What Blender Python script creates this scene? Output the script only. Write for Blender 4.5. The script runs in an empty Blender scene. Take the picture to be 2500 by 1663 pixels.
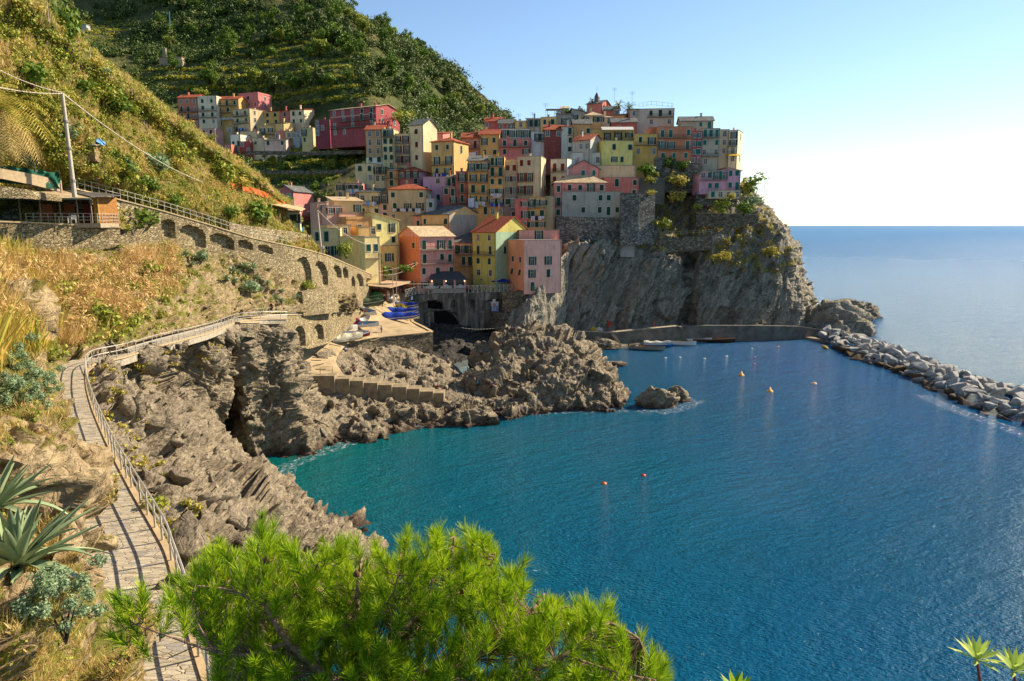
import bpy, bmesh, math, random
import numpy as np
from mathutils import Vector, Matrix
random.seed(7); rng = np.random.default_rng(7)
S = bpy.context.scene; COL = S.collection
R = math.radians
# ---------------------------------------------------------------- camera
H = 35.0; PITCH = R(9.6); CP, SP = math.cos(PITCH), math.sin(PITCH); F = 1667.0
cam = bpy.data.objects.new('camera', bpy.data.cameras.new('camera')); COL.objects.link(cam)
cam.data.sensor_width = 36; cam.data.lens = 24; cam.data.clip_end = 60000; cam.data.clip_start = .1
cam.location = (0, 0, H); cam.rotation_euler = (R(90)-PITCH, 0, 0); S.camera = cam
# ---------------------------------------------------------------- light
SUN_AZ, SUN_EL = R(65), R(35)
w = bpy.data.worlds.new("World"); S.world = w; w.use_nodes = True
nt = w.node_tree; bg = nt.nodes['Background']
sky = nt.nodes.new('ShaderNodeTexSky'); sky.sky_type = 'NISHITA'; sky.sun_disc = False
sky.sun_elevation = SUN_EL; sky.sun_rotation = SUN_AZ; sky.altitude = 0; sky.air_density = 1.0; sky.dust_density = .1; sky.ozone_density = 2.6
nt.links.new(sky.outputs[0], bg.inputs[0]); bg.inputs[1].default_value = 0.092
sl = bpy.data.lights.new('sun', 'SUN'); sl.energy = 5.0; sl.angle = R(.5); sl.color = (1, .87, .68)
so = bpy.data.objects.new('sun', sl); COL.objects.link(so); so.location = (200, 50, 200)
sd = Vector((math.sin(SUN_AZ)*math.cos(SUN_EL), math.cos(SUN_AZ)*math.cos(SUN_EL), math.sin(SUN_EL)))
so.rotation_euler = (-sd).to_track_quat('-Z', 'Y').to_euler()
S.view_settings.view_transform = 'Standard'; S.view_settings.look = 'None'; S.view_settings.exposure = 0.95; S.view_settings.gamma = 1
# ---------------------------------------------------------------- picture measuring: photograph pixel -> place
def ray(px, py):
    x, y = px-1250.0, 831.5-py
    return x, F*CP+y*SP, y*CP-F*SP
def P(px, py, Y):
    x, f, u = ray(px, py); t = Y/f
    return Vector((x*t, Y, H+u*t))
def PZ(px, py, z):
    x, f, u = ray(px, py); t = (z-H)/u
    return Vector((x*t, f*t, z))
def proj(v):
    d = v[1]*CP-(v[2]-H)*SP; u = v[1]*SP+(v[2]-H)*CP
    return 1250+v[0]/d*F, 831.5-u/d*F
# ---------------------------------------------------------------- helpers
def tag(o, label=None, cat=None, group=None, kind=None):
    if label: o['label'] = label
    if cat: o['category'] = cat
    if group: o['group'] = group
    if kind: o['kind'] = kind
    return o
def empty(name, loc, rz=0, **k):
    o = bpy.data.objects.new(name, None); COL.objects.link(o); o.location = loc; o.rotation_euler = (0, 0, rz); o.empty_display_size = .3
    return tag(o, **k)
def mesh_np(name, V, Fc, m=None, smooth=False):
    me = bpy.data.meshes.new(name); V = np.asarray(V, dtype=np.float32); Fc = np.asarray(Fc, dtype=np.int32)
    n = Fc.shape[1]; me.vertices.add(len(V)); me.vertices.foreach_set('co', V.ravel())
    me.loops.add(Fc.size); me.loops.foreach_set('vertex_index', Fc.ravel())
    me.polygons.add(len(Fc)); me.polygons.foreach_set('loop_start', np.arange(0, Fc.size, n, dtype=np.int32))
    me.update(calc_edges=True); me.validate()
    if smooth: me.polygons.foreach_set('use_smooth', np.ones(len(Fc), dtype=bool))
    if m: me.materials.append(m)
    return me
def link(name, me, parent=None, loc=None, rot=None, scale=None):
    o = bpy.data.objects.new(name, me); COL.objects.link(o)
    if parent: o.parent = parent
    if loc is not None: o.location = loc
    if rot is not None: o.rotation_euler = rot
    if scale is not None: o.scale = scale
    return o
class MB:
    def __init__(s): s.v = []; s.f = []
    def add(s, vs, fs):
        b = len(s.v); s.v += [tuple(x) for x in vs]; s.f += [tuple(i+b for i in f) for f in fs]; return s
    def box(s, x0, x1, y0, y1, z0, z1):
        return s.add([(x0,y0,z0),(x1,y0,z0),(x1,y1,z0),(x0,y1,z0),(x0,y0,z1),(x1,y0,z1),(x1,y1,z1),(x0,y1,z1)],
                     [(0,3,2,1),(4,5,6,7),(0,1,5,4),(1,2,6,5),(2,3,7,6),(3,0,4,7)])
    def slab(s, poly, t, up=(0,0,1)):     # polygon given counter-clockwise seen from 'up', thickened downwards
        n = len(poly); u = Vector(up)*t; a = [Vector(p) for p in poly]; b = [p-u for p in a]
        return s.add(a+b, [tuple(range(n)), tuple(range(2*n-1, n-1, -1))]+[(i, i+n, (i+1)%n+n, (i+1)%n) for i in range(n)])
    def bar(s, a, b, r, n=4, r2=None):
        a, b = Vector(a), Vector(b); d = (b-a)
        if d.length < 1e-6: return s
        q = d.to_track_quat('Z', 'Y'); r2 = r if r2 is None else r2
        ring = [Vector((math.cos(2*math.pi*(i+.5)/n), math.sin(2*math.pi*(i+.5)/n), 0)) for i in range(n)]
        vs = [a+q@(c*r) for c in ring]+[b+q@(c*r2) for c in ring]
        return s.add(vs, [(i, (i+1)%n, (i+1)%n+n, i+n) for i in range(n)]+[tuple(range(n-1,-1,-1)), tuple(range(n, 2*n))])
    def tube(s, pts, r, n=5, r2=None):
        k = len(pts)-1; r2 = r if r2 is None else r2
        for i in range(k): s.bar(pts[i], pts[i+1], r+(r2-r)*i/k, n, r+(r2-r)*(i+1)/k)
        return s
    def build(s, name, m, parent=None, smooth=False, **k):
        o = link(name, s.mesh(name, m, smooth), parent); return tag(o, **k)
    def mesh(s, name, m, smooth=False):
        me = bpy.data.meshes.new(name); me.from_pydata(s.v, [], s.f); me.update()
        if m: me.materials.append(m)
        if smooth:
            for p in me.polygons: p.use_smooth = True
        return me
# ---------------------------------------------------------------- noise
_perm = rng.permutation(256); _perm = np.concatenate([_perm, _perm, _perm]); _g = rng.normal(size=(256, 3)); _g /= np.linalg.norm(_g, axis=1)[:, None]
def noise(p):
    p = np.asarray(p, dtype=float); i = np.floor(p).astype(int); f = p-i; u = f*f*f*(f*(f*6-15)+10); i &= 255; out = 0
    for dx in (0, 1):
        for dy in (0, 1):
            for dz in (0, 1):
                h = _perm[_perm[_perm[(i[..., 0]+dx) & 255]+((i[..., 1]+dy) & 255)]+((i[..., 2]+dz) & 255)]
                g = _g[h]; d = f-np.array([dx, dy, dz]); wt = 1
                for a, k in enumerate((dx, dy, dz)): wt = wt*(u[..., a] if k else 1-u[..., a])
                out = out+wt*(g*d).sum(-1)
    return out
def fbm(p, o=4, ridged=False):
    a, s, out = 1., 1., 0
    for k in range(o):
        n = noise(np.asarray(p)*s+k*17.3)
        out = out+a*((.5-2*np.abs(n)) if ridged else n); a *= .5; s *= 2.03
    return out
def cells(p, tilt=.8):
    p = np.asarray(p, dtype=float); i = np.floor(p).astype(int); best = np.full(p.shape[:-1], 9e9); val = np.zeros(p.shape[:-1])
    for dx in (-1, 0, 1):
        for dy in (-1, 0, 1):
            for dz in (-1, 0, 1):
                j = i+np.array([dx, dy, dz]); h = _perm[_perm[_perm[j[..., 0] & 255]+(j[..., 1] & 255)]+(j[..., 2] & 255)]
                g = _g[h]; c = j+.5+g*.45; d = p-c; dd = (d*d).sum(-1); g2 = _g[(h+91) & 255]
                v = g2[..., 0]*.6+(d*g2[..., [1, 2, 0]]).sum(-1)*tilt; k = dd < best; best = np.where(k, dd, best); val = np.where(k, v, val)
    return val
# ---------------------------------------------------------------- materials
def newmat(name):
    m = bpy.data.materials.new(name); m.use_nodes = True; nt = m.node_tree; b = nt.nodes['Principled BSDF']; b.inputs['Specular IOR Level'].default_value = .25
    return m, nt, b
def N(nt, t, **k):
    n = nt.nodes.new('ShaderNode'+t)
    for a, v in k.items(): setattr(n, a, v)
    return n
def hexc(h):
    if not isinstance(h, str): return tuple(h)
    h = h.lstrip('#'); c = [int(h[i:i+2], 16)/255 for i in (0, 2, 4)]
    return tuple((x/12.92 if x <= .04045 else ((x+.055)/1.055)**2.4) for x in c)
def noise_tex(nt, co, scale, detail=5, rough=.6, stretch=None, rot=None):
    if stretch or rot:
        mp = N(nt, 'Mapping', vector_type='TEXTURE'); nt.links.new(co, mp.inputs[0])
        if stretch: mp.inputs['Scale'].default_value = tuple(1/q for q in stretch)
        if rot: mp.inputs['Rotation'].default_value = rot
        co = mp.outputs[0]
    n = N(nt, 'TexNoise'); n.inputs['Scale'].default_value = scale; n.inputs['Detail'].default_value = detail; n.inputs['Roughness'].default_value = rough
    nt.links.new(co, n.inputs['Vector']); return n.outputs['Fac']
def ramp(nt, fac, stops, interp='LINEAR'):
    r = N(nt, 'ValToRGB'); r.color_ramp.interpolation = interp; e = r.color_ramp.elements
    while len(e) < len(stops): e.new(.5)
    for k, (p, c) in enumerate(stops):
        e[k].position = p; c = hexc(c) if not isinstance(c, float) else (c, c, c); e[k].color = (*c[:3], 1)
    nt.links.new(fac, r.inputs[0]); return r.outputs[0]
def mixc(nt, fac, a, b, mode='MIX'):
    m = N(nt, 'Mix', data_type='RGBA', blend_type=mode)
    for s, v in ((0, fac), (6, a), (7, b)):
        if hasattr(v, 'is_linked'): nt.links.new(v, m.inputs[s])
        elif s == 0: m.inputs[0].default_value = v
        else: m.inputs[s].default_value = (*hexc(v), 1)
    return m.outputs[2]
def math_n(nt, op, a, b=None, clamp=False):
    m = N(nt, 'Math', operation=op, use_clamp=clamp)
    for s, v in ((0, a), (1, b)):
        if v is None: continue
        if hasattr(v, 'is_linked'): nt.links.new(v, m.inputs[s])
        else: m.inputs[s].default_value = v
    return m.outputs[0]
def bump(nt, b, h, strength, dist):
    n = N(nt, 'Bump'); n.inputs['Strength'].default_value = strength; n.inputs['Distance'].default_value = dist
    nt.links.new(h, n.inputs['Height']); nt.links.new(n.outputs[0], b.inputs['Normal']); return n
def geo(nt): return N(nt, 'NewGeometry').outputs['Position']
def objc(nt): return N(nt, 'TexCoord').outputs['Object']
_mc = {}
def simple(c, rough=.6, metal=0., var=.12, scale=3., bumpd=0.):
    key = (c if isinstance(c, str) else tuple(c), rough, metal, var, scale, bumpd)
    if key in _mc: return _mc[key]
    m, nt, b = newmat('paint'); cc = hexc(c); co = objc(nt)
    n = noise_tex(nt, co, scale)
    lo = tuple(x*(1-var*1.6) for x in cc); hi = tuple(min(1, x*(1+var)) for x in cc)
    nt.links.new(ramp(nt, n, [(.3, lo), (.7, hi)]), b.inputs['Base Color'])
    b.inputs['Roughness'].default_value = rough; b.inputs['Metallic'].default_value = metal
    if bumpd: bump(nt, b, noise_tex(nt, co, scale*6), .6, bumpd)
    _mc[key] = m; return m
def plaster(c, seed=0):
    key = ('pl', c)
    if key in _mc: return _mc[key]
    m, nt, b = newmat('plaster'); cc = hexc(c); lum = sum(cc)/3; cc = tuple(min(.82, (x*.8+lum*.2)*k_*1.5+.01) for x, k_ in zip(cc, (1.04, 1., .93))); g = geo(nt)
    big = noise_tex(nt, g, .22, 4, .6); fine = noise_tex(nt, g, 1.6, 6, .7); streak = noise_tex(nt, g, 1.2, 4, .6, stretch=(1, 1, .18))
    base = mixc(nt, ramp(nt, big, [(.38, 0.), (.66, 1.)]), tuple(x*.86 for x in cc), tuple(min(1, x*1.1) for x in cc))
    base = mixc(nt, ramp(nt, fine, [(.48, 0.), (.72, .7)]), base, tuple(min(1, x*.7+.10) for x in cc))
    base = mixc(nt, ramp(nt, streak, [(.52, 0.), (.75, .75)]), base, tuple(x*.45+.02 for x in cc))
    nt.links.new(base, b.inputs['Base Color']); b.inputs['Roughness'].default_value = .9
    bump(nt, b, noise_tex(nt, g, 5, 5), .4, .05); _mc[key] = m; return m
def stone_wall(name, c1, c2, c3, scale=1.6, mortar='#3c352a', zs=1.7):
    m, nt, b = newmat(name); g = geo(nt)
    mp = N(nt, 'Mapping'); mp.inputs['Scale'].default_value = (1, 1, zs); nt.links.new(g, mp.inputs[0])
    wob = N(nt, 'TexNoise'); wob.inputs['Scale'].default_value = 2.; nt.links.new(mp.outputs[0], wob.inputs['Vector'])
    ad = N(nt, 'Vector Math'.replace(' ', ''), operation='MULTIPLY_ADD'); ad.inputs[1].default_value = (.35,)*3
    nt.links.new(wob.outputs['Color'], ad.inputs[0]); nt.links.new(mp.outputs[0], ad.inputs[2])
    v = N(nt, 'TexVoronoi'); v.inputs['Scale'].default_value = scale; nt.links.new(ad.outputs[0], v.inputs['Vector'])
    e = N(nt, 'TexVoronoi', feature='DISTANCE_TO_EDGE'); e.inputs['Scale'].default_value = scale; nt.links.new(ad.outputs[0], e.inputs['Vector'])
    sep = N(nt, 'SeparateColor'); nt.links.new(v.outputs['Color'], sep.inputs[0])
    col = ramp(nt, sep.outputs[0], [(0., c1), (.5, c2), (1., c3)])
    big = noise_tex(nt, g, .25); col = mixc(nt, ramp(nt, big, [(.45, 0.), (.75, .5)]), col, '#4a4634')
    ed = ramp(nt, e.outputs['Distance'], [(0., 0.), (.09, 1.)])
    nt.links.new(mixc(nt, ed, mortar, col), b.inputs['Base Color']); b.inputs['Roughness'].default_value = .95
    h = math_n(nt, 'ADD', ed, math_n(nt, 'MULTIPLY', noise_tex(nt, g, 6), .6)); bump(nt, b, h, .9, .14); return m
def rock_mat(name, dark, mid, light, scale=.3, rot=(0, .6, .4), veg=0., vegc='#56611f', wet=True):
    m, nt, b = newmat(name); g = geo(nt)
    st = noise_tex(nt, g, scale*1.2, 8, .68, stretch=(1, 1, 3.4), rot=rot)
    big = noise_tex(nt, g, scale*.35, 5, .6); fine = noise_tex(nt, g, scale*9, 7, .7)
    col = ramp(nt, st, [(.3, dark), (.46, mid), (.62, light), (.8, mid)])
    col = mixc(nt, ramp(nt, fine, [(.35, .75), (.6, 0.)]), col, dark)
    col = mixc(nt, ramp(nt, big, [(.4, 0.), (.7, .6)]), col, mid)
    v = N(nt, 'TexVoronoi', feature='DISTANCE_TO_EDGE'); mp = N(nt, 'Mapping', vector_type='TEXTURE'); mp.inputs['Scale'].default_value = (1, 1, .4); mp.inputs['Rotation'].default_value = rot
    wv = N(nt, 'TexNoise'); wv.inputs['Scale'].default_value = scale*2; nt.links.new(g, wv.inputs['Vector'])
    ad = N(nt, 'VectorMath', operation='MULTIPLY_ADD'); ad.inputs[1].default_value = (1.2/scale*.3,)*3; nt.links.new(wv.outputs['Color'], ad.inputs[0]); nt.links.new(g, ad.inputs[2])
    nt.links.new(ad.outputs[0], mp.inputs[0]); nt.links.new(mp.outputs[0], v.inputs['Vector']); v.inputs['Scale'].default_value = scale*2.6
    cr = ramp(nt, v.outputs['Distance'], [(0., 0.), (.035, 1.)])
    vf = N(nt, 'TexVoronoi'); nt.links.new(mp.outputs[0], vf.inputs['Vector']); vf.inputs['Scale'].default_value = scale*3.2; vf2 = N(nt, 'TexVoronoi'); nt.links.new(mp.outputs[0], vf2.inputs['Vector']); vf2.inputs['Scale'].default_value = scale*9
    fac_ = math_n(nt, 'ADD', vf.outputs['Distance'], math_n(nt, 'MULTIPLY', vf2.outputs['Distance'], .4))
    col = mixc(nt, math_n(nt, 'SUBTRACT', 1., math_n(nt, 'MULTIPLY', math_n(nt, 'SUBTRACT', 1., cr), .15)), dark, col)
    if veg > 0:
        nrm = N(nt, 'SeparateXYZ'); nt.links.new(N(nt, 'NewGeometry').outputs['Normal'], nrm.inputs[0])
        vn = math_n(nt, 'ADD', noise_tex(nt, g, .5, 6, .65), math_n(nt, 'MULTIPLY', nrm.outputs[2], .25))
        col = mixc(nt, ramp(nt, vn, [(.82-veg*.35, 0.), (.86-veg*.35, .9)]), col, mixc(nt, noise_tex(nt, g, 2.), vegc, '#6f5a22'))
    if wet:
        z = N(nt, 'SeparateXYZ'); nt.links.new(g, z.inputs[0])
        zz = math_n(nt, 'ADD', z.outputs[2], math_n(nt, 'MULTIPLY', noise_tex(nt, g, .6), 2.2))
        col = mixc(nt, ramp(nt, math_n(nt, 'MULTIPLY', zz, .25), [(.28, .92), (.7, 0.)]), col, '#3a261b')
    nt.links.new(col, b.inputs['Base Color']); b.inputs['Roughness'].default_value = .85
    h = math_n(nt, 'ADD', math_n(nt, 'MULTIPLY', st, 1.1), math_n(nt, 'ADD', math_n(nt, 'MULTIPLY', cr, .12), math_n(nt, 'MULTIPLY', fine, .5)))
    h = math_n(nt, 'ADD', h, math_n(nt, 'MULTIPLY', fac_, -.7)); bump(nt, b, h, .85, .5/scale*.3); return m
def leafmat(name, cols, rough=.6, trans=.25, patch=.35, bright=1.35):
    m, nt, b = newmat(name); g = N(nt, 'NewGeometry'); cols = [tuple(min(.8, x*bright) for x in hexc(c_)) for c_ in cols]
    fac = math_n(nt, 'ADD', math_n(nt, 'MULTIPLY', g.outputs['Random Per Island'], .6), math_n(nt, 'MULTIPLY', noise_tex(nt, g.outputs['Position'], patch, 3), .55))
    n = len(cols)-1; col = ramp(nt, fac, [(.12+.76*i/n, c) for i, c in enumerate(cols)])
    nt.links.new(col, b.inputs['Base Color']); b.inputs['Roughness'].default_value = rough
    if trans:
        t = N(nt, 'BsdfTranslucent'); nt.links.new(col, t.inputs[0]); mx = N(nt, 'MixShader'); mx.inputs[0].default_value = trans
        nt.links.new(b.outputs[0], mx.inputs[1]); nt.links.new(t.outputs[0], mx.inputs[2]); nt.links.new(mx.outputs[0], nt.nodes['Material Output'].inputs[0])
    return m
def ground_mat(name, cols, scale=.35, bd=.3, rockc=None):
    m, nt, b = newmat(name); g = geo(nt)
    a = noise_tex(nt, g, scale, 7, .65); f = noise_tex(nt, g, scale*12, 6, .7); n = len(cols)-1
    fac = math_n(nt, 'ADD', math_n(nt, 'MULTIPLY', a, .75), math_n(nt, 'MULTIPLY', f, .3))
    col = ramp(nt, fac, [(.32+.4*i/n, c) for i, c in enumerate(cols)])
    col = mixc(nt, ramp(nt, f, [(.3, .6), (.55, 0.)]), col, tuple(x*.35 for x in hexc(cols[0])))
    if rockc: col = mixc(nt, ramp(nt, noise_tex(nt, g, scale*1.7, 5, .7), [(.56, 0.), (.62, .9)]), col, mixc(nt, f, rockc, '#5b4c38'))
    nt.links.new(col, b.inputs['Base Color']); b.inputs['Roughness'].default_value = .95
    bump(nt, b, math_n(nt, 'ADD', a, f), 1., bd); return m
# ---------------------------------------------------------------- lofted terrain
def catmull(A, n, axis):
    A = np.moveaxis(A, axis, 0); k = len(A); t = np.linspace(0, k-1, n); i = np.minimum(t.astype(int), k-2); f = (t-i)[:, None, None]
    g = lambda j: A[np.clip(j, 0, k-1)]
    p0, p1, p2, p3 = g(i-1), g(i), g(i+1), g(i+2)
    lin = p1+(p2-p1)*f
    sp = .5*((2*p1)+(-p0+p2)*f+(2*p0-5*p1+4*p2-p3)*f*f+(-p0+3*p1-3*p2+p3)*f**3)
    return np.moveaxis(.65*sp+.35*lin, 0, axis)
TER = {}
def loft(name, rows, nu, nv, m, amps, smooth=False, lean=0, sink=0, fade=(1, 1, 1, 1), step=0, kind='structure', fmul=None, **k):
    """rows: lines of (px,py,Y); amps: list of (scale, amplitude, ridged, stretch)"""
    A = np.array([[tuple(P(*p)) for p in r] for r in rows]); A[-1, :, 2] -= sink; A = catmull(A, nv, 0); A = catmull(A, nu, 1)
    du = np.gradient(A, axis=1); dv = np.gradient(A, axis=0); nn = np.cross(du, dv); nn /= np.linalg.norm(nn, axis=2)[..., None]+1e-9
    tocam = np.array([0, 0, H])-A; sgn = np.sign((nn*tocam).sum(-1)); nn *= np.where(sgn == 0, 1, sgn)[..., None]
    D = 0
    A0 = A; A = A.copy(); A[..., 0] -= lean*A[..., 2]
    for s, a, rg, st in amps: D = D+(a*cells(A*s*np.array(st)+.6*fbm(A*s*1.3, 2)[..., None]) if rg == 'block' else a*fbm(A*s*np.array(st), 5, rg))
    if step: D = D+0
    wu = np.ones(nu); wv = np.ones(nv); q = max(2, nu//25); e = np.linspace(0, 1, q)
    if fade[0]: wu[:q] = e
    if fade[1]: wu[-q:] = e[::-1]
    q = max(2, nv//20); e = np.linspace(0, 1, q)
    if fade[2]: wv[:q] = e
    if fade[3]: wv[-q:] = e[::-1]
    A = A0; D = (D-D.mean())*wu[None, :]*wv[:, None]
    A = A+nn*D[..., None]
    idx = np.arange(nu*nv).reshape(nv, nu)
    Fc = np.stack([idx[:-1, :-1], idx[:-1, 1:], idx[1:, 1:], idx[1:, :-1]], -1).reshape(-1, 4)
    me = mesh_np(name, A.reshape(-1, 3), Fc, m, smooth); o = link(name, me); tag(o, kind=kind, **k)
    TER.setdefault(name, []).append((A, nn)); return o
# ---------------------------------------------------------------- foliage
def clump_np(C, rad, k, size, squash=.8, aspect=1.6, up=.15, seed=1):
    """leaf quads round centres C; returns verts, quads"""
    r = np.random.default_rng(seed); C = np.asarray(C); n = len(C); rad = np.broadcast_to(np.asarray(rad, dtype=float), (n,)); size = np.broadcast_to(np.asarray(size, dtype=float), (n,))
    d = r.normal(size=(n, k, 3)); d /= np.linalg.norm(d, axis=2)[..., None]
    lump = 1+.35*np.sin(d[..., 0]*5+C[:, None, 0]*3)*np.cos(d[..., 1]*4+C[:, None, 1])+.2*np.sin(d[..., 2]*7+C[:, None, 2])
    rr = rad[:, None]*(r.random((n, k))**.4)*lump
    c = C[:, None, :]+d*rr[..., None]*np.array([1, 1, squash])
    nrm = d+r.normal(size=(n, k, 3))*.6; nrm[..., 2] += up; nrm /= np.linalg.norm(nrm, axis=2)[..., None]
    t = np.cross(nrm, r.normal(size=(n, k, 3))); t /= np.linalg.norm(t, axis=2)[..., None]+1e-9; b = np.cross(nrm, t)
    s = (size[:, None]*(.6+.8*r.random((n, k))))[..., None]; t = t*s*aspect*.5; b = b*s*.5
    V = np.stack([c-t, c+b, c+t, c-b], 2).reshape(-1, 3)
    return V, np.arange(len(V)).reshape(-1, 4)
def blades_np(C, h, wd, k, spread=.35, base=.15, seed=1, lean=(0, 0)):
    r = np.random.default_rng(seed); C = np.asarray(C); n = len(C); h = np.broadcast_to(np.asarray(h, dtype=float), (n,))
    o = r.normal(size=(n, k, 3))*base*h[:, None, None]; o[..., 2] = 0; b0 = C[:, None]+o
    L = h[:, None]*(.5+.7*r.random((n, k))); dd = r.normal(size=(n, k, 3))*spread; dd[..., 2] = 1; dd[..., 0] += lean[0]; dd[..., 1] += lean[1]; dd /= np.linalg.norm(dd, axis=2)[..., None]
    tip = b0+dd*L[..., None]; side = np.cross(dd, r.normal(size=(n, k, 3))); side /= np.linalg.norm(side, axis=2)[..., None]+1e-9; side *= wd
    mid = b0+dd*L[..., None]*.55
    V = np.stack([b0-side*.5, mid-side*.5, tip, mid+side*.5, ], 2).reshape(-1, 3)
    return V, np.arange(len(V)).reshape(-1, 4)
def inpoly(x, y, poly):
    c = np.zeros(len(x), bool); n = len(poly)
    for i in range(n):
        x1, y1 = poly[i]; x2, y2 = poly[(i+1) % n]
        cnd = ((y1 > y) != (y2 > y)); c ^= cnd & (x < (x2-x1)*(y-y1)/((y2-y1) if y2 != y1 else 1e-9)+x1)
    return c
def scatter(names, n, polys=None, seed=0, bias=None, notpolys=None, pixel=True):
    """random surface points; picked evenly over what the photograph sees (pixel=True) inside the given outlines"""
    r = np.random.default_rng(seed); out = []
    for nm in names:
        for A, nn in TER[nm]:
            a = A[:-1, :-1].reshape(-1, 3); b = A[:-1, 1:].reshape(-1, 3); c = A[1:, :-1].reshape(-1, 3); d3 = A[1:, 1:].reshape(-1, 3)
            cr = np.cross(b-a, c-a); ar = np.linalg.norm(cr, axis=1)+1e-9; mid = (a+b+c)/3; tc = np.array([0, 0, H])-mid; dist = np.linalg.norm(tc, axis=1)
            wt = ar*(.35+np.abs((cr*tc).sum(1))/ar/dist)/dist**2 if pixel else ar
            out.append((a, b, c, wt, nn[:-1, :-1].reshape(-1, 3)))
    a, b, c = (np.concatenate([o[i] for o in out]) for i in range(3)); wt = np.concatenate([o[3] for o in out]); nn = np.concatenate([o[4] for o in out])
    mid = (a+b+c)/3; d = mid[:, 1]*CP-(mid[:, 2]-H)*SP; ok = d > .5; d = np.where(ok, d, 1)
    px = 1250+mid[:, 0]/d*F; py = 831.5-(mid[:, 1]*SP+(mid[:, 2]-H)*CP)/d*F
    ok &= (px > -250) & (px < 2600) & (py > -200) & (py < 1900)
    if polys is not None:
        q = np.zeros(len(px), bool)
        for p in polys: q |= inpoly(px, py, p)
        ok &= q
    if notpolys is not None:
        for p in notpolys: ok &= ~inpoly(px, py, p)
    if bias is not None: wt = wt*bias(mid)
    wt = wt*ok; wt /= wt.sum(); i = r.choice(len(wt), n, p=wt); u = r.random((n, 1)); v = r.random((n, 1)); sw = (u+v) > 1; u = np.where(sw, 1-u, u); v = np.where(sw, 1-v, v)
    return a[i]+(b[i]-a[i])*u+(c[i]-a[i])*v, nn[i]
def copy_tree(o, parent=None):
    c = o.copy(); COL.objects.link(c); c.parent = parent
    for ch in o.children: copy_tree(ch, c)
    return c
# ================================================================ SETTING
rockA = rock_mat('shore_rock', '#4e4538', '#8c7d66', '#b0a082', .35, (.2, -.5, 0), veg=.0)
rockW = rock_mat('warm_rock', '#6a563a', '#a48d68', '#cdb588', .45, (.3, -.4, .0), veg=.25, wet=False)
rockC = rock_mat('cliff_rock', '#4f4a41', '#8f8674', '#b9ae97', .22, (0, 2.1, .3), veg=.22)
hillM = ground_mat('hill_ground', ['#38450f', '#5c6420', '#7d7432', '#a0824a', '#7c6a3c'], .16, .5, rockc='#a08a66')
lowM = rock_mat('low_slope', '#5a4a32', '#94805c', '#c2aa80', .4, (.3, -.4, 0), veg=.5, vegc='#6b7a2c', wet=False)
mtnM = ground_mat('mountain_ground', ['#2a3414', '#3f4a1c', '#545a2a', '#6d6636', '#857a50'], .03, 2.)
vilM = rock_mat('village_rock', '#2a2620', '#514a3c', '#6e6552', .3, (0, .4, 0), veg=.5, wet=False)
tunM = rock_mat('rock_painted_shade', '#1e1c1a', '#3f3b35', '#5c564c', .4, (.2, -.5, 0))  # darker shore rock: shade before the tunnel is put into the colour
# sea
m, nt, b = newmat('sea'); g = geo(nt)
sx = N(nt, 'SeparateXYZ'); nt.links.new(g, sx.inputs[0])
dist = N(nt, 'VectorMath', operation='DISTANCE'); nt.links.new(g, dist.inputs[0]); dist.inputs[1].default_value = (-75, 105, 0)
shore = math_n(nt, 'MULTIPLY_ADD', dist.outputs['Value'], .0065)
nt.nodes[-1].inputs[2].default_value = -.15
pt = noise_tex(nt, g, .02, 4, .6); shore = math_n(nt, 'ADD', shore, math_n(nt, 'MULTIPLY', math_n(nt, 'SUBTRACT', pt, .5), .5))
col = ramp(nt, shore, [(.0, '#046a60'), (.3, '#04596a'), (.6, '#035172'), (1., '#065684')])
nt.links.new(col, b.inputs['Base Color']); cd = N(nt, 'VectorMath', operation='LENGTH'); nt.links.new(g, cd.inputs[0]); nt.links.new(ramp(nt, math_n(nt, 'MULTIPLY', cd.outputs['Value'], .001), [(.05, .04), (.3, .18), (1., .3)]), b.inputs['Roughness']); b.inputs['IOR'].default_value = 1.33; b.inputs['Specular IOR Level'].default_value = .24
w1 = noise_tex(nt, g, .16, 3, .55, stretch=(.55, 1.6, 1), rot=(0, 0, .5)); w2 = noise_tex(nt, g, .75, 4, .6, stretch=(.6, 1.5, 1), rot=(0, 0, .3)); w3 = noise_tex(nt, g, 3.2, 3, .6, stretch=(.7, 1.3, 1), rot=(0, 0, -.3))
hh = math_n(nt, 'ADD', math_n(nt, 'MULTIPLY', w1, .55), math_n(nt, 'ADD', math_n(nt, 'MULTIPLY', w2, .42), math_n(nt, 'MULTIPLY', w3, .24)))
bump(nt, b, hh, 1., 2.3); seaM = m
V = []; Fq = []
rad = [0]+list(np.geomspace(20, 40000, 40)); ns = 96
V = [(r_*math.cos(2*math.pi*j/ns), r_*math.sin(2*math.pi*j/ns)+0, 0) for r_ in rad[1:] for j in range(ns)]+[(0, 0, 0)]
for i in range(len(rad)-2):
    for j in range(ns): Fq.append((i*ns+j, i*ns+(j+1) % ns, (i+1)*ns+(j+1) % ns, (i+1)*ns+j))
me = bpy.data.meshes.new('sea'); me.from_pydata(V, [], Fq+[(len(V)-1, (j+1) % ns, j)[::-1] for j in range(ns)]); me.materials.append(seaM); tag(link('sea', me), kind='structure')
bed = MB().box(-39000, 39000, -39000, 39000, -30, -25); bed.build('seabed', simple('#0a2a30'), kind='structure')

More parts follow.
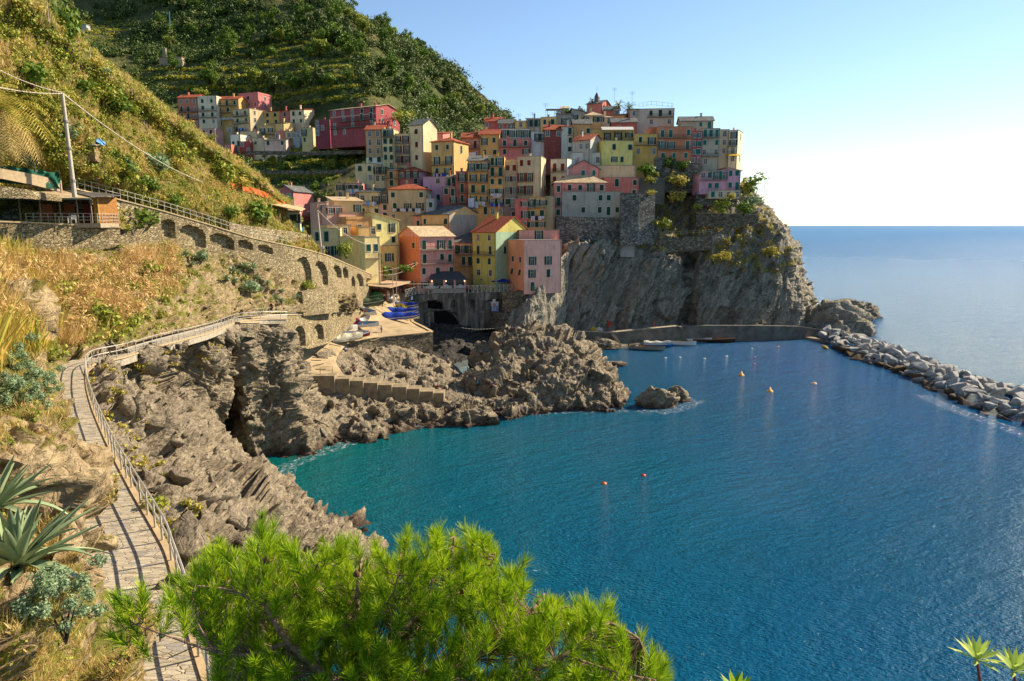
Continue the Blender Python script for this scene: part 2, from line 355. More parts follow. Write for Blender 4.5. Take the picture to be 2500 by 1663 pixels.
# upper left hillside
loft('left_hillside', [
 [(-500,-220,110),(60,20,125),(210,160,140),(305,230,150),(424,320,160),(543,420,170),(645,480,175),(740,545,180)],
 [(-500,-400,66),(78,-5,80),(205,115,90),(300,190,97),(420,280,108),(543,372,120),(642,440,132),(705,503,140)],
 [(-450,-100,60),(70,90,78),(195,185,87),(300,260,96),(410,330,106),(520,400,117),(620,458,128),(700,512,138)],
 [(-400,100,56),(60,200,74),(180,270,84),(290,340,93),(400,395,103),(500,430,112),(600,480,122),(700,530,134)],
 [(-400,250,60),(50,350,79),(160,395,84),(260,430,90),(370,470,99),(470,500,106),(580,535,114),(720,560,130)],
 [(-400,400,60),(40,445,81),(180,462,90),(290,480,97),(394,512,102),(509,545,109),(608,575,115),(790,612,133)],
 [(-400,520,58),(0,530,84),(100,560,80),(280,560,89),(394,560,101),(509,590,108),(608,600,114),(790,660,133)]],
 220, 150, hillM, [(.07, 1.4, False, (1,1,1)), (.3, .6, False, (1,1,1)), (1.1, .25, False, (1,1,1))], fade=(0,0,0,1))
# slope between the arched wall and the lower path
loft('lower_slope', [
 [(-400,1950,6),(-400,1500,8),(-350,1200,9),(-350,1000,12),(-300,850,18),(-300,700,26),(-250,560,42),(-100,600,64),(130,618,76.5),(290,600,84),(400,594,94.8),(500,618,101.5),(590,626,108),(690,672,114.5),(798,712,125),(868,715,137)],
 [(-60,1950,7.3),(-80,1600,9.5),(-30,1400,11),(0,1220,14.5),(20,1060,21),(0,950,28),(0,800,42),(40,700,60),(200,680,72),(330,670,82),(440,675,89.5),(540,680,99),(620,700,106),(695,720,112),(800,742,124),(874,738,141)],
 [(130,1950,9.3),(100,1650,11.8),(120,1450,13.7),(130,1290,17.5),(130,1140,24),(110,1020,31),(80,880,45),(110,820,55),(220,780,64),(370,760,74),(470,740,85),(570,735,96),(640,735,104),(700,740,110),(800,755,125),(882,751,146)],
 [(340,1950,11.8),(290,1685,15.0),(240,1515,17.7),(215,1365,21.4),(222,1213,26.6),(200,1109,32),(130,980,41.8),(140,907,50.7),(176,886,54.2),(360,828,66),(475,801,80),(577,774,95),(650,766,103),(700,764,109),(800,764,125.5),(887,758,150)]],
 330, 130, lowM, [(.12, 1.0, False, (1,1,1.5)), (.3, .9, 'block', (1,1,1.5)), (.8, .35, 'block', (1,1,2)), (1.6, .16, False, (1,1,1))], fade=(0,0,1,1))
# shore rocks below the path
loft('shore_rocks', [
 [(505,1690,14.9),(456,1488,18.3),(410,1358,21.6),(378,1275,24.2),(311,1182,28.1),(280,1120,31.4),(238,1026,37.9),(215,954,44.7),(235,893,53),(305,877,58),(394,848,64),(470,828,74),(530,812,82),(584,790,91),(640,792,99),(700,800,105),(752,924,121),(850,937,124.5),(960,962,126.5),(1090,985,124),(1200,990,122)],
 [(600,1640,20),(530,1450,24),(480,1330,29),(450,1250,33),(400,1175,39),(370,1100,45),(330,990,53),(320,930,58),(320,892,60),(378,876,63),(425,862,69),(497,846,77.5),(553,880,102),(590,870,95),(645,870,101),(705,880,106),(758,945,119),(855,958,122.5),(965,980,123.5),(1092,997,122),(1202,1002,120)],
 [(760,1520,36),(690,1420,42),(650,1330,48),(600,1240,54),(560,1190,60),(510,1110,66),(470,1030,74),(460,980,78),(470,950,82),(490,930,84),(505,920,86),(525,920,88),(556,970,106),(592,990,97),(640,980,101),(700,985,103),(775,1010,112),(880,1008,117),(978,1008,119),(1098,1012,118.5),(1208,1010,118.5)],
 [(950,1420,61),(900,1360,67.5),(860,1300,74),(800,1262,78.5),(725,1225,83),(690,1190,87.5),(600,1175,89.5),(570,1170,90),(558,1165,91),(550,1150,93),(545,1135,95),(545,1120,97.5),(556,1110,104),(590,1125,98.5),(650,1118,99.5),(710,1110,100.8),(800,1090,104.5),(900,1068,108.5),(1000,1045,113.5),(1110,1033,116.5),(1215,1022,118.5)],
 [(980,1445,59),(930,1385,65),(890,1320,72),(830,1285,76),(755,1250,80),(720,1215,84),(640,1195,87),(590,1190,88),(570,1185,89),(560,1170,91),(552,1155,93),(550,1140,95.5),(560,1130,101),(600,1145,96),(665,1135,98),(725,1128,99),(815,1108,103),(915,1085,107),(1015,1062,111),(1120,1048,114),(1222,1040,116)]],
 470, 190, rockA, [(.06, 2.2, True, (1,1,1.3)), (.12, 2.2, 'block', (1,1.2,.8)), (.36, .8, 'block', (1,1.3,.8)), (1.0, .32, 'block', (1,1,2.)), (2., .12, True, (1,1,2.2))], fade=(0,0,1,0), sink=4)
# rocks under the harbour terrace
loft('terrace_rocks', [
 [(770,860,126),(830,850,137),(905,845,147),(960,850,148.5),(1015,860,150),(1058,872,150),(1105,892,147),(1150,930,137)],
 [(790,885,127),(850,880,134),(900,875,141),(965,880,142),(1030,885,143),(1070,895,143),(1120,915,141),(1160,945,134)],
 [(845,915,126),(870,912,129),(905,915,133),(970,920,136),(1030,920,137),(1075,925,138),(1130,940,135),(1170,965,129)],
 [(848,940,124),(890,948,126),(930,957,127),(990,968,127),(1050,975,126.5),(1090,982,125),(1140,990,122.5),(1200,1000,120)]],
 170, 80, rockA, [(.14, 1.3, 'block', (1,1,1)), (.4, .5, 'block', (1,1.2,1)), (.8, .3, True, (1,1,1.8))], fade=(1,0,1,1))
# rocky mound
loft('rock_mound', [
 [(1130,915,165),(1200,880,165),(1300,870,168),(1400,870,168),(1450,880,165),(1480,900,160),(1500,920,155),(1535,960,145)],
 [(1150,885,148),(1215,822,150),(1290,800,150),(1360,808,150),(1415,825,149),(1455,868,145),(1475,920,138),(1532,975,132)],
 [(1140,920,138),(1210,850,141),(1300,840,141),(1375,850,141),(1425,890,138),(1460,925,134),(1490,957,131),(1528,986,129.5)],
 [(1145,965,131),(1220,930,132),(1310,925,132),(1380,935,131),(1420,955,130),(1450,970,129),(1480,983,128),(1520,997,127.5)],
 [(1180,1015,121),(1240,1012,123),(1310,1006,125),(1380,1003,125.5),(1430,999,126.5),(1470,1000,126.3),(1500,1003,125.5),(1520,1006,125)],
 [(1190,1035,117),(1245,1030,119),(1310,1025,120),(1380,1022,121),(1430,1018,122),(1470,1018,122),(1500,1020,121.5),(1520,1022,121)]],
 260, 170, rockA, [(.08, 2.0, True, (1,1,1.2)), (.13, 1.8, 'block', (1,1,1)), (.38, .6, 'block', (1,1.2,1.4)), (1.0, .22, 'block', (1,1,2.)), (1.5, .15, True, (1,1,1.8))], fade=(0,0,0,0), sink=4)
# headland
loft('headland', [
 [(1330,540,225),(1400,500,235),(1490,440,240),(1560,430,240),(1610,425,240),(1685,430,238),(1700,440,238),(1800,462,240),(1838,480,248),(1843,500,275),(1845,560,300)],
 [(1325,600,208),(1395,570,216),(1485,530,226),(1560,505,230),(1620,500,231),(1685,510,232),(1735,520,230),(1830,515,232),(1872,530,240),(1885,545,275),(1890,600,300)],
 [(1322,650,196),(1392,606,201),(1480,588,204.5),(1560,600,211),(1665,632,221),(1685,640,230),(1705,640,218),(1825,600,221),(1915,580,226),(1935,600,260),(1935,640,290)],
 [(1295,700,196),(1362,680,200),(1440,680,203),(1530,680,209),(1668,690,219.5),(1682,700,229),(1705,700,215),(1840,680,218),(1930,660,222),(1958,680,250),(1955,700,280)],
 [(1282,750,195),(1335,745,198),(1420,745,201.5),(1512,745,208),(1658,750,218),(1676,755,226),(1700,750,213),(1840,740,216),(1935,735,219),(1983,750,240),(1975,760,270)],
 [(1275,795,195),(1325,805,198),(1410,808,200.5),(1502,805,206),(1652,797,216),(1668,797,222),(1700,797,212),(1840,795,214),(1940,795,217),(2000,795,232),(2000,790,260)],
 [(1275,845,190),(1325,855,192),(1410,858,196),(1502,855,198),(1652,847,202),(1668,847,205),(1700,847,204),(1840,845,206),(1940,845,209),(2005,835,224),(2010,820,250)]],
 420, 200, rockC, [(.05, 3.0, 'block', (2.,2.,.3)), (.13, 1.6, 'block', (2.6,2.6,.25)), (.35, .5, 'block', (2.4,2.4,.35)), (.9, .22, True, (1.5,1,.6))], lean=.5, fade=(0,0,0,0), sink=3)
loft('headland', [[(1252,750,184),(1272,742,184),(1296,716,185),(1318,692,187),(1350,650,190),(1392,605,199)],
 [(1248,765,182.5),(1262,760,182.5),(1284,745,182),(1305,725,183),(1345,700,189),(1385,660,198)],
 [(1245,778,181),(1258,778,180),(1278,778,179),(1305,770,181),(1345,760,189),(1380,740,197)],
 [(1240,812,179),(1255,812,178),(1275,812,177),(1300,812,180),(1340,812,189),(1375,812,197)]], 90, 70, rockC, [(.14, .7, 'block', (2.2,2.2,.35)), (.4, .5, True, (2,1,.5))], fade=(0,0,1,0))
loft('terrace_rocks', [[(968,752,180),(1000,732,184.2),(1022,720,187)],[(985,765,176),(1010,758,180),(1022,740,185)],[(1000,812,171),(1016,814,175),(1026,812,181)]], 40, 40, rockA, [(.4, .6, 'block', (1,1,1))], fade=(0,0,0,0))
# ground the village stands on
loft('village_hill', [
 [(740,640,190),(900,690,200),(1050,700,205),(1200,705,205),(1350,640,212),(1500,580,226),(1650,520,235),(1800,490,242)],
 [(740,560,205),(900,560,218),(1050,560,224),(1200,560,226),(1350,510,232),(1500,470,238),(1650,450,243),(1790,445,248)],
 [(740,500,225),(900,460,235),(1050,450,240),(1200,440,243),(1350,410,246),(1500,385,250),(1650,395,253),(1780,420,256)],
 [(740,470,250),(880,400,256),(1050,395,262),(1200,350,264),(1350,320,266),(1500,300,268),(1650,345,268),(1770,400,266)],
 [(740,520,300),(900,500,300),(1050,480,300),(1200,460,300),(1350,440,300),(1500,440,300),(1650,460,300),(1780,480,290)]],
 160, 90, vilM, [(.06, 1.5, True, (1,1,1)), (.3, .6, False, (1,1,1))], fade=(0,0,0,0))
# mountain
loft('mountain', [
 [(-500,-900,700),(-50,-500,750),(250,-420,800),(400,-400,760),(620,-320,700),(760,-80,650),(840,30,600),(930,90,560),(1000,130,540),(1100,185,520),(1170,240,510),(1246,305,500)],
 [(-500,-600,560),(-50,-300,640),(250,-220,680),(400,-180,620),(620,-120,560),(790,0,500),(868,62,470),(970,112,450),(1035,145,470),(1112,195,475),(1170,240,480),(1243,303,480)],
 [(-500,-100,420),(-50,-50,500),(250,20,540),(400,90,460),(620,90,440),(800,80,420),(900,110,400),(990,150,400),(1040,190,430),(1110,240,445),(1165,275,455),(1240,320,460)],
 [(-500,200,300),(-50,150,360),(250,170,390),(400,190,380),(620,190,375),(790,180,350),(900,200,345),(980,230,360),(1035,260,390),(1105,290,410),(1160,310,430),(1240,345,440)],
 [(-500,350,220),(-50,300,270),(250,300,310),(440,262,362),(620,262,362),(790,262,325),(900,262,310),(980,290,330),(1035,320,345),(1105,340,365),(1160,350,385),(1240,375,400)],
 [(-500,450,190),(-50,400,220),(250,400,270),(450,345,335),(620,345,335),(780,338,300),(900,340,280),(980,370,285),(1035,380,300),(1105,390,320),(1160,400,340),(1240,420,360)],
 [(-500,600,170),(-50,500,200),(250,500,220),(500,440,262),(650,430,268),(780,420,262),(890,415,250),(980,440,260),(1035,450,270),(1105,460,280),(1160,470,300),(1240,480,310)],
 [(-500,700,150),(-50,600,180),(250,600,190),(600,560,205),(700,550,205),(790,520,212),(890,520,225),(980,520,240),(1035,520,250),(1105,520,260),(1160,520,270),(1240,520,280)]],
 300, 240, mtnM, [(.012, 7., False, (1,1,1)), (.05, 2.2, False, (1,1,1)), (.2, .8, False, (1,1,1))], fade=(0,0,0,0))

# ---------------- lower path
pathM, nt, b = newmat('path_paving'); g = geo(nt)
pmx = N(nt, 'Mapping'); pmx.inputs['Scale'].default_value = (1, 3.2, 1); pmx.inputs['Rotation'].default_value = (0, 0, -.12); nt.links.new(g, pmx.inputs[0])
v = N(nt, 'TexVoronoi'); v.inputs['Scale'].default_value = 2.2; v.inputs['Randomness'].default_value = .85; nt.links.new(pmx.outputs[0], v.inputs['Vector'])
e = N(nt, 'TexVoronoi', feature='DISTANCE_TO_EDGE'); e.inputs['Scale'].default_value = 2.2; e.inputs['Randomness'].default_value = .85; nt.links.new(pmx.outputs[0], e.inputs['Vector'])
sp = N(nt, 'SeparateColor'); nt.links.new(v.outputs['Color'], sp.inputs[0])
c0 = ramp(nt, sp.outputs[0], [(0., '#9c9078'), (.4, '#b8ab92'), (.7, '#a89d8a'), (.88, '#807c78'), (1., '#c9bda2')])
c0 = mixc(nt, ramp(nt, noise_tex(nt, g, 2.5, 6), [(.4, 0.), (.7, .4)]), c0, '#948468')
ed = ramp(nt, e.outputs['Distance'], [(0., 0.), (.04, 1.)])
nt.links.new(mixc(nt, ed, '#84714f', c0), b.inputs['Base Color']); b.inputs['Roughness'].default_value = .9; bump(nt, b, math_n(nt, 'ADD', ed, noise_tex(nt, g, 8)), .8, .03)
inner = [(300,1700),(262,1590),(240,1515),(222,1420),(214,1340),(222,1213),(200,1109),(165,1060),(130,995),(125,943),(140,907),(176,886),(238,865),(360,831),(475,804),(577,777),(640,768),(700,766)]
outer = [(515,1700),(480,1590),(456,1488),(430,1410),(405,1340),(330,1210),(280,1120),(255,1065),(228,1000),(214,950),(213,905),(235,889),(305,873),(394,845),(509,815),(584,786),(645,781),(702,780)]
zs = [24]*12+[23.9,23.5,22.7,21.9,21.3,20.9]
def smooth_line(pts, n):
    A = np.array([tuple(p) for p in pts])[:, None, :]; return [Vector(p[0]) for p in catmull(A, n, 0)]
IN = smooth_line([PZ(x, y, z) for (x, y), z in zip(inner, zs)], 150); OUT = smooth_line([PZ(x, y, z) for (x, y), z in zip(outer, zs)], 150)
mb = MB(); nn_ = len(IN)
vs = []
for i in range(nn_):
    a, c = IN[i], OUT[i]; a2 = a+(a-c).normalized()*.5
    for q in (a2, a, a*.5+c*.5, c, c-Vector((0, 0, .7))): vs.append(q+Vector((0, 0, .06)))
mb.add(vs, [(i*5+j, i*5+j+1, (i+1)*5+j+1, (i+1)*5+j) for i in range(nn_-1) for j in range(4)])
mb.build('path', pathM, kind='structure')
# kerb stones along the seaward edge
kerbM = simple('#b39a74', .9, bumpd=.02); mb = MB()
for i in range(nn_-1):
    a, c = OUT[i], OUT[i+1]; d = (OUT[i]-IN[i]).normalized()*.13; z = Vector((0, 0, .12))
    mb.add([a-d+z, a+d+z, c+d+z, c-d+z, a-d, a+d, c+d, c-d], [(0,1,2,3)[::-1], (0,4,7,3)[::-1], (1,5,6,2)])
mb.build('kerb', kerbM, kind='structure')
# ---------------- arched promenade (upper walkway) and other stone walls
goldStone = stone_wall('golden_stone', '#837252', '#a3916c', '#c2b088', 2.4, '#5a4c34')
greyStone = stone_wall('grey_stone', '#57534a', '#7f796c', '#a09a8a', 1.3, '#2e2b26')
darkStone = stone_wall('dark_stone', '#5d5242', '#81745d', '#a3947a', 1.5, '#2f2820')
def wall_strip(name, top, bot, thick, m, arches=(), cap=None, **k):
    """vertical wall whose face follows the line top[i]=(px,py,Y); bot gives the pixel row of its foot; arches=(u0,u1,v0,v1,rise) as fractions are real recesses"""
    T = [P(*p) for p in top]; L = [0]
    for i in range(1, len(T)): L.append(L[-1]+(T[i]-T[i-1]).xy.length)
    B = [P(t[0], b_, t[2]).z for t, b_ in zip(top, bot)]
    tot = L[-1]
    def at(s):
        s = max(0, min(tot, s)); i = max(j for j in range(len(L)) if L[j] <= s+1e-9); i = min(i, len(L)-2); f = (s-L[i])/(L[i+1]-L[i])
        p = T[i].lerp(T[i+1], f); return p, B[i]+(B[i+1]-B[i])*f, (T[i+1]-T[i]).xy.normalized()
    root = empty(name, (T[0].x, T[0].y, B[0]), **k); off = Vector((T[0].x, T[0].y, B[0]))
    ns = int(tot/.35)+1; nz = 26; mb = MB(); grid = []
    rec = .9
    for i in range(ns+1):
        s = tot*i/ns; p, zb, d = at(s); nrm = Vector((d.y, -d.x)); col_ = []
        for j in range(nz+1):
            z = zb+(p.z-zb)*j/nz; dep = 0
            for (s0, s1, z0, z1) in arches:
                a0, a1 = s0*tot, s1*tot; za, zt = zb+(p.z-zb)*z0, zb+(p.z-zb)*z1
                if a0 < s < a1:
                    r_ = (a1-a0)/2; c_ = (a0+a1)/2; zz = zt-min(r_, (zt-za)*.5)*(1-math.sqrt(max(0, 1-((s-c_)/r_)**2)))
                    if za < z < zz: dep = rec
            col_.append(Vector((p.x-nrm.x*dep, p.y-nrm.y*dep, z))-off)
        grid.append(col_)
    vs = [v for c_ in grid for v in c_]; w_ = nz+1
    mb.add(vs, [(i*w_+j, (i+1)*w_+j, (i+1)*w_+j+1, i*w_+j+1) for i in range(ns) for j in range(nz)])
    # top and back
    n0 = len(mb.v); vs = []
    for i in range(ns+1):
        p, zb, d = at(tot*i/ns); nrm = Vector((d.y, -d.x)); q = Vector((p.x-nrm.x*thick, p.y-nrm.y*thick, p.z))-off
        vs += [Vector((p.x, p.y, p.z))-off, q, Vector((q.x, q.y, zb-off.z))]
    mb.add(vs, [(i*3+j, (i+1)*3+j, (i+1)*3+j+1, i*3+j+1) for i in range(ns) for j in range(2)])
    for e_ in (0, ns):
        a = e_*3; b_ = grid[e_][0]; mb.add([vs[a], vs[a+1], vs[a+2], b_], [(0, 1, 2, 3)])
    mb.build('wall_face', m, root)
    if cap:
        mb = MB(); st = max(1, ns//40)
        idx = list(range(0, ns, st))+[ns]
        for a, b_ in zip(idx[:-1], idx[1:]):
            p, _, d = at(tot*a/ns); q, _, d2 = at(tot*b_/ns); n1 = Vector((d.y, -d.x, 0)); z = Vector((0, 0, .14))
            mb.slab([p+n1*.12+z-off, q+n1*.12+z-off, q-n1*(thick+.05)+z-off, p-n1*(thick+.05)+z-off], .16)
        mb.build('coping', cap, root)
    return root
capM = simple('#b7a07a', .9, bumpd=.02)
WT = [(185,462,86),(290,488,92),(394,515,97),(509,549,103.5),(608,580,109.5),(672,594,114.5),(740,608,121),(798,624,131),(870,655,156),(930,680,180)]
WB = [600,618,612,632,645,685,728,745,752,738]
# arches measured in the photograph -> fractions along the wall
def fracs(top, xs):
    T = [P(*p) for p in top]; L = [0]
    for i in range(1, len(T)): L.append(L[-1]+(T[i]-T[i-1]).xy.length)
    return [np.interp(x, [t[0] for t in top], L)/L[-1] for x in xs]
AR = []
for x0, x1, y0, y1 in ((394,423,536,580),(437,499,551,601),(512,568,572,604),(581,615,587,607),(631,663,600,614),(721,755,628,700),(764,797,640,690),(811,829,649,675),(833,846,653,676),(855,864,675,700),(869,884,669,700),(891,908,680,700)):
    f0, f1 = fracs(WT, (x0, x1)); xm = (x0+x1)/2; yt = np.interp(xm, [t[0] for t in WT], [t[1] for t in WT]); yb = np.interp(xm, [t[0] for t in WT], WB)
    AR.append((f0, f1, max(.02, (yb-y1)/(yb-yt)), min(.93, (yb-y0)/(yb-yt))))
wall_strip('arched_wall', WT, WB, 2.2, goldStone, AR, capM, label='long golden stone promenade wall with blind arches descending towards the harbour', cat='wall')
HT = [(612,778,97),(660,772,104),(700,769,108.5),(750,768,117),(800,766,126),(850,764,139),(887,761,151)]
HB = [800,820,842,852,838,800,766]
AR = []
for x0, x1, y0, y1 in ((717,742,797,842),(763,787,793,832)):
    f0, f1 = fracs(HT, (x0, x1)); xm = (x0+x1)/2; yt = np.interp(xm, [t[0] for t in HT], [t[1] for t in HT]); yb = np.interp(xm, [t[0] for t in HT], HB)
    AR.append((f0, f1, max(.02, (yb-y1)/(yb-yt)), min(.95, (yb-y0)/(yb-yt))))
wall_strip('arched_wall', HT, HB, 2.5, goldStone, AR, capM, label='low stone wall with two arches beside the boat ramp, carrying the railed footpath', cat='wall')
wall_strip('retaining_wall', [(738,712,114.5),(790,704,121),(824,700,127)], [772,766,762], .8, goldStone, (), None, label='rectangular golden stone retaining wall below the two tallest arches', cat='wall')
wall_strip('retaining_wall', [(-60,540,72),(80,545,76),(180,550,79),(292,556,83)], [630,625,622,600], .8, goldStone, (), capM, label='pale stone wall under the terrace of the hillside cottage', cat='wall')
wall_strip('retaining_wall', [(-30,448,70),(60,462,72),(150,478,76)], [482,485,492], .6, goldStone, (), None, label='low stone wall between the green netting and the cottage roof', cat='wall')
wall_strip('retaining_wall', [(530,455,118),(600,470,124),(650,492,130),(705,512,137)], [520,525,530,545], .8, goldStone, (), None, label='dry stone terrace wall under the orange mesh fence', cat='wall')
wall_strip('retaining_wall', [(560,545,110),(640,556,117),(720,566,126),(760,575,131)], [582,592,605,618], .7, goldStone, (), None, label='dry stone wall above the promenade below the white cottage', cat='wall')
wall_strip('retaining_wall', [(584,788,90.5),(625,788,97),(652,786,101)], [820,825,822], .6, darkStone, (), capM, label='short stone wall closing the end of the lower path', cat='wall')
wall_strip('parapet_wall', [(-200,405,66),(0,411,71),(80,425,74),(150,441,77)], [440,436,452,470], .4, simple('#b09a78',.9,bumpd=.03), (), None, label='sloping concrete parapet behind the green netting', cat='wall')
# headland masonry
wall_strip('bastion_wall', [(1358,528,206),(1420,530,205.5),(1480,531,207),(1520,532,209)], [660,640,640,640], 8, greyStone, (), None, label='massive round stone bastion under the grey house', cat='wall')
wall_strip('retaining_wall', [(1517,470,206),(1560,472,207),(1600,476,210)], [600,598,596], 1., greyStone, (), None, label='stone terrace wall right of the grey annex with yellow plants on top', cat='wall')
wall_strip('retaining_wall', [(1556,434,222),(1590,434,223),(1624,436,224)], [492,496,500], 1., simple('#77705f',.95,bumpd=.05), (), None, label='pale concrete garden wall under the yellow flowers', cat='wall')
wall_strip('retaining_wall', [(1600,384,226.5),(1650,392,226.5),(1715,402,227.5)], [470,470,470], 1., greyStone, (), None, label='grey stone base wall under the orange house', cat='wall')
wall_strip('retaining_wall', [(1700,520,221),(1770,522,221),(1852,524,224)], [552,556,560], 1., darkStone, (), capM, label='long stone garden wall below the pink villa', cat='wall')
wall_strip('retaining_wall', [(1552,578,214),(1620,580,215.5),(1740,576,217)], [604,618,610], 1., darkStone, (), None, label='narrow stone wall along the railed cliff path', cat='wall')
wall_strip('retaining_wall', [(1700,470,222),(1745,473,222),(1800,478,223)], [500,503,506], 1., greyStone, (), None, label='stone wall directly beneath the pink villa', cat='wall')
wall_strip('retaining_wall', [(1226,714,185),(1262,716,183.5),(1305,700,186)], [780,780,760], 3, darkStone, (), None, label='dark stone plinth under the pink waterfront block', cat='wall')
wall_strip('retaining_wall', [(1012,787,168),(978,754,178),(1004,724,183.8)], [805,800,790], .8, goldStone, (), None, label='rough stone wall between the platform and the viaduct', cat='wall')
# valley terrace walls
for i, (x0, x1, y, Y) in enumerate(((600,890,368,272),(640,860,415,255),(640,800,450,245))):
    wall_strip('retaining_wall', [(x0,y,Y),((x0+x1)/2,y+2,Y-4),(x1,y-2,Y-6)], [y+9,y+11,y+8], .8, darkStone, (), None, label='%s dark terrace wall in the shaded valley below the crimson building' % ('upper', 'middle', 'lower')[i], cat='wall')
# ================================================================ HARBOUR
concM = simple('#a58f6c', .9, var=.2, scale=.5, bumpd=.02)
concG = simple('#6f675a', .9, var=.3, scale=.4, bumpd=.03)
RAMP = [
 [(752,922,121),(797,920,122.5),(842,918,124)],
 [(735,870,123),(780,872,127),(820,880,129)],
 [(750,838,130),(800,838,133),(852,838,138)],
 [(792,820,136),(850,815,143),(932,822,147)],
 [(845,790,145),(920,795,153),(1055,812,153)],
 [(880,764,154),(940,770,164),(1010,787,169)],
 [(890,735,166),(935,740,172),(984,752,179)],
 [(900,708,182),(950,712,185),(1012,720,186)],
 [(905,690,200),(1000,697,203),(1100,708,190)]]
A = np.array([[tuple(P(*p)) for p in r] for r in RAMP]); A = catmull(A, 60, 0); A = catmull(A, 24, 1)
RG = A.copy()
idx = np.arange(60*24).reshape(60, 24); Fc = np.stack([idx[:-1, :-1], idx[:-1, 1:], idx[1:, 1:], idx[1:, :-1]], -1).reshape(-1, 4)
tag(link('boat_ramp', mesh_np('boat_ramp', A.reshape(-1, 3), Fc, concM)), kind='structure')
def on_ramp(px, py):
    best = None
    pr = [proj(v) for v in RG.reshape(-1, 3)]
    j = min(range(len(pr)), key=lambda i: (pr[i][0]-px)**2+(pr[i][1]-py)**2); return Vector(RG.reshape(-1, 3)[j])
# grooves in the ramp
mb = MB()
for (x0, y0, x1, y1) in ((842,822,866,826),(824,833,848,838),(806,842,831,847),(788,852,812,856),(771,862,791,866),(760,873,783,873),(759,882,783,880),(763,891,789,890),(771,903,797,901)):
    a, c = on_ramp(x0, y0), on_ramp(x1, y1); mb.bar(a+Vector((0,0,.05)), c+Vector((0,0,.05)), .09)
mb.build('ramp_strips', simple('#3d382f'), kind='structure')
wall_strip('platform_wall', [(806,818,137.5),(855,824,141),(912,832,145.5),(932,823.5,146.6),(1056,811,152.5),(1056.5,811,158)], [845,868,870,872,893,880], 1.2, darkStone, (), capM, label='stone retaining wall of the boat platform, its corner standing over the rocks', cat='wall')
wall_strip('platform_wall', [(1057,810,153),(1033,797,160),(1010,786,168),(1000,765,176)], [880,860,840,830], .5, concG, (), capM, label='inner parapet on the seaward side of the boat platform', cat='wall')
# viaduct below the piazza
VT = [(1008,722,184),(1060,718,185),(1150,716,187),(1250,714,190)]; VB = [800,812,812,790]
AR = []
for x0, x1, y0, y1 in ((1026,1080,735,755),(1101,1111,734,753),(1145,1158,732,752),(1178,1232,732,755),(1030,1120,758,800)):
    f0, f1 = fracs(VT, (x0, x1)); xm = (x0+x1)/2; yt = np.interp(xm, [t[0] for t in VT], [t[1] for t in VT]); yb = np.interp(xm, [t[0] for t in VT], VB)
    AR.append((f0, f1, max(.01, (yb-y1)/(yb-yt)), (yb-y0)/(yb-yt)))
vdM, nt, b = newmat('viaduct_plaster'); g = geo(nt)
c0 = ramp(nt, noise_tex(nt, g, .9, 5, .7, stretch=(1, 1, .12)), [(.35, '#3a3630'), (.5, '#6b655a'), (.68, '#a39c8c')]); nt.links.new(mixc(nt, ramp(nt, noise_tex(nt, g, .4), [(.45, 0.), (.6, .6)]), c0, '#4a453c'), b.inputs['Base Color']); b.inputs['Roughness'].default_value = .95
bump(nt, b, noise_tex(nt, g, 4), .7, .08)
via = wall_strip('viaduct', VT, VB, 3, vdM, AR, None, label='streaked grey viaduct carrying the piazza over a dark arched tunnel', cat='viaduct')
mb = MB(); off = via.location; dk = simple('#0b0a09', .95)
# near-black sheets closing the recesses, their inner shade put into the colour
T0, T1 = P(1020,740,184.3), P(1240,740,189.6)
d = (T1-T0).normalized(); nrm = Vector((-d.y, d.x, 0))
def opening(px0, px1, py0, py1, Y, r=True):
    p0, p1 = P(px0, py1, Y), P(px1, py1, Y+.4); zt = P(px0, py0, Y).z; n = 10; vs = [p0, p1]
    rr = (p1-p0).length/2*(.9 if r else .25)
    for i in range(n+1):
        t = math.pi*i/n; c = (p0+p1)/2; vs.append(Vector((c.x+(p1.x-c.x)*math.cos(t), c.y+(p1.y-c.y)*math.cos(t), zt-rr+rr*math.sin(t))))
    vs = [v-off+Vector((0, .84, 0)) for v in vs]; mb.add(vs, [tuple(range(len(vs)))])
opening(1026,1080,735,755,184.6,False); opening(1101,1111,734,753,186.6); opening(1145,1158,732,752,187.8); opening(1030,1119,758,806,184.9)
mb.build('painted_dark_sheets', dk, via)
mb = MB(); mb.bar(P(1125,822,186), P(1125,770,186), .01); 
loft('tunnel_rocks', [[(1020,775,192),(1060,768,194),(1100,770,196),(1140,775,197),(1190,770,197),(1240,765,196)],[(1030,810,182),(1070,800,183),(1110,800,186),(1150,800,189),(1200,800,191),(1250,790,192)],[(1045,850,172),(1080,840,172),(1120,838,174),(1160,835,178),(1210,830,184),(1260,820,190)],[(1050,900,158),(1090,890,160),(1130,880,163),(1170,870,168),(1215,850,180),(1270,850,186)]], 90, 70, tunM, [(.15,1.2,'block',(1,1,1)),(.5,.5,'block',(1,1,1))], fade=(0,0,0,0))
pz = [P(905,692,190), P(1005,722,184.5), P(1252,714,190.5), P(1262,700,215), P(1250,690,225), P(900,675,215)]
for q in pz: q.z = max(q.z, 17.4) if q.z > 16.4 else q.z
for q in pz[1:]: q.z = P(1100,716,187).z+.05
pz[0].z = P(905,692,190).z-.2
MB().slab(pz, .5).build('piazza', simple('#5d564b', .9, var=.25, scale=.5), kind='structure')
# seaward slope right of the tunnel
wall_strip('retaining_wall', [(1195,760,189),(1222,765,182),(1262,772,180)], [800,812,815], 1., greyStone, (), None, label='stone corner pier at the right side of the tunnel mouth', cat='wall')
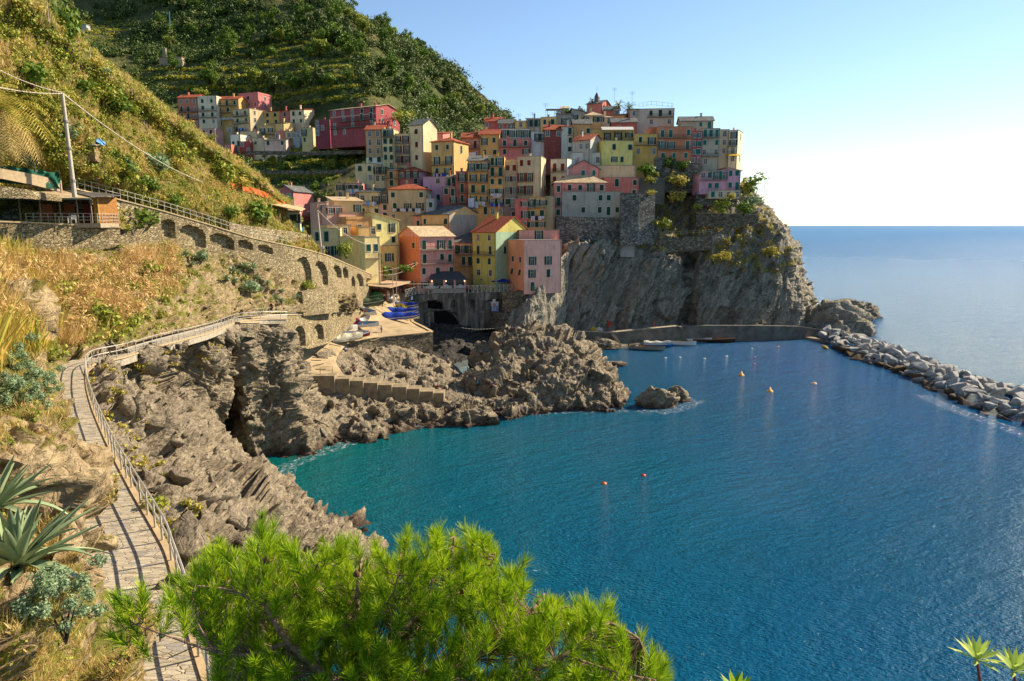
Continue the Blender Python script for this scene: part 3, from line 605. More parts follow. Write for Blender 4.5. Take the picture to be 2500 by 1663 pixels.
# quay
def deck_strip(name, top, width, depth, m, **k):
    mb = MB(); T = [Vector(t) for t in top]
    for i in range(len(T)-1):
        d0 = (T[min(i+1, len(T)-1)]-T[max(i-1, 0)]).xy.normalized(); d1 = (T[min(i+2, len(T)-1)]-T[i]).xy.normalized()
        n0 = Vector((-d0.y, d0.x, 0))*width; n1 = Vector((-d1.y, d1.x, 0))*width; z = Vector((0, 0, depth))
        mb.add([T[i], T[i+1], T[i+1]+n1, T[i]+n0, T[i]-z, T[i+1]-z, T[i+1]+n1-z, T[i]+n0-z], [(0,1,2,3),(0,4,5,1),(3,2,6,7),(1,5,6,2),(0,3,7,4)])
    return mb.build(name, m, **k)
QL = [P(1265,775,182), P(1330,800,190), P(1400,809,196), P(1490,813,197), P(1560,806,199.5), P(1655,797,203)]
QR = [P(1655,797,203), P(1720,795,204), P(1850,795,206), P(1950,797,208), P(2010,805,212)]
deck_strip('quay', QL, 2.2, 5, concG, kind='structure'); deck_strip('quay', QR, 1.2, 5, concG, kind='structure')
deck_strip('quay_top', [q+Vector((-.0, -.15, .13)) for q in QL], 2.0, .12, simple('#a3977f', .9), kind='structure')
LL = [PZ(1510,846,.7), PZ(1560,838,.7), PZ(1640,826,.7), PZ(1700,819,.7), PZ(1760,815,.7), PZ(1900,813,.7), PZ(2010,830,.7)]
deck_strip('landing', LL, 2.6, 2, simple('#8d8067', .9, var=.2), kind='structure')
# ---------------- railings
def railing(name, pts, h, n, m, r=.025, rails=(1., .55), cross=False, cat='railing', **k):
    T = [Vector(p) for p in pts]; L = [0]
    for i in range(1, len(T)): L.append(L[-1]+(T[i]-T[i-1]).length)
    def at(s):
        i = max(j for j in range(len(L)) if L[j] <= s+1e-9); i = min(i, len(L)-2); return T[i].lerp(T[i+1], (s-L[i])/(L[i+1]-L[i]))
    root = empty(name, T[0], cat=cat, **k); o = T[0]; up = Vector((0, 0, 1))
    Q = [at(L[-1]*i/n)-o for i in range(n+1)]
    pm = MB(); rm = MB()
    pmesh = MB().bar((0, 0, -.1), (0, 0, h), r*1.3).mesh('post', m)
    for q in Q: link('post', pmesh, root, q)
    for f in rails:
        for a, c in zip(Q[:-1], Q[1:]): rm.bar(a+up*h*f, c+up*h*f, r)
    if cross:
        for a, c in zip(Q[:-1], Q[1:]): rm.bar(a+up*h*.08, c+up*h, r); rm.bar(c+up*h*.08, a+up*h, r)
    rm.build('rails', m, root); return root
whiteMet = simple('#b9b3a6', .45, .3, var=.15)
greyMet = simple('#77736b', .5, .3)
rustMet = simple('#4a4038', .6, .3)
pathrail = [Vector(v)+Vector((0, 0, .1)) for v in OUT]
# near rails: posts 1.5 m apart with two tubes and thin infill
mb = None
root = empty('path_railing', pathrail[0], label='pale metal railing with close bars along the outer edge of the lower path', cat='railing')
ppm = MB().bar((0, 0, -.2), (0, 0, 1.1), .04, 4).mesh('post', whiteMet); o = pathrail[0]; rm = MB(); up = Vector((0, 0, 1)); acc = 0; last = None; lastb = 0; tot = 0
for i, p in enumerate(pathrail):
    q = p-o
    if i:
        for f in (1.08, .62): rm.bar(prev+up*f, q+up*f, .035, 5)
        seg = (q-prev).length; tot += seg
        if tot < 60:
            kk = int(tot/1.5) != int((tot-seg)/1.5)
        else: kk = int(tot/2.) != int((tot-seg)/2.)
        if kk or i == 1: link('post', ppm, root, q)
    prev = q
rm.build('rails', whiteMet, root)
# stair gate stub beside the path bend
railing('stair_railing', [PZ(238,930,23.7)+Vector((.3,0,0)), PZ(242,893,23.9)], 1.1, 3, whiteMet, label='short pale railing of the side steps just outside the path bend', cat='railing')
mb = MB()
for i in range(9):
    a = PZ(222, 945, 23.6); mb.box(a.x+.2+i*.28, a.x+.5+i*.28, a.y-1.2, a.y+.6, a.z-i*.3-3, a.z-i*.28)
mb.build('side_steps', kerbM, kind='structure')
def wt(x): return np.interp(x, [t[0] for t in WT], [t[1] for t in WT]), np.interp(x, [t[0] for t in WT], [t[2] for t in WT])
railing('promenade_railing', [P(x, wt(x)[0], wt(x)[1]+.3)+Vector((0,0,.15)) for x in range(190, 701, 30)], 1.25, 34, whiteMet, .035, label='long white railing on top of the arched promenade wall', cat='railing')
railing('walkway_railing', [P(x, y, Y)+Vector((0,0,.15)) for x, y, Y in HT], 1.2, 24, whiteMet, .03, label='white railing above the low wall with two arches', cat='railing')
railing('piazza_railing', [P(990,726,181)+Vector((0,0,.0)), P(1022,716.5,184.5)], 2., 4, whiteMet, .07, (1., .08), True, label='short sloping end of the crossed white railing by the ramp', cat='railing')
railing('piazza_railing', [P(1024,717.5,184.6), P(1150,715,187.1), P(1250,712.5,189.8)], 2., 21, whiteMet, .07, (1., .08), True, label='long white railing with crossed bars along the piazza edge', cat='railing')
railing('quay_railing', [q+Vector((0, .1, .1)) for q in QL], 1.2, 30, greyMet, .03, label='thin railing along the quay under the headland cliff', cat='railing')
railing('cliff_railing', [P(1556,574,210), P(1620,577,211.5), P(1738,570,213)], 1.2, 12, simple('#b4a37f'), .05, (1., .5), label='pale rail along the ledge path on the headland cliff', cat='railing')
railing('ramp_railing', [P(782,916,122.5), P(812,914.5,123.5)], 1.5, 1, rustMet, .03, label='small frame railing at the foot of the boat ramp', cat='railing')
railing('steps_railing', [P(930,912,131), P(985,918,131), P(1040,935,130), P(1080,950,128)], .9, 8, greyMet, .025, label='drooping rail along the rocks above the concrete steps', cat='railing')
# concrete steps down to the water
st = empty('concrete_steps', P(755,950,119), label='long flight of broad concrete steps descending from the boat ramp to the rocks', cat='steps'); off = st.location
xs = [752, 816, 852, 886, 921, 956, 992, 1024, 1057, 1083]; ys = [919, 919, 926, 931, 936, 941, 946, 951, 957, 961]; mb = MB()
for i in range(9):
    Y = 121.2+i*.55; a, c = P(xs[i], ys[i+1]-1, Y), P(xs[i+1], ys[i+1]-1, Y); zt = (a.z+c.z)/2; zb = P(xs[i], 945+i*5, Y).z-2.5
    mb.box(a.x-off.x, c.x-off.x, a.y-off.y, a.y+3.2-off.y, zb-off.z, zt-off.z)
mb.build('treads', simple('#8f7f63', .9, var=.25, scale=.8, bumpd=.03), st)
# iron stairs on quay
for (x0, y0, x1, y1, lb) in ((1490,813,1512,842,'left'), (1660,797,1683,816,'right')):
    a, c = P(x0, y0, 197.5 if lb == 'left' else 203), PZ(x1, y1, .9); rt = empty('quay_stairs', a, label='%s flight of steps from the quay path down to the landing' % lb, cat='stairs')
    mb = MB(); n = 10
    for i in range(n):
        q = (c-a)*(i/n); mb.box(q.x-.2, q.x+.4, q.y-1.2, q.y+.4, q.z-.6, q.z)
    mb.build('treads', concG, rt); mb = MB(); mb.bar((0,-1.2,1), c-a+Vector((0,-1.2,1)), .04)
    for i in range(0, n+1, 3): mb.bar((c-a)*(i/n)+Vector((0,-1.2,0)), (c-a)*(i/n)+Vector((0,-1.2,1)), .03)
    mb.build('handrail', greyMet, rt)

# ================================================================ HOUSES
ZM = {'0': (0, 0, 1), '1': (400, 200, 3.928), '2': (850, 240, 4.612), '3': (1150, 220, 5.238), '4': (1450, 220, 4.612), '5': (750, 440, 4.714), '6': (1050, 400, 4.285), '7': (1250, 560, 2.946)}
frameM = simple('#c8c0ae', .8); paneM, nt, b = newmat('window_glass'); b.inputs['Base Color'].default_value = (.02, .025, .03, 1); b.inputs['Roughness'].default_value = .12; b.inputs['Specular IOR Level'].default_value = .6
SH = {'g': simple('#12422c', .6, var=.3), 'b': simple('#7a2f14', .7, var=.25), 't': simple('#1c6a5c', .6, var=.25), 'k': simple('#18302a', .6, var=.3), 'r': simple('#5e1d14', .6, var=.25)}
def wmesh():
    M = {}
    for tall in (0, 1):
        w_, h_ = .55, (.85, 1.2)[tall]; z0 = 0
        f = MB(); t = .15
        f.box(-w_-t, -w_, -.07, .03, -h_, h_); f.box(w_, w_+t, -.07, .03, -h_, h_); f.box(-w_-t, w_+t, -.07, .03, h_, h_+t); f.box(-w_-t-.05, w_+t+.05, -.14, .03, -h_-.14, -h_)
        M['frame', tall] = f.mesh('window_frame', frameM)
        p = MB(); p.box(-w_, w_, -.012, .02, -h_, h_); M['pane', tall] = p.mesh('pane', paneM)
        bars = MB(); bars.box(-.03, .03, -.03, -.013, -h_, h_); bars.box(-w_, -.03, -.03, -.013, h_*.3, h_*.3+.05); bars.box(.03, w_, -.03, -.013, h_*.3, h_*.3+.05); M['bars', tall] = bars.mesh('glazing_bars', frameM)
        for key, mm in SH.items():
            s = MB(); s.box(-w_/2+.01, w_/2-.01, -.05, 0, -h_+.01, h_-.01)
            for q in range(7):
                zz = -h_+.15+q*(2*h_-.3)/6; s.box(-w_/2+.07, w_/2-.07, -.08, -.05, zz-.05, zz+.03)
            M['shutter', tall, key] = s.mesh('shutter', mm)
    return M
WM = wmesh()
def window(parent, x, z, kind, side, sh, fw, fd, bare=False):
    tall = kind.isupper(); k = kind.lower(); rz, loc = {'f': (0, (x, -.0, z)), 'r': (R(90), (fw, x, z)), 'l': (R(-90), (0, fd-x, z))}[side]
    wn = link('window', WM['frame', int(tall)], parent, loc, (0, 0, rz), (random.uniform(.86, 1.1), 1, random.uniform(.86, 1.06))); link('pane', WM['pane', int(tall)], wn)
    if k == 'w' or k == 'o': link('glazing_bars', WM['bars', int(tall)], wn)
    if k == 'g':
        tilt = random.random() < .2
        for s_ in (-1, 1): link('shutter', WM['shutter', int(tall), sh], wn, (s_*.275, -.075 if not tilt else -.25, 0), (R(-14) if tilt else 0, 0, 0))
    if k == 'o':
        for s_ in (-1, 1): link('shutter', WM['shutter', int(tall), sh], wn, (s_*.98, -.08, 0), (0, 0, s_*R(random.uniform(0, 25))))
    return wn
tileRed, nt, b = newmat('terracotta_tiles'); co = objc(nt); g = geo(nt)
wv = N(nt, 'TexWave', wave_type='BANDS', bands_direction='X'); wv.inputs['Scale'].default_value = 1.1; wv.inputs['Distortion'].default_value = .6; nt.links.new(co, wv.inputs[0])
c0 = ramp(nt, noise_tex(nt, g, 1.5, 6, .75), [(.3, '#5a2a1c'), (.5, '#a04a2c'), (.7, '#c46b44')]); c0 = mixc(nt, ramp(nt, noise_tex(nt, g, .5), [(.5, 0.), (.7, .6)]), c0, '#7a6248')
nt.links.new(c0, b.inputs['Base Color']); b.inputs['Roughness'].default_value = .9; bump(nt, b, math_n(nt, 'ADD', wv.outputs[1], noise_tex(nt, g, 4)), .8, .1)
def slate(name, cs):
    m, nt, b = newmat(name); g = geo(nt); v = N(nt, 'TexVoronoi'); v.inputs['Scale'].default_value = 2.2; nt.links.new(g, v.inputs['Vector']); sp = N(nt, 'SeparateColor'); nt.links.new(v.outputs['Color'], sp.inputs[0])
    c0 = ramp(nt, sp.outputs[0], [(0., cs[0]), (.6, cs[1]), (1., cs[2])]); nt.links.new(mixc(nt, ramp(nt, noise_tex(nt, g, .6), [(.45, 0.), (.7, .5)]), c0, cs[3]), b.inputs['Base Color'])
    b.inputs['Roughness'].default_value = .8; bump(nt, b, sp.outputs[0], .8, .06); return m
slateG = slate('slate_roof', ('#4a4c4c', '#63645f', '#7a786e', '#544c40')); slateC = slate('stone_roof', ('#a08a68', '#bca27c', '#cdb690', '#8a7558'))
ROOFM = {'r': tileRed, 's': slateG, 'c': slateC}
pave = simple('#8f8474', .9, var=.2, scale=1.)
HOUSES = []
def house(zm, X0, X1, Yt, Yb, color, roof, rows, label, a=0, dp=8, side='', rh=None, ext=7, D=None, sh='g', srows='', scol=None, cat='house', chim=1, name=None, laundry=None, rs=None, band=None, low=None):
    ox, oy, sc = ZM[zm]; x0, x1 = ox+X0/sc, ox+X1/sc; yt, yb = oy+Yt/sc, oy+Yb/sc
    if D is None: D = float(np.interp(yb, [250, 300, 400, 500, 600, 700], [252, 245, 229, 216, 204, 193]))
    if zm == '1': D = D if D else 320
    a = R(a); L = P(x0, (yt+yb)/2, D); ca, sa = math.cos(a), math.sin(a)
    zc = L.y*CP-(L.z-H)*SP; k = (x1-1250)/F; w_ = (k*zc-L.x)/(ca-k*sa*CP)
    # height from the middle of the front
    Dm = D+w_*sa*.5; zt = P((x0+x1)/2, yt, Dm).z; zb = P((x0+x1)/2, yb, Dm).z; h = zt-zb; b0 = -ext
    root = empty(name or {'house': 'house', 'tower': 'tower'}.get(cat, cat.replace(' ', '_')), (L.x, L.y, zb), a, label=label, cat=cat)
    wm = plaster(color); d = dp; rt = roof[0]; rm = ROOFM.get(roof[1:2], slateG); rh_ = rh if rh is not None else {'p': 1.8, 'g': w_*.22, 'h': 1.8, 's': 1.2, 't': 1.4}.get(rt, 0)
    mb = MB()
    def prism(top):   # walls with custom top heights at the four corners / ridge points
        mb.add([(0,0,b0),(w_,0,b0),(w_,d,b0),(0,d,b0),(0,0,top[0]),(w_,0,top[1]),(w_,d,top[2]),(0,d,top[3])], [(0,3,2,1),(4,5,6,7),(0,1,5,4),(1,2,6,5),(2,3,7,6),(3,0,4,7)])
    rb = MB(); ov = .45; t = .18
    if rt == 'f':
        prism((h,)*4); pt = .25; ph = .7 if 'o' not in roof else .12
        pb = MB(); pb.box(-.12, w_+.12, -.12, pt, h, h+ph); pb.box(-.12, w_+.12, d-pt, d+.12, h, h+ph); pb.box(-.12, pt, pt, d-pt, h, h+ph); pb.box(w_-pt, w_+.12, pt, d-pt, h, h+ph)
        pb.build('parapet', wm if 'o' not in roof else simple('#8f877a', .9), root); rb.box(pt, w_-pt, pt, d-pt, h, h+.08); rb.build('roof', pave, root)
    elif rt == 's':
        prism((h, h, h+rh_, h+rh_)); rb.slab([(-ov,-ov,h-rh_*ov/d+t),(w_+ov,-ov,h-rh_*ov/d+t),(w_+ov,d+ov,h+rh_*(1+ov/d)+t),(-ov,d+ov,h+rh_*(1+ov/d)+t)], t); rb.build('roof', rm, root)
    elif rt in 'tu':
        l_, r_ = (h+rh_, h) if rt == 't' else (h, h+rh_); prism((l_, r_, r_, l_)); rb.slab([(-ov,-ov,l_+t),(w_+ov,-ov,r_+t),(w_+ov,d+ov,r_+t),(-ov,d+ov,l_+t)], t); rb.build('roof', rm, root)
    elif rt == 'p':
        prism((h,)*4); mb.add([(0,0,h),(0,d,h),(0,d/2,h+rh_)], [(0,2,1)]); mb.add([(w_,0,h),(w_,d,h),(w_,d/2,h+rh_)], [(0,1,2)])
        q = rh_*ov/(d/2); rb.slab([(-ov,-ov,h-q+t),(w_+ov,-ov,h-q+t),(w_+ov,d/2,h+rh_+t),(-ov,d/2,h+rh_+t)], t); rb.slab([(-ov,d/2,h+rh_+t),(w_+ov,d/2,h+rh_+t),(w_+ov,d+ov,h-q+t),(-ov,d+ov,h-q+t)], t); rb.build('roof', rm, root)
    elif rt == 'g':
        prism((h,)*4); mb.add([(0,0,h),(w_,0,h),(w_/2,0,h+rh_)], [(0,1,2)]); mb.add([(0,d,h),(w_,d,h),(w_/2,d,h+rh_)], [(0,2,1)])
        q = rh_*ov/(w_/2); rb.slab([(-ov,-ov,h-q+t),(w_/2,-ov,h+rh_+t),(w_/2,d+ov,h+rh_+t),(-ov,d+ov,h-q+t)], t); rb.slab([(w_/2,-ov,h+rh_+t),(w_+ov,-ov,h-q+t),(w_+ov,d+ov,h-q+t),(w_/2,d+ov,h+rh_+t)], t); rb.build('roof', rm, root)
    elif rt == 'h':
        prism((h,)*4); r1, r2 = (min(d, w_)/2, w_-min(d, w_)/2); z0 = h+.05; z1 = h+rh_; A4 = [(-ov,-ov,z0),(w_+ov,-ov,z0),(w_+ov,d+ov,z0),(-ov,d+ov,z0)]; B2 = [(r1,d/2,z1),(max(r2, r1+.05),d/2,z1)]
        rb.add(A4+B2+[(x,y,z-t) for x,y,z in A4], [(0,1,5,4),(1,2,5),(2,3,4,5),(3,0,4),(6,7,1,0),(7,8,2,1),(8,9,3,2),(9,6,0,3),(9,8,7,6)]); rb.build('roof', rm, root)
    mb.build('walls', wm, root)
    if low: # differently coloured lower part, standing 3 mm proud
        fr, lc = low; lb = MB(); lb.box(-.03, w_+.03, -.03, d*.5, b0, h*fr); lb.build('lower_wall', plaster(lc), root)
    if scol: sb = MB(); sb.box(w_, w_+.03, .0, d, b0, h-.02) if side != 'l' else sb.box(-.03, 0, 0, d, b0, h-.02); sb.build('side_wall', plaster(scol), root)
    if band:
        for q in band: MB().box(-.04, w_+.04, -.05, .02, h*q-.12, h*q+.12).build('string_course', simple('#c4b597', .8), root)
    def place(rows, side, fw_):
        rr = rows.split(',') if rows else []
        n = len(rr)
        for i, row in enumerate(rr):
            fl = h/n; zc_ = h-(i+.5)*fl; bal = '-' in row; lau = '=' in row; cells = row.replace('-', '').replace('=', '').strip(); m_ = len(cells)
            for j, ch in enumerate(cells):
                if ch == '.' or ch == ' ': continue
                hz = 1.2 if ch.isupper() else .85
                xx = fw_*(j+.5+(.04*math.sin(i*3+j*5)))/m_; z_ = min(zc_, h-hz-.35) if fl > 2*hz else zc_
                if ch.isupper() and fl > 2.6: z_ = h-(i+1)*fl+hz+.25
                window(root, xx, z_, ch, side, sh, w_, d)
            if bal and side == 'f':
                up_ = [j for j, ch in enumerate(cells) if ch != '.']; x_0 = fw_*(up_[0])/m_+.15 if up_ else .2; x_1 = fw_*(up_[-1]+1)/m_-.15 if up_ else fw_-.2
                zf = h-(i+1)*fl+.12; B_ = MB(); B_.box(x_0, x_1, -1.05, -.0, zf-.14, zf); bo = B_.build('balcony', simple('#80786c', .9), root)
                rl = MB(); rl.box(x_0, x_1, -1.04, -1.0, zf+.95, zf+1.0); rl.box(x_0, x_0+.04, -1.0, 0, zf+.95, zf+1.); rl.box(x_1-.04, x_1, -1.0, 0, zf+.95, zf+1.); nb = max(3, int((x_1-x_0)/.22))
                for q in range(nb+1): xx = x_0+(x_1-x_0-.03)*q/nb; rl.box(xx, xx+.03, -1.04, -1.01, zf, zf+.95)
                rl.build('balcony_railing', rustMet, bo)
            if lau: LAUN.append((root, L, a, fw_, h-(i+1)*fl+.9, label, i))
    place(rows, 'f', w_); place(srows, 'l' if side == 'l' else 'r', d)
    for q in range(chim):
        cx, cy = w_*(.25+.5*random.random()), d*(.3+.3*random.random()); c_ = MB(); zb_ = h-.2; hh = (rh_+1.1 if rt in 'pghst' else 1.1); c_.box(cx-.3, cx+.3, cy-.3, cy+.3, zb_, h+hh); c_.box(cx-.4, cx+.4, cy-.4, cy+.4, h+hh, h+hh+.12); c_.build('chimney', wm, root)
    # downpipe
    dpb = MB(); dpb.bar((w_-.25, -.08, b0), (w_-.25, -.08, h), .06); dpb.build('downpipe', simple('#6d6257', .6), root)
    root['w'] = w_; root['h'] = h; HOUSES.append((root, w_, d, h)); return root
LAUN = []
H_ = house
OC, OC2, PK, SAL, RED, CRM, BEI, GRY = '#b5892f', '#c29a3c', '#b06a5e', '#b9664a', '#96392c', '#b8a473', '#a8956e', '#8c8b7c'
# --- distant cluster on the left (zoom 1)
T = dict(D=322, ext=9)
H_('1',140,330,150,430,'#b05c34','pr','www,GGw-,GGw-,www','orange four-storey house at the far left end of the distant cluster',a=-5,**T)
H_('1',330,512,150,410,'#bfae8e','fs','gg,gg-,gg-,gw','cream four-storey house right of the orange one in the distant cluster',a=-5,D=321,ext=9,low=None)
H_('1',505,722,165,432,'#b08530','pr','gGg-,wg.-,g..=,w..','ochre house with a top-floor balcony and hanging laundry in the distant cluster',a=-5,D=323,ext=9)
H_('1',722,905,120,250,'#ad5a55','fs','gg.,.ww','pink block standing highest in the distant cluster, right of the ochre house',a=-22,D=332,dp=9,srows='w,w',ext=9)
H_('1',668,826,262,470,'#b29a6c','fo','gg-,gg-,w..=','beige house with a sunlit right side, in front of the distant ochre house',a=-28,D=316,dp=11,srows='ww,ww,ww',ext=8)
H_('1',955,1110,285,410,'#b89030','sr','gg,gg','mustard two-storey house left of the coral one in the distant row',a=-4,D=318)
H_('1',1110,1211,278,410,'#b45a45','sr','g,g','narrow coral house between mustard and cream houses in the distant row',a=-4,D=318)
H_('1',1211,1345,268,410,'#c4ad84','sr','gg,gg','cream two-storey house at the right end of the distant row',a=-18,D=317,dp=8)
H_('1',350,492,450,575,'#bb7f72','fo','gg,.o','small pink house below the cream four-storey one',a=-10,D=306,dp=6)
H_('1',598,668,430,560,'#8f8058','fo','w,.','small olive house tucked at the foot of the ochre house',D=311,dp=6)
H_('1',905,1065,420,505,'#b09450','fo','Oo-','long low olive-yellow house with an open terrace, mid distant cluster',a=-5,D=310,dp=6)
H_('1',1020,1150,400,500,'#c09a55','su','w.','sunlit ochre cube house below the mustard house',a=-25,D=311,dp=6)
H_('1',640,735,505,620,'#c2b8a0','fo','..,gG','small white house with a rooftop terrace in the lower distant cluster',a=-20,D=303,dp=6)
H_('1',726,832,572,682,'#8f2f28','fo','w.,.w','small crimson house at the bottom of the distant cluster',a=-5,D=300,dp=6)
H_('1',735,900,475,570,'#a8946a','fo','.G.','beige house with a dark doorway beneath the sunlit beige one',a=-12,D=308,dp=6)
H_('1',850,965,540,622,'#b9a37c','fo','w.','small cream house between the crimson cube and the pink low row',a=-15,D=302,dp=6)
H_('1',1062,1162,478,552,'#b5604a','fo','w.','small terracotta house on the lower distant row',D=305,dp=6)
H_('1',1162,1236,474,546,'#b99a58','fo','w','small yellow house right of the small terracotta one',D=305,dp=6)
H_('1',1236,1305,480,545,'#7c8a96','fo','ww','small blue-grey house on the lower distant row',D=304,dp=6)
H_('1',965,1170,556,616,'#c09a88','so','g.g','long low pale pink house at the bottom right of the distant cluster',a=-4,D=300,dp=6)
H_('1',1320,1430,440,592,'#b8a466','fo','O.-,g.','pale yellow house with a white balcony left of the crimson buildings',a=-20,D=292,dp=6)
H_('1',480,580,600,672,'#8a7d66','fo','w.','low grey-beige house at the lower left of the distant cluster',D=296,dp=6,chim=0)
H_('1',580,646,596,672,'#a8553c','fo','w','tiny orange-red house beside the low grey-beige one',D=295,dp=6,chim=0)
H_('1',1450,1592,362,520,'#7e2830','fo','w..,ww.,w..','small crimson house left of the large crimson building',a=-10,D=284,dp=7,ext=5)
H_('1',1595,2035,255,500,'#8c2c30','pc','wwwgg,.wwGG-,w.w.w-,ww..w','large crimson building with a sunlit right side and a hipped pale roof',a=-28,D=268,dp=14,srows='gg,ww,gg',rh=1.6,chim=3,cat='building',ext=4.5,band=(.72,))
H_('1',1082,1243,1045,1165,'#a8564e','gs','.w','pink gabled house alone in the valley behind the orange mesh fence',a=-12,D=205,dp=12,rh=1.6)
H_('1',1165,1305,1245,1378,'#c4b478','sc','.gg','small cream house with green shutters among vines at the end of the dry stone walls',a=15,D=136,dp=6,ext=3)
# --- village left/centre (zoom 2)
H_('2',200,386,352,735,'#a07c48','pr','ww,ww,ww,gg','tall brown frescoed tower house at the left edge of the village',a=-4,low=(.17,'#c4bda8'))
H_('2',386,516,345,800,'#b3a468','fo','GO-,gg,gg,gg,.w','pale yellow house between the frescoed tower and the red-shuttered house',a=-4,dp=7)
H_('2',514,700,400,740,'#b8a06a','fo','oO-,OO-,OO-','cream house with dark red shutters and balconies left of the gabled tower',sh='r',a=-4,dp=7)
H_('2',695,846,300,740,'#bda878','ps','g,g,g','tall cream tower house with a white sunlit gable on its right',sh='r',a=-27,dp=8.2,rh=2.2,cat='tower house',name='tower_house',chim=0)
H_('2',846,1066,400,470,'#b4675c','sr','OO.','pink rooftop house right of the white sunlit gable',a=-20,D=243,dp=7)
H_('2',750,940,480,850,'#b29a5c','fo','oo,..,.G','cream house with red shutters behind the terracotta-roofed ochre one',sh='r',a=-4,D=236,dp=7)
H_('2',938,1190,485,885,'#ae8c42','hr','gg,OO-,GO-=','ochre house with terracotta hip roof and white linen on its lowest balcony',a=-24,dp=10,srows='G,.,.')
H_('2',415,556,812,1000,'#c0832a','ss','G-,g','bright orange house with one tall green door above the red-roofed house',a=-4,dp=7)
H_('2',80,302,738,945,'#b3a06c','fo','gg,.w','low cream house at the left foot of the frescoed tower',a=-10,dp=6)
H_('2',300,420,770,945,'#a8945f','fo','OO-,ww','cream house wing with arched doors beside the low cream house',D=221,dp=6,chim=0)
H_('2',556,800,822,970,'#a8544c','hr','wOO-,..g','rosy house with a dark red roof and long balcony below the cream houses',a=-15,dp=9,scol='#a27a90')
H_('2',845,1115,885,1160,'#a2788a','fo','..w.,g..w,..g.','lilac house in the middle of the village',a=-5,dp=7)
H_('2',1110,1212,895,998,'#b8702a','ss','GG-','small orange house on top of the brick-red one',D=215,dp=6)
H_('2',1066,1218,998,1290,'#a04836','fo','gG,.o-,..','brick-red house left of the tall narrow red one',D=213,dp=6)
H_('2',1215,1352,825,1300,'#9c4a3c','fo','O-,G-,G-,g','tall narrow red house with four stacked balconies',D=213,dp=7)
H_('2',455,875,1025,1400,'#a08c62','hr','g..g,goO=,w...','broad beige house with a dark terracotta hip roof',a=-6,dp=9)
H_('2',875,980,1130,1270,'#7f8790','fo','g','blue-grey narrow house right of the broad beige one',D=208,dp=6)
H_('2',125,355,1055,1345,'#b3a06a','ss','w.O-=,g.g','pale yellow house with a laundry terrace under a slate roof',a=-5,dp=7)
H_('2',352,474,1095,1360,'#b08078','fo','O-,g,g','narrow pink-and-lilac house between the pale yellow and the broad beige ones',dp=6)
H_('2',1350,1582,705,1320,'#b6852a','ss','Ogo-,OO-,GG-,Oo-=,w.G','tall ochre house hung with white sheets, left of its ochre neighbour',a=-3,D=211,dp=7,rh=2.)
H_('2',1580,1757,655,1330,'#bb8c2c','fo','GO-,GG-,gg,oo-=,oo-=,ww','tall ochre house with a roof terrace and blue laundry, right of its ochre neighbour',a=-3,D=211,dp=7)
H_('2',1758,1912,720,1095,'#b0966a','ft','gg,oo,oO','beige house with rust shutters, narrower and left of the two',sh='b',D=215,dp=7)
H_('2',1758,1888,1095,1375,'#67635a','fo','gO,.G','grey stone house under the narrower beige house',D=210,dp=7,chim=0)
H_('2',1908,2172,655,1085,'#b39c72','fo','gg.,OO.-,OO.-','broad beige house with rust-brown shutters and flat roof terrace',sh='b',a=-12,D=214,dp=9,srows='.,.g,.g')
H_('2',1282,1484,440,700,'#a06440','pr','GG-,ww=','brown-orange house with a bright terracotta roof at the top left of the village',sh='r',a=-3,dp=7,D=236)
H_('2',1480,1702,405,672,'#b08a34','pr','Og,gg','mustard house beside the brown-orange one under a tiled roof',a=-3,dp=7,D=236)
H_('2',1700,2062,455,650,'#ac5c54','fo','gGg-,g.o','dusky pink house with a large white-framed roof terrace',a=-2,dp=7,D=236)
H_('2',1720,2050,345,450,'#b7b2a2','fo','OOOO','white glazed roof pavilion on the dusky pink house',D=240,dp=5,chim=0)
H_('2',2060,2212,378,598,'#aeb0b0','fo','.OO-,..','white house with a small terrace left of the dark red house',D=238,dp=6)
H_('3',942,1156,505,812,'#742c22','pr','w.w,...,...','dark ox-blood red house with few windows',D=236,dp=7)
H_('3',170,362,400,500,'#a84f3e','pr','w..','low coral house highest on the left skyline',D=256,dp=7,a=-10)
H_('3',355,566,425,505,'#9e4434','ps','w.ww','low brick-red house on the skyline left of the yellow one',D=252,dp=7)
H_('3',563,712,395,490,'#b8943c','fo','.w.','small yellow skyline house',D=250,dp=7)
H_('3',712,892,370,480,'#9a907c','ss','OOO','grey-beige skyline house with a glazed front',D=252,dp=7)
H_('3',890,1100,345,470,'#b59a50','fo','gg','yellow skyline house with two green windows under the pergola',a=-14,D=250,dp=8)
H_('3',1165,1252,235,300,'#c9bda4','sc','.','small white rooftop cabin on the skyline',D=258,dp=4,chim=0)
H_('3',1100,1292,305,460,'#86827a','ss','.Ow','grey shaded house on the skyline right of the pergola',D=250,dp=7)
H_('3',1290,1480,290,420,'#8c867c','ts','O..','grey house with pale chimneys just left of the terracotta gable',D=252,dp=7)
H_('3',1156,1302,468,812,'#a9b0a4','sr','.G-,.g,.g','pale grey-green house right of the dark red one',D=236,dp=7)
H_('3',1300,1522,640,800,'#a09482','pr','.ww','small grey house with a terracotta roof and weathered white gable',a=-33,D=226,dp=9,rh=2.,scol='#a9a698',chim=1)
H_('3',1290,1665,800,985,'#b9ae9c','fo','...w','whitewashed wall house below the weathered gable',D=224,dp=5,chim=0)
H_('3',1310,1538,430,610,'#ab8442','ps','.Gg','ochre-brown house with one wide dark opening',D=240,dp=7)
H_('3',1550,2082,500,650,'#a89442','fo','.OOo-','yellow terrace storey with a white awning',D=232,dp=5,chim=0)
H_('3',1682,2078,648,965,'#c0b04a','fo','.g.g,.og.','pale yellow house with white corner strips and four windows',a=8,D=222,dp=8)
H_('3',1480,1676,172,305,'#b3584a','ps','.','terracotta-pink gabled house crowning the village',a=-32,D=262,dp=7,srows='ww',rh=1.4)
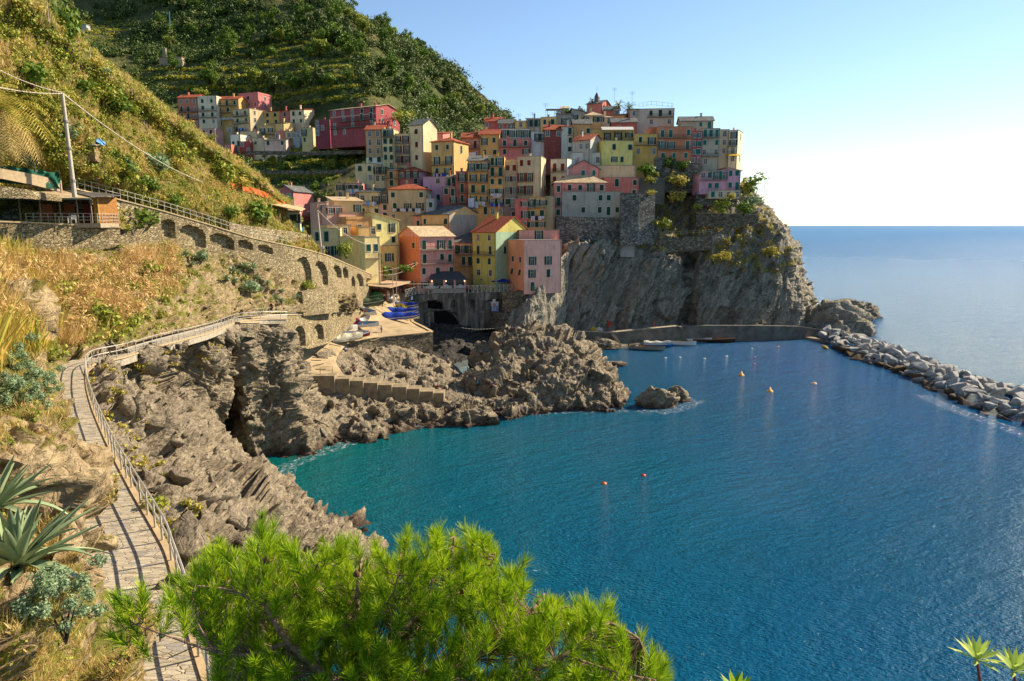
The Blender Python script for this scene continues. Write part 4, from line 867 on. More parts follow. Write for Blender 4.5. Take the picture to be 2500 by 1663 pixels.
H_('3',1690,1902,258,330,'#b4532f','ps','..w','low orange-red house at the foot of the crowning gable',D=257,dp=6)
H_('3',1462,1682,325,425,'#b3924e','hc','w.oo','ochre-yellow house with several small windows below the crowning gable',D=247,dp=7)
H_('3',1680,1800,350,430,'#b9a084','sc','.w','pale small house right of the ochre-yellow one',D=249,dp=6)
H_('3',1800,1972,322,385,'#bf8238','ss','..','small orange house in front of the palms',a=-20,D=254,dp=6,chim=0)
H_('3',1800,2118,412,570,'#9e4130','ps','.g.G.-','brick-red house right of the yellow terrace',a=-6,D=240,dp=8)
H_('3',1018,1228,882,1215,'#b5a88e','fo','GG-,GG-','white house with red parapet and rust doors',sh='b',a=-30,D=220,dp=12,scol='#c3bcae',chim=0)
H_('3',1235,1642,1010,1105,'#bb6f66','gs','.gg','pink gable-fronted house with two wide teal windows',D=218,dp=8,rh=2.6,sh='t')
H_('3',1600,2108,965,1125,'#c79c6c','fo','....','windowless peach house behind the salmon one',D=220,dp=8,chim=0)
H_('3',1700,2145,1118,1372,'#b05a48','fo','.G.g,...g','salmon-red house with a curved outside stair',D=216,dp=7,chim=0)
H_('3',1066,1732,1185,1310,'#bd7368','hc','gggOg-','pink house with a pale stone hip roof above the grey house',D=213,dp=9,rh=2.6,chim=0)
H_('6',1300,1384,200,690,'#b2645c','fo','g,G-,g,.','narrow pink house wedged against the grey house',D=210,dp=6,chim=0)
# --- right end (zoom 4)
H_('4',490,905,210,405,'#a39a88','fo','.gGg-,.w.w','tall grey-white house with a roof frame highest on the right',a=-6,D=252,dp=9,chim=0)
H_('4',410,492,215,405,'#968c7a','su','w,.','grey left wing of the tall grey-white house',D=251,dp=9,chim=0)
H_('4',455,722,495,752,'#b08c2c','fo','gO-,w.w','yellow house between the pale yellow and the orange ones',D=229,dp=6)
H_('4',640,724,420,495,'#b5622c','fo','..','small orange rooftop block left of the large orange house',D=233,dp=5,chim=0)
H_('4',720,1106,412,800,'#b4693a','fo','GG.g-,OO.G-,ggg','large orange house with teal shutters and long balconies',sh='t',D=229,dp=8)
H_('4',1090,1218,465,832,'#8e2f36','fo','ow,og,og,ww','narrow crimson house right of the large orange one',sh='t',D=230,dp=7)
H_('4',1214,1412,432,855,'#8f8b78','fo','GGG-,g.g,w.w-,w.','grey-green house with turquoise shutters and awnings',sh='t',D=231,dp=8)
H_('4',975,1345,345,430,'#8f8872','ps','..gG','grey gabled house behind the large orange one',sh='t',D=243,dp=7,a=-5)
H_('4',1412,1520,445,825,'#a9997a','fo','w,w,w,.','beige side wing at the right end of the village',D=233,dp=8,chim=0)
H_('4',1518,1618,452,820,'#bfae8c','fo','O,o-,w-,w','sunlit cream and pink end house above the pink villa',a=-28,D=232,dp=9,srows='w,.,w',ext=3)
H_('4',1500,1650,870,1135,'#bb7f92','uc','gg,gG-','right wing of the pink villa with a pale roof',D=221,dp=9,rh=-1.2,sh='t',chim=0,ext=1)
H_('4',1190,1500,895,1135,'#b97a8c','tc','wgOO-,.gg.','pink villa with a recessed white loggia on the headland edge',D=219,dp=9,rh=-1.4,sh='t',cat='villa',ext=1)
H_('4',1295,1655,1130,1200,'#b39f7a','fo','gwww','cream basement storey of the pink villa with arched windows',D=218,dp=6,chim=0,sh='t',ext=.6)
# --- lower centre (zoom 6)
H_('6',890,1030,365,692,'#ae5246','fo','.o,.O,.o','coral half of the twin house with laundry above the green gable',D=206,dp=7,chim=0)
H_('6',1028,1212,350,692,'#b0862f','fo','Ooo-,gG-=,oo','ochre half of the twin house',D=206.3,dp=7)
H_('6',1210,1302,340,690,'#93835e','fo','.','blank olive wall house right of the twin house',D=207,dp=6,chim=0)
H_('6',445,688,712,1200,'#a59a34','pr','ww,GG-,gg,ww','yellow-green house under a dark red roof at the back of the piazza',a=-40,D=196,dp=15,rh=4.2,scol='#7f9a78',srows='.w,GG,..,..',chim=1)
H_('6',248,447,825,1190,'#b27e3a','ss','GOO-,.GG-,...','orange balcony house left of the yellow-green one',D=199,dp=8,rh=2.5,chim=0)
H_('6',680,775,855,1200,'#c1954c','fo','g,G-,.','narrow peach house behind the pink waterfront block',D=196,dp=6,chim=0)
H_('6',985,1372,800,1335,'#c98c78','fo','.......,.O..O..,.O..G..,.G.....','pink waterfront block with a roof terrace, its left side tinted as warm shade',a=24,D=184,dp=15,side='l',srows='...,ggg,ggg,...',ext=.6,chim=0,scol='#bd7448')  # left wall's orange is shade and warm bounce painted into its colour
H_('6',930,1350,695,800,'#b87a6c','fo','..O..','set-back pink top storey behind the waterfront block',D=195,dp=6,chim=0)
H_('6',1380,2000,292,545,'#86857a','fo','.g..gg.,..g.gGg','grey house standing on the stone bastion',D=209.5,dp=8,chim=0,ext=.5)
H_('6',1998,2150,548,870,'#807f76','fo','..w,...','grey annex with one green window right of the bastion',D=208,ext=3,dp=5,chim=0,sh='t')
# --- lower left lit group (zoom 5)
H_('5',322,436,38,212,'#b59446','fo','o,w','yellow part of the house pair with laundry at the left edge of the village',D=214,dp=7)
H_('5',434,632,38,235,'#b06a62','fo','ooo=,www','pink part of the house pair with blue and red laundry',D=214,dp=7)
H_('5',120,232,255,512,'#bd8060','fo','w,.','narrow salmon house with a rooftop terrace at the lower left of the village',a=35,D=189,dp=6)
H_('5',225,402,295,512,'#c98f74','fo','oo,..','salmon house with two arched brown doors',a=38,D=187,dp=6,sh='b')
H_('5',310,632,240,382,'#bfa060','sc','..O','cream house with a pale pergola roof',a=30,D=195,dp=7)
H_('5',370,775,382,515,'#bd8a6c','fo','...','long salmon terrace house in front of the pergola',a=38,D=188,dp=6,chim=0)
H_('5',455,755,450,640,'#b98436','fs','.w.','amber flat-roofed house behind the pale yellow box',a=35,D=185,dp=6,chim=1)
H_('5',590,792,535,640,'#c19a48','fo','..w','small amber cube house beside the bright yellow house',a=35,D=180,dp=5,chim=0)
H_('5',752,1058,465,755,'#d8bb66','tc','gO,.g','bright sunlit yellow house with green shutters',a=40,D=189,dp=8,rh=2.2,chim=0)
H_('5',845,1046,756,1140,'#b59a48','fo','O,g','lower yellow house half in shade left of the restaurant building',a=38,D=188,dp=7,chim=0)
H_('5',70,384,552,880,'#b79a5c','fo','GG.,.OO-','yellow house with glass balcony door beside the promenade',a=10,D=169,dp=7,chim=0)
H_('5',235,512,515,650,'#c8a15c','fo','.w','cream rooftop room above the yellow box house',a=35,D=177,dp=5,chim=0)
H_('5',372,668,650,925,'#c4a44c','fo','.','windowless pale yellow box house with a long roof terrace',a=12,D=170,dp=6,chim=0)
H_('5',664,838,655,900,'#cfae66','fo','gg-','bright cream wing with two green doors right of the box house',a=42,D=169,dp=6,chim=0)
H_('5',762,862,850,1110,'#a0564a','fo','O-,.','narrow red house below the small balcony',a=30,D=177,dp=5,chim=0)
H_('5',1160,1322,412,590,'#c07c60','ss','.g','salmon wing with a slate roof beside the grey gable',a=-32,D=211,dp=8,chim=0)
H_('5',1318,1637,395,705,'#c79a55','ps','g..g-,g.g.g','peach house with green doors and a large blank grey gable',a=-36,D=207,dp=14,rh=2.6,scol='#8f8474',chim=0)
H_('5',1300,1692,645,1275,'#bf7a6c','pc','G.OG-,G.gG-,g.g.g,o...','restaurant house with pink balconied front and left gable tinted orange as warm shade',a=36,D=187,dp=13,side='l',srows='.g,.g,.O',rh=2.6,scol='#c06a34',band=(.28,.78),ext=1.2,chim=0)  # orange of the left gable paints in its shade and bounced light
# ================================================================ VEGETATION
HP = [(-300,-200),(110,0),(300,150),(700,480),(800,560),(800,620),(600,560),(400,500),(190,440),(-300,440)]
def stuff(name, V, Fq, m, **k): return tag(link(name, mesh_np(name, V, Fq, m)), kind='stuff', **k)
def cat2(L):
    V = np.concatenate([l[0] for l in L]); off = 0; Fs = []
    for v, f in L: Fs.append(f+off); off += len(v)
    return V, np.concatenate(Fs)
gDark = leafmat('leaf_dark', ['#2a3f0c', '#3f5914', '#5a7020', '#74802c'])
gMid = leafmat('leaf_mid', ['#3a5210', '#5f7420', '#86862c', '#a39a48'])
gOlive = leafmat('leaf_olive', ['#5e6420', '#8a8630', '#ad9a44', '#8f7c34'])
gGrey = leafmat('leaf_greygreen', ['#4f6244', '#70825c', '#8b9a74'])
dryM = leafmat('dry_grass', ['#6b6a30', '#9a8a4a', '#bda56c', '#a5884e'], trans=.35)
reedM = leafmat('reed', ['#6d6c30', '#a18c4c', '#bb9c66', '#a88650', '#cfb386'], trans=.3, patch=.12)
reedG = leafmat('reed_green', ['#5c6a1c', '#8a8630', '#a89440', '#c09a4c'], trans=.35, patch=.15)
forM = leafmat('forest_leaves', ['#26380f', '#3a4f18', '#55662a', '#6f7436'], patch=.03, trans=.1, bright=1.05)
vineM = leafmat('vine_leaves', ['#5c6a1c', '#8a8a22', '#b8a42c', '#6d7a2a'], patch=.03, bright=1.1)
INA = np.array([tuple(v) for v in IN])
def offpath(C, m_=.75):
    return C[np.array([np.linalg.norm(INA[:, :2]-p[:2], axis=1).min() > m_ for p in C])]
def rad(n, a, b, seed): return np.random.default_rng(seed).uniform(a, b, n)
# hillside cover
C, _ = scatter(['left_hillside'], 3700, seed=1); L = [clump_np(C[:2600], rad(2600, .3, 1.15, 2), 64, .17, seed=3)]
C[:, 2] += .15; stuff('hillside_scrub', *L[0], gMid)
stuff('olive_scrub', *clump_np(C[2600:], rad(1100, .3, .9, 5), 60, .16, seed=6), gOlive)
C, _ = scatter(['left_hillside'], 9000, seed=7); stuff('dry_grass', *blades_np(C, rad(9000, .4, 1.1, 8), .07, 9, seed=9), dryM)
LOW = [(-300,540),(280,560),(440,620),(480,760),(330,860),(100,900),(60,1000),(-300,900)]
C, _ = scatter(['lower_slope'], 3400, [[(-300,660),(60,655),(290,650),(350,610),(430,610),(450,690),(430,730),(320,740),(280,820),(180,850),(-300,780)]], seed=11, bias=lambda m_: np.clip(fbm(m_*.16, 3)*3+.45, .03, 1))
stuff('reeds', *blades_np(C, rad(3400, .9, 2.6, 12), .06, 14, spread=.5, seed=13, lean=(.15, -.15)), reedM)
C, _ = scatter(['lower_slope'], 2000, [[(-300,560),(60,600),(140,800),(120,860),(-300,1000)]], seed=14)
_c, _ = scatter(['lower_slope'], 700, [[(-300,660),(290,640),(430,610),(450,700),(300,830),(-300,900)]], seed=141); stuff('reed_bed_scrub', *clump_np(_c+np.array([0, 0, .5]), rad(700, .4, 1.2, 142), 70, .2, seed=143), gMid)
_c, _ = scatter(['lower_slope'], 900, [[(-300,660),(290,650),(430,620),(450,700),(300,830),(-300,860)]], seed=144); stuff('reed_plumes', *clump_np(_c+np.array([0, 0, 1.5]), rad(900, .4, 1., 145), 40, .1, aspect=5., squash=1.1, seed=146), reedM)
stuff('green_reeds', *blades_np(C, rad(2000, 1.2, 2.6, 15), .08, 12, spread=.35, seed=16), reedG)
C, _ = scatter(['lower_slope'], 1500, seed=17, notpolys=[[(560,720),(740,700),(900,780),(560,790)]]); C = offpath(C, .6); stuff('low_scrub', *clump_np(C, rad(len(C), .12, .5, 18)*np.clip(C[:, 1]/40, .35, 1.3), 40, .13*np.clip(C[:, 1]/40, .3, 1.5), seed=19), gMid)
C, _ = scatter(['lower_slope'], 7000, seed=20, notpolys=[[(520,660),(800,700),(900,790),(480,790)]]); C = offpath(C, .5); stuff('dry_grass', *blades_np(C, rad(len(C), .3, .7, 21)*np.clip(C[:, 1]/40, .4, 1.2), .02+.0005*20, 12, spread=.5, seed=22), dryM)
# near bank at the lower left: grass tufts and ground-hugging plants
NB = [(-200,1000),(120,1000),(200,1300),(280,1480),(300,1700),(-200,1700)]
C, _ = scatter(['lower_slope'], 5200, [NB], seed=23); C = offpath(C); stuff('dry_grass', *blades_np(C, rad(len(C), .12, .4, 24), .008, 16, spread=.7, seed=25), dryM)
C, _ = scatter(['lower_slope'], 1500, [[(-200,1400),(200,1380),(280,1500),(280,1700),(-200,1700)]], seed=26); C = offpath(C); stuff('green_ground_cover', *blades_np(C, rad(len(C), .1, .26, 27), .012, 24, spread=.8, seed=28), gMid)
# plants in the shore rocks
C, _ = scatter(['shore_rocks'], 420, [[(230,890),(560,830),(520,900),(330,960),(420,1200),(560,1330),(480,1500),(200,1000)]], seed=30); stuff('rock_plants', *clump_np(C, rad(420, .12, .45, 31), 40, .12, squash=.5, seed=32), gOlive)
# mountain
TERR = [[(330,160),(860,140),(900,250),(560,260),(330,200)],[(560,110),(800,80),(860,130),(560,150)],[(180,50),(330,50),(330,110),(190,120)],[(600,360),(880,350),(850,470),(620,440)]]
C, _ = scatter(['mountain'], 5200, [[(100,-100),(900,-100),(1260,280),(1260,420),(880,480),(600,520),(560,300),(400,250),(200,100)]], seed=40, bias=lambda m_: np.clip(fbm(m_*.022, 4)*4+.5, .04, 1), notpolys=TERR+[[(410,225),(770,225),(990,240),(980,340),(900,350),(640,370),(420,310)]])
big = rad(5200, 1.3, 4.8, 41)*np.clip(C[:, 1]/400, .6, 1.3); C[:, 2] += big*.4
stuff('forest', *clump_np(C, big, 84, .68*np.clip(C[:, 1]/400, .6, 1.3), squash=.9, seed=42), forM)
band = lambda mid: np.where((mid[:, 2] % 6.5) < 1.5, 1., .015)
C, _ = scatter(['mountain'], 2600, TERR, seed=43, bias=band); stuff('vineyard', *clump_np(C, rad(2600, .8, 2.0, 44), 40, .55, squash=.6, seed=45), vineM)
C, _ = scatter(['mountain'], 1500, TERR, seed=46); stuff('terrace_scrub', *clump_np(C, rad(1500, .6, 2., 47), 30, .6, seed=48), forM)
# headland green
C, _ = scatter(['headland'], 1000, [[(1480,430),(1850,460),(1900,560),(1950,640),(1880,680),(1740,640),(1690,620),(1500,600)]], seed=50)
stuff('headland_scrub', *clump_np(C, rad(1000, .4, 1.5, 51), 50, .3, seed=52), gOlive)
C, _ = scatter(['village_hill'], 500, seed=53); stuff('village_weeds', *clump_np(C, rad(500, .4, 1.2, 54), 30, .35, seed=55), gMid)

# ---- individual shrubs: a few moulds, then copies
def shrub_mesh(seed, m, rad_=1., k=420, leaf=.16, squash=.8):
    r = np.random.default_rng(seed); n = 9; c = r.normal(size=(n, 3))*.42*rad_; c[:, 2] = np.abs(c[:, 2])*.8+.35*rad_
    V, Fq = clump_np(c, .55*rad_, k//n, leaf, squash=squash, seed=seed+1); return mesh_np('foliage', V, Fq, m)
def stems_mesh(seed, h=.7):
    r = random.Random(seed); mb = MB()
    for i in range(6): a = r.random()*6.28; mb.bar((0, 0, -.3), (math.cos(a)*.4, math.sin(a)*.4, h), .04, 4, .015)
    return mb.mesh('stems', simple('#4a3a28', .9))
STM = stems_mesh(3)
KINDS = {'dark': (gDark, 'dark green'), 'mid': (gMid, 'mid green'), 'olive': (gOlive, 'olive brown'), 'grey': (gGrey, 'grey-green')}
SHM = {(k, i): shrub_mesh(60+i*7+len(k), v[0]) for k, v in KINDS.items() for i in range(3)}
def shrub(pos, s, kind, label, group=None, i=0, cat='shrub', sz=None, name='shrub'):
    t = empty(name, pos, random.random()*6.28, label=label, cat=cat, group=group); t.scale = (s, s, sz or s*.85)
    link('foliage', SHM[kind, i % 3], t); link('stems', STM, t); return t
def surf(names, px, py):
    best = (1e9, None)
    for nm in names:
        for A, _ in TER[nm]:
            q = A.reshape(-1, 3); d = q[:, 1]*CP-(q[:, 2]-H)*SP; d = np.where(d < .1, .1, d); x = 1250+q[:, 0]/d*F; y = 831.5-(q[:, 1]*SP+(q[:, 2]-H)*CP)/d*F
            e = (x-px)**2+(y-py)**2; near = np.where(e < 180)[0]
            if len(near) == 0: near = [int(e.argmin())]
            j = near[int(np.argmin(d[near]))]; v = e[j]+d[j]*.01
            if v < best[0]: best = (v, Vector(q[j]))
    return best[1]
for j, (x, y, rp, k, lb) in enumerate([
 (168,95,48,'dark','tall dark cypress-like bush on the skyline of the left hillside'),
 (85,180,60,'dark','large rounded dark green bush high on the left hillside'),
 (150,150,30,'mid','green bush just below the tall dark bush on the skyline'),
 (210,205,42,'dark','dark green bush in the middle of the upper left hillside'),
 (262,232,38,'mid','bright green bush next to the skyline netting'),
 (300,250,40,'dark','dark bush right below the skyline netting of the left hillside'),
 (175,330,40,'grey','grey-green bush beside the utility pole'),
 (395,385,42,'grey','large grey-green dome bush beneath the long cable'),
 (330,395,28,'grey','smaller grey-green bush left of the large grey-green dome'),
 (455,365,36,'mid','round green bush near the end of the left hillside'),
 (440,395,24,'olive','brownish bush under the round green bush'),
 (300,430,46,'mid','broad green bush above the start of the promenade railing'),
 (360,440,34,'dark','dark bush right of the broad green one above the promenade'),
 (430,495,40,'dark','dark green bush on the dry stone slope above the first arches'),
 (560,420,40,'mid','yellow-green bush at the lower end of the hillside skyline'),
 (355,525,52,'dark','large dark red-tinged shrub at the left end of the arched wall'),
 (600,440,30,'olive','straw-coloured bush before the orange mesh fence'),
 (650,515,48,'dark','leafy vine mass left of the cream cottage with green shutters'),
 (570,512,30,'dark','dark bush at the foot of the orange-fenced wall'),
 (380,660,34,'mid','green shrub between the reeds and the rock face'),
 (250,790,50,'mid','broad-leaved shrub growing from the rocks above the path bend'),
 (130,850,42,'mid','fig-like green shrub at the left side of the path bend'),
 (365,680,30,'dark','dark shrub on the rocks below the second arch'),
 (500,625,22,'grey','pale shrub at the foot of the third arch'),
 (620,690,26,'grey','grey-green shrub beside the agaves on the rocks'),
 (755,690,22,'mid','small green shrub below the tallest arches'),
 (845,610,26,'mid','green shrub under the yellow box house'),
 (930,660,34,'dark','dark bush in front of the yellow house by the promenade end')]):
    p = surf(['left_hillside', 'lower_slope'], x, y+rp*.5) if x < 830 else P(x, y+rp*.6, 166 if x < 900 else 182)
    s = rp*(p.y*CP+(H-p.z)*SP)/F
    if j == 0: t = shrub(p, s*.8, k, lb, None, j, sz=s*1.7)
    else: shrub(p, s, k, lb, None, j)
# more bushes over the hillside, indistinguishable
for kind, n, sd_, col_ in (('dark', 20, 70, 'dark green'), ('mid', 26, 71, 'mid green'), ('olive', 22, 72, 'olive-brown'), ('grey', 16, 73, 'grey-green')):
    C, _ = scatter(['left_hillside'], n, seed=sd_)
    for i, p in enumerate(C): shrub(p, random.uniform(.7, 1.5), kind, col_+' bush among the dry grass of the sunlit left hillside', col_+' bushes on the left hillside', i)
# small plants near the camera
SM = mesh_np('foliage', *cat2([clump_np(np.random.default_rng(5).normal(size=(26, 3))*.3+np.array([0, 0, .45]), .14, 260, .024, aspect=2.6, seed=6)]), gGrey)
for x, y, Y, s, lb in ((165,1500,10.6,1.15,'fine-leaved silver-green bush below the large agave'),(40,1000,24,1.7,'pale silvery bush at the left edge beside the path'),(110,960,31,1.6,'grey heather-like bush leaning over the upper path'),(20,900,32,2.2,'pale green bush at the left edge under the reeds')):
    t = empty('shrub', surf(['lower_slope'], x, y)-Vector((0, 0, .05*s)), label=lb, cat='shrub'); t.scale = (s, s, s*.9); link('foliage', SM, t); link('stems', STM, t, (0, 0, -.25), None, (.5, .5, .8))
for x, y, Y, s, k, lb in ((205,1200,26.,.9,'olive','red and green succulent patch hanging over the inner edge of the path'),(385,1240,25.5,.6,'mid','yellow-green plant outside the railing in mid path'),(400,1320,23.3,.5,'mid','small yellow-green plant outside the railing at the near bend'),(300,900,60,1.3,'mid','green prickly plants on the rocks outside the path bend'),(262,950,47,.8,'mid','yellow-green plants beside the outer side steps'),(190,1110,31,.5,'mid','small leafy weed at the inner edge of the path'),(385,870,67,.8,'mid','low green plant on the rocks right of the path bend')):
    shrub(P(x, y, Y)-Vector((0,0,.3*s)), s, k, lb, None, 1)
# headland plants
for j, (x, y, rp, Y, k, lb) in enumerate([
 (1575,415,26,222,'dark','dark climbing bush with pink blossom left of the garden wall'),
 (1590,440,16,219,'mid','bright green shrub under the pink-flowering bush'),
 (1640,398,22,226,'dark','round clipped dark tree below the orange house, left one'),
 (1668,405,22,226,'dark','round clipped dark tree below the orange house, right one'),
 (1655,440,30,222,'olive','brown ivy hanging down the cliff beneath the clipped trees'),
 (1650,480,24,221,'olive','brown ivy tongue lower on the cliff'),
 (1618,548,24,212,'mid','yellow-green tree above the pale cliff rail'),
 (1765,500,24,217,'mid','dark green garden bush below the pink villa'),
 (1815,510,24,218,'dark','rounded dark bush at the right of the villa garden'),
 (1790,480,14,215,'olive','pink bougainvillea under the villa terrace'),
 (1835,490,26,222,'grey','grey-green pine bush at the headland edge'),
 (1838,462,38,224,'mid','spiky young pine right of the pink villa'),
 (1765,515,14,215,'mid','small bush in the middle of the villa garden'),
 (1705,505,14,216,'mid','small bush at the left end of the villa garden wall'),
 (1760,625,22,213,'olive','tawny grass cushion on the upper cliff ledge'),
 (1880,615,22,217,'olive','olive scrub patch near the right shoulder of the cliff'),
 (1590,470,12,208,'olive','yellow-flowering plants on top of the stone terrace wall'),
 (1600,427,9,221,'mid','yellow-green flower strip on the pale garden wall'),
 (1430,620,20,203,'dark','dark plant in the cleft beneath the bastion'),
 (990,655,20,172,'dark','dark hedge in front of the restaurant house'),
 (985,748,16,176,'olive','golden bush at the end of the viaduct')]):
    shrub(P(x, y+rp*.5, Y), rp*Y/F, k, lb, None, j)
for j, (x, y, rp) in enumerate([(975,285,26),(490,228,18),(830,310,0)]):
    if rp: shrub(P(x, y+rp*.4, 262 if x > 900 else 335), rp*(262 if x > 900 else 335)/F, 'mid', ('bright leafy tree against the sunlit side of the crimson building', 'bright green treetop behind the distant cluster')[j], None, j, cat='tree', name='tree')
# hedge on the village summit
t = empty('hedge', P(1375,272,258), label='dark clipped hedge on the skyline left of the crowning gable', cat='hedge')
hc = np.array([[i*.9, 0, 0] for i in range(-1, 9)])*1.0+rng.normal(size=(10, 3))*.3; link('foliage', mesh_np('foliage', *clump_np(hc+np.array([0, 0, -.3]), 1.5, 80, .4, seed=77), gDark), t)
# palms
def palm(pos, h, fl, nf, label, group=None, droop=1., mm=None, skirt=False):
    t = empty('palm_tree', pos, 0, label=label, cat='palm tree', group=group); mb = MB(); mb.tube([(0, 0, -1), (.1, 0, h*.5), (0, 0, h)], h*.05+.12, 7, h*.04+.09); mb.build('trunk', simple('#5c4a34', .95, bumpd=.05), t)
    r = random.Random(int(h*100)); V, Fs = [], []
    for layer in range(2 if skirt else 1):
        V, Fs = [], []
        for i in range(nf):
            a = i*2.4+r.random(); el = r.uniform(-.1, 1.3) if layer == 0 else r.uniform(-1.2, -.3); L_ = fl*r.uniform(.8, 1.1); p = Vector((0, 0, h)); d = Vector((math.cos(a)*math.cos(el), math.sin(a)*math.cos(el), math.sin(el))); pts = [p.copy()]
            for s_ in range(9): p = p+d*(L_/9); pts.append(p.copy()); d = (d+Vector((0, 0, -.16*droop))).normalized()
            for s_ in range(1, 10):
                q = pts[s_]; dd = (pts[s_]-pts[s_-1]).normalized(); sd_ = dd.cross(Vector((0, 0, 1))).normalized(); ll = fl*.24*math.sin(math.pi*(s_+.8)/11)
                for sg in (-1, 1):
                    for e_ in (0, .5):
                        b_ = len(V); q0 = q-dd*(L_/9)*e_; tip = q0+sd_*sg*ll+dd*ll*.5-Vector((0, 0, ll*.35)); V += [q0, q0+dd*.07, tip, q0-dd*.02]; Fs.append((b_, b_+1, b_+2, b_+3))
        link('fronds' if layer == 0 else 'dead_fronds', mesh_np('fronds', [tuple(v) for v in V], Fs, (mm or gDark) if layer == 0 else dryM), t)
    return t
palm(P(5,300,66), 1.2, 5.4, 34, 'large palm with a skirt of brown drooping fronds at the left edge', droop=1.5, mm=gOlive, skirt=True)
palm(P(1535,290,256), 3.5, 3.6, 30, 'broad palm on the skyline left of the tall grey-white house', mm=gDark)
palm(P(1510,278,258), 3., 2.6, 26, 'smaller palm directly right of the crowning gable', mm=gMid)
palm(P(1445,262,262), 2.4, 1.8, 20, 'small palm tuft left of the crowning gable', mm=gMid)
# mountain trees
def tree_proto(seed, m, tall=1.):
    t = empty('tree', (0, 0, 0)); mb = MB(); mb.bar((0, 0, -1.5), (.1, .05, 2.2*tall), .3, 6, .16)
    for a in range(4): mb.bar((.1, .05, 1.4*tall), (math.cos(a*1.6)*1.2, math.sin(a*1.6)*1.2, 3.*tall), .12, 4, .05)
    mb.build('trunk', simple('#3b3024', .9), t); r = np.random.default_rng(seed); n = 12; c = r.normal(size=(n, 3))*np.array([1.1, 1.1, .9*tall]); c[:, 2] += 3.3*tall
    link('crown', mesh_np('crown', *clump_np(c, 1.15, 130, .34, seed=seed), m), t); return t
TP = [tree_proto(80, forM), tree_proto(81, gDark), tree_proto(82, gDark, 1.5), tree_proto(83, gMid, .9)]
C, _ = scatter(['mountain'], 150, [[(350,0),(860,10),(1000,110),(1230,290),(1100,330),(900,230),(560,240),(420,220)]], seed=90)
for i, p in enumerate(C):
    k = (0, 1, 1, 2, 0, 3)[i % 6]; t = copy_tree(TP[k]); t.location = p; s = random.uniform(.9, 1.9); t.scale = (s, s, s*random.uniform(.85, 1.15)); t.rotation_euler.z = random.random()*6.28
    tag(t, ('shaggy dark tree', 'round dark green tree', 'tall narrow dark green tree', 'bright mid green tree')[k]+' on the steep mountain above the village', 'tree', ('shaggy dark trees', 'round dark green trees', 'tall narrow dark trees', 'bright green trees')[k]+' on the mountain')
C, _ = scatter(['mountain'], 22, [[(600,380),(880,350),(850,500),(640,470)]], seed=91)
for i, p in enumerate(C):
    t = copy_tree(TP[3 if i % 3 else 1]); t.location = p; s = random.uniform(.5, 1.); t.scale = (s,)*3; tag(t, 'small tree in the shaded valley below the distant houses', 'tree', 'trees in the shaded valley')
for t in TP:
    for c in list(t.children): bpy.data.objects.remove(c)
    bpy.data.objects.remove(t)
# ---- agaves
agM = leafmat('agave_leaf', ['#4f6146', '#70805c', '#8b946c'], trans=.08, rough=.45, patch=2.)
def agave_mesh(seed, n=28, L_=1., wid=.11, young=False):
    r = random.Random(seed); V, Fs = [], []
    for i in range(n):
        a = i*2.39996+r.random()*.3; f = i/n; el = R(82-70*f**.8)+r.uniform(-.12, .12); ln = L_*(.65+.4*f)*r.uniform(.85, 1.1); d = Vector((math.cos(a)*math.cos(el), math.sin(a)*math.cos(el), math.sin(el))); p = Vector((0, 0, .05)); b_ = len(V); bend = r.uniform(-.03, .16)*(.3+f); ns = 9
        for s_ in range(ns+1):
            t_ = s_/ns; wd = wid*(.75+.9*t_-1.6*t_**2.4) if t_ < 1 else .002; wd = max(wd, .003); sd_ = Vector((-math.sin(a), math.cos(a), 0)); upv = sd_.cross(d).normalized(); upv = -upv if upv.z < 0 else upv
            V += [p-sd_*wd+upv*wd*.45, p-upv*.01, p+sd_*wd+upv*wd*.45]; p = p+d*ln/ns; d = (d-Vector((0, 0, bend))).normalized()
        for s_ in range(ns):
            q = b_+s_*3; Fs += [(q, q+1, q+4, q+3), (q+1, q+2, q+5, q+4)]
    return mesh_np('leaves', [tuple(v) for v in V], Fs, agM, smooth=False)
def agave(pos, s, seed, label, group=None, n=28, tilt=(0, 0)):
    t = empty('agave', pos, label=label, cat='agave', group=group); t.rotation_euler = (tilt[0], tilt[1], random.random()*6); t.scale = (s,)*3; link('leaves', AG[seed % 3], t); mb = MB(); mb.bar((0, 0, -.4), (0, 0, .12), .1, 7, .07); link('stem', mb.mesh('stem', simple('#6b5a3c')), t); return t
AG = [agave_mesh(s_, 24) for s_ in range(3)]
AGN = agave_mesh(9, 60, 1., .06)
t = empty('agave', surf(['lower_slope'], 35, 1400), label='huge grey-green agave with curling leaves beside the path, lower left', cat='agave'); t.scale = (1.75,)*3; t.rotation_euler = (0, .1, 2.2); link('leaves', AGN, t); mb = MB(); mb.bar((0, 0, -.4), (0, 0, .12), .1, 7, .07); link('stem', mb.mesh('stem', simple('#6b5a3c')), t)
t = empty('agave', surf(['lower_slope'], -20, 1260), label='second large agave standing behind the huge one at the left edge', cat='agave'); t.scale = (1.5,)*3; link('leaves', agave_mesh(11, 44, 1., .06), t); link('stem', mb.mesh('stem', simple('#6b5a3c')), t)
for i, (x, y, rp) in enumerate([(455,605,18),(485,612,20),(470,630,14),(570,645,20),(600,640,20),(625,640,20),(560,668,16),(585,680,18),(612,682,22),(640,680,20),(650,700,14),(680,715,16),(700,728,14),(738,715,14),(595,660,14),(660,690,12),(700,705,12)]):
    p = surf(['lower_slope'], x, y+rp*.4); agave(p, rp*p.y/F*1.15, i, 'blue-green agave rosette on the rocky slope under the arched wall', 'agaves under the arched wall')
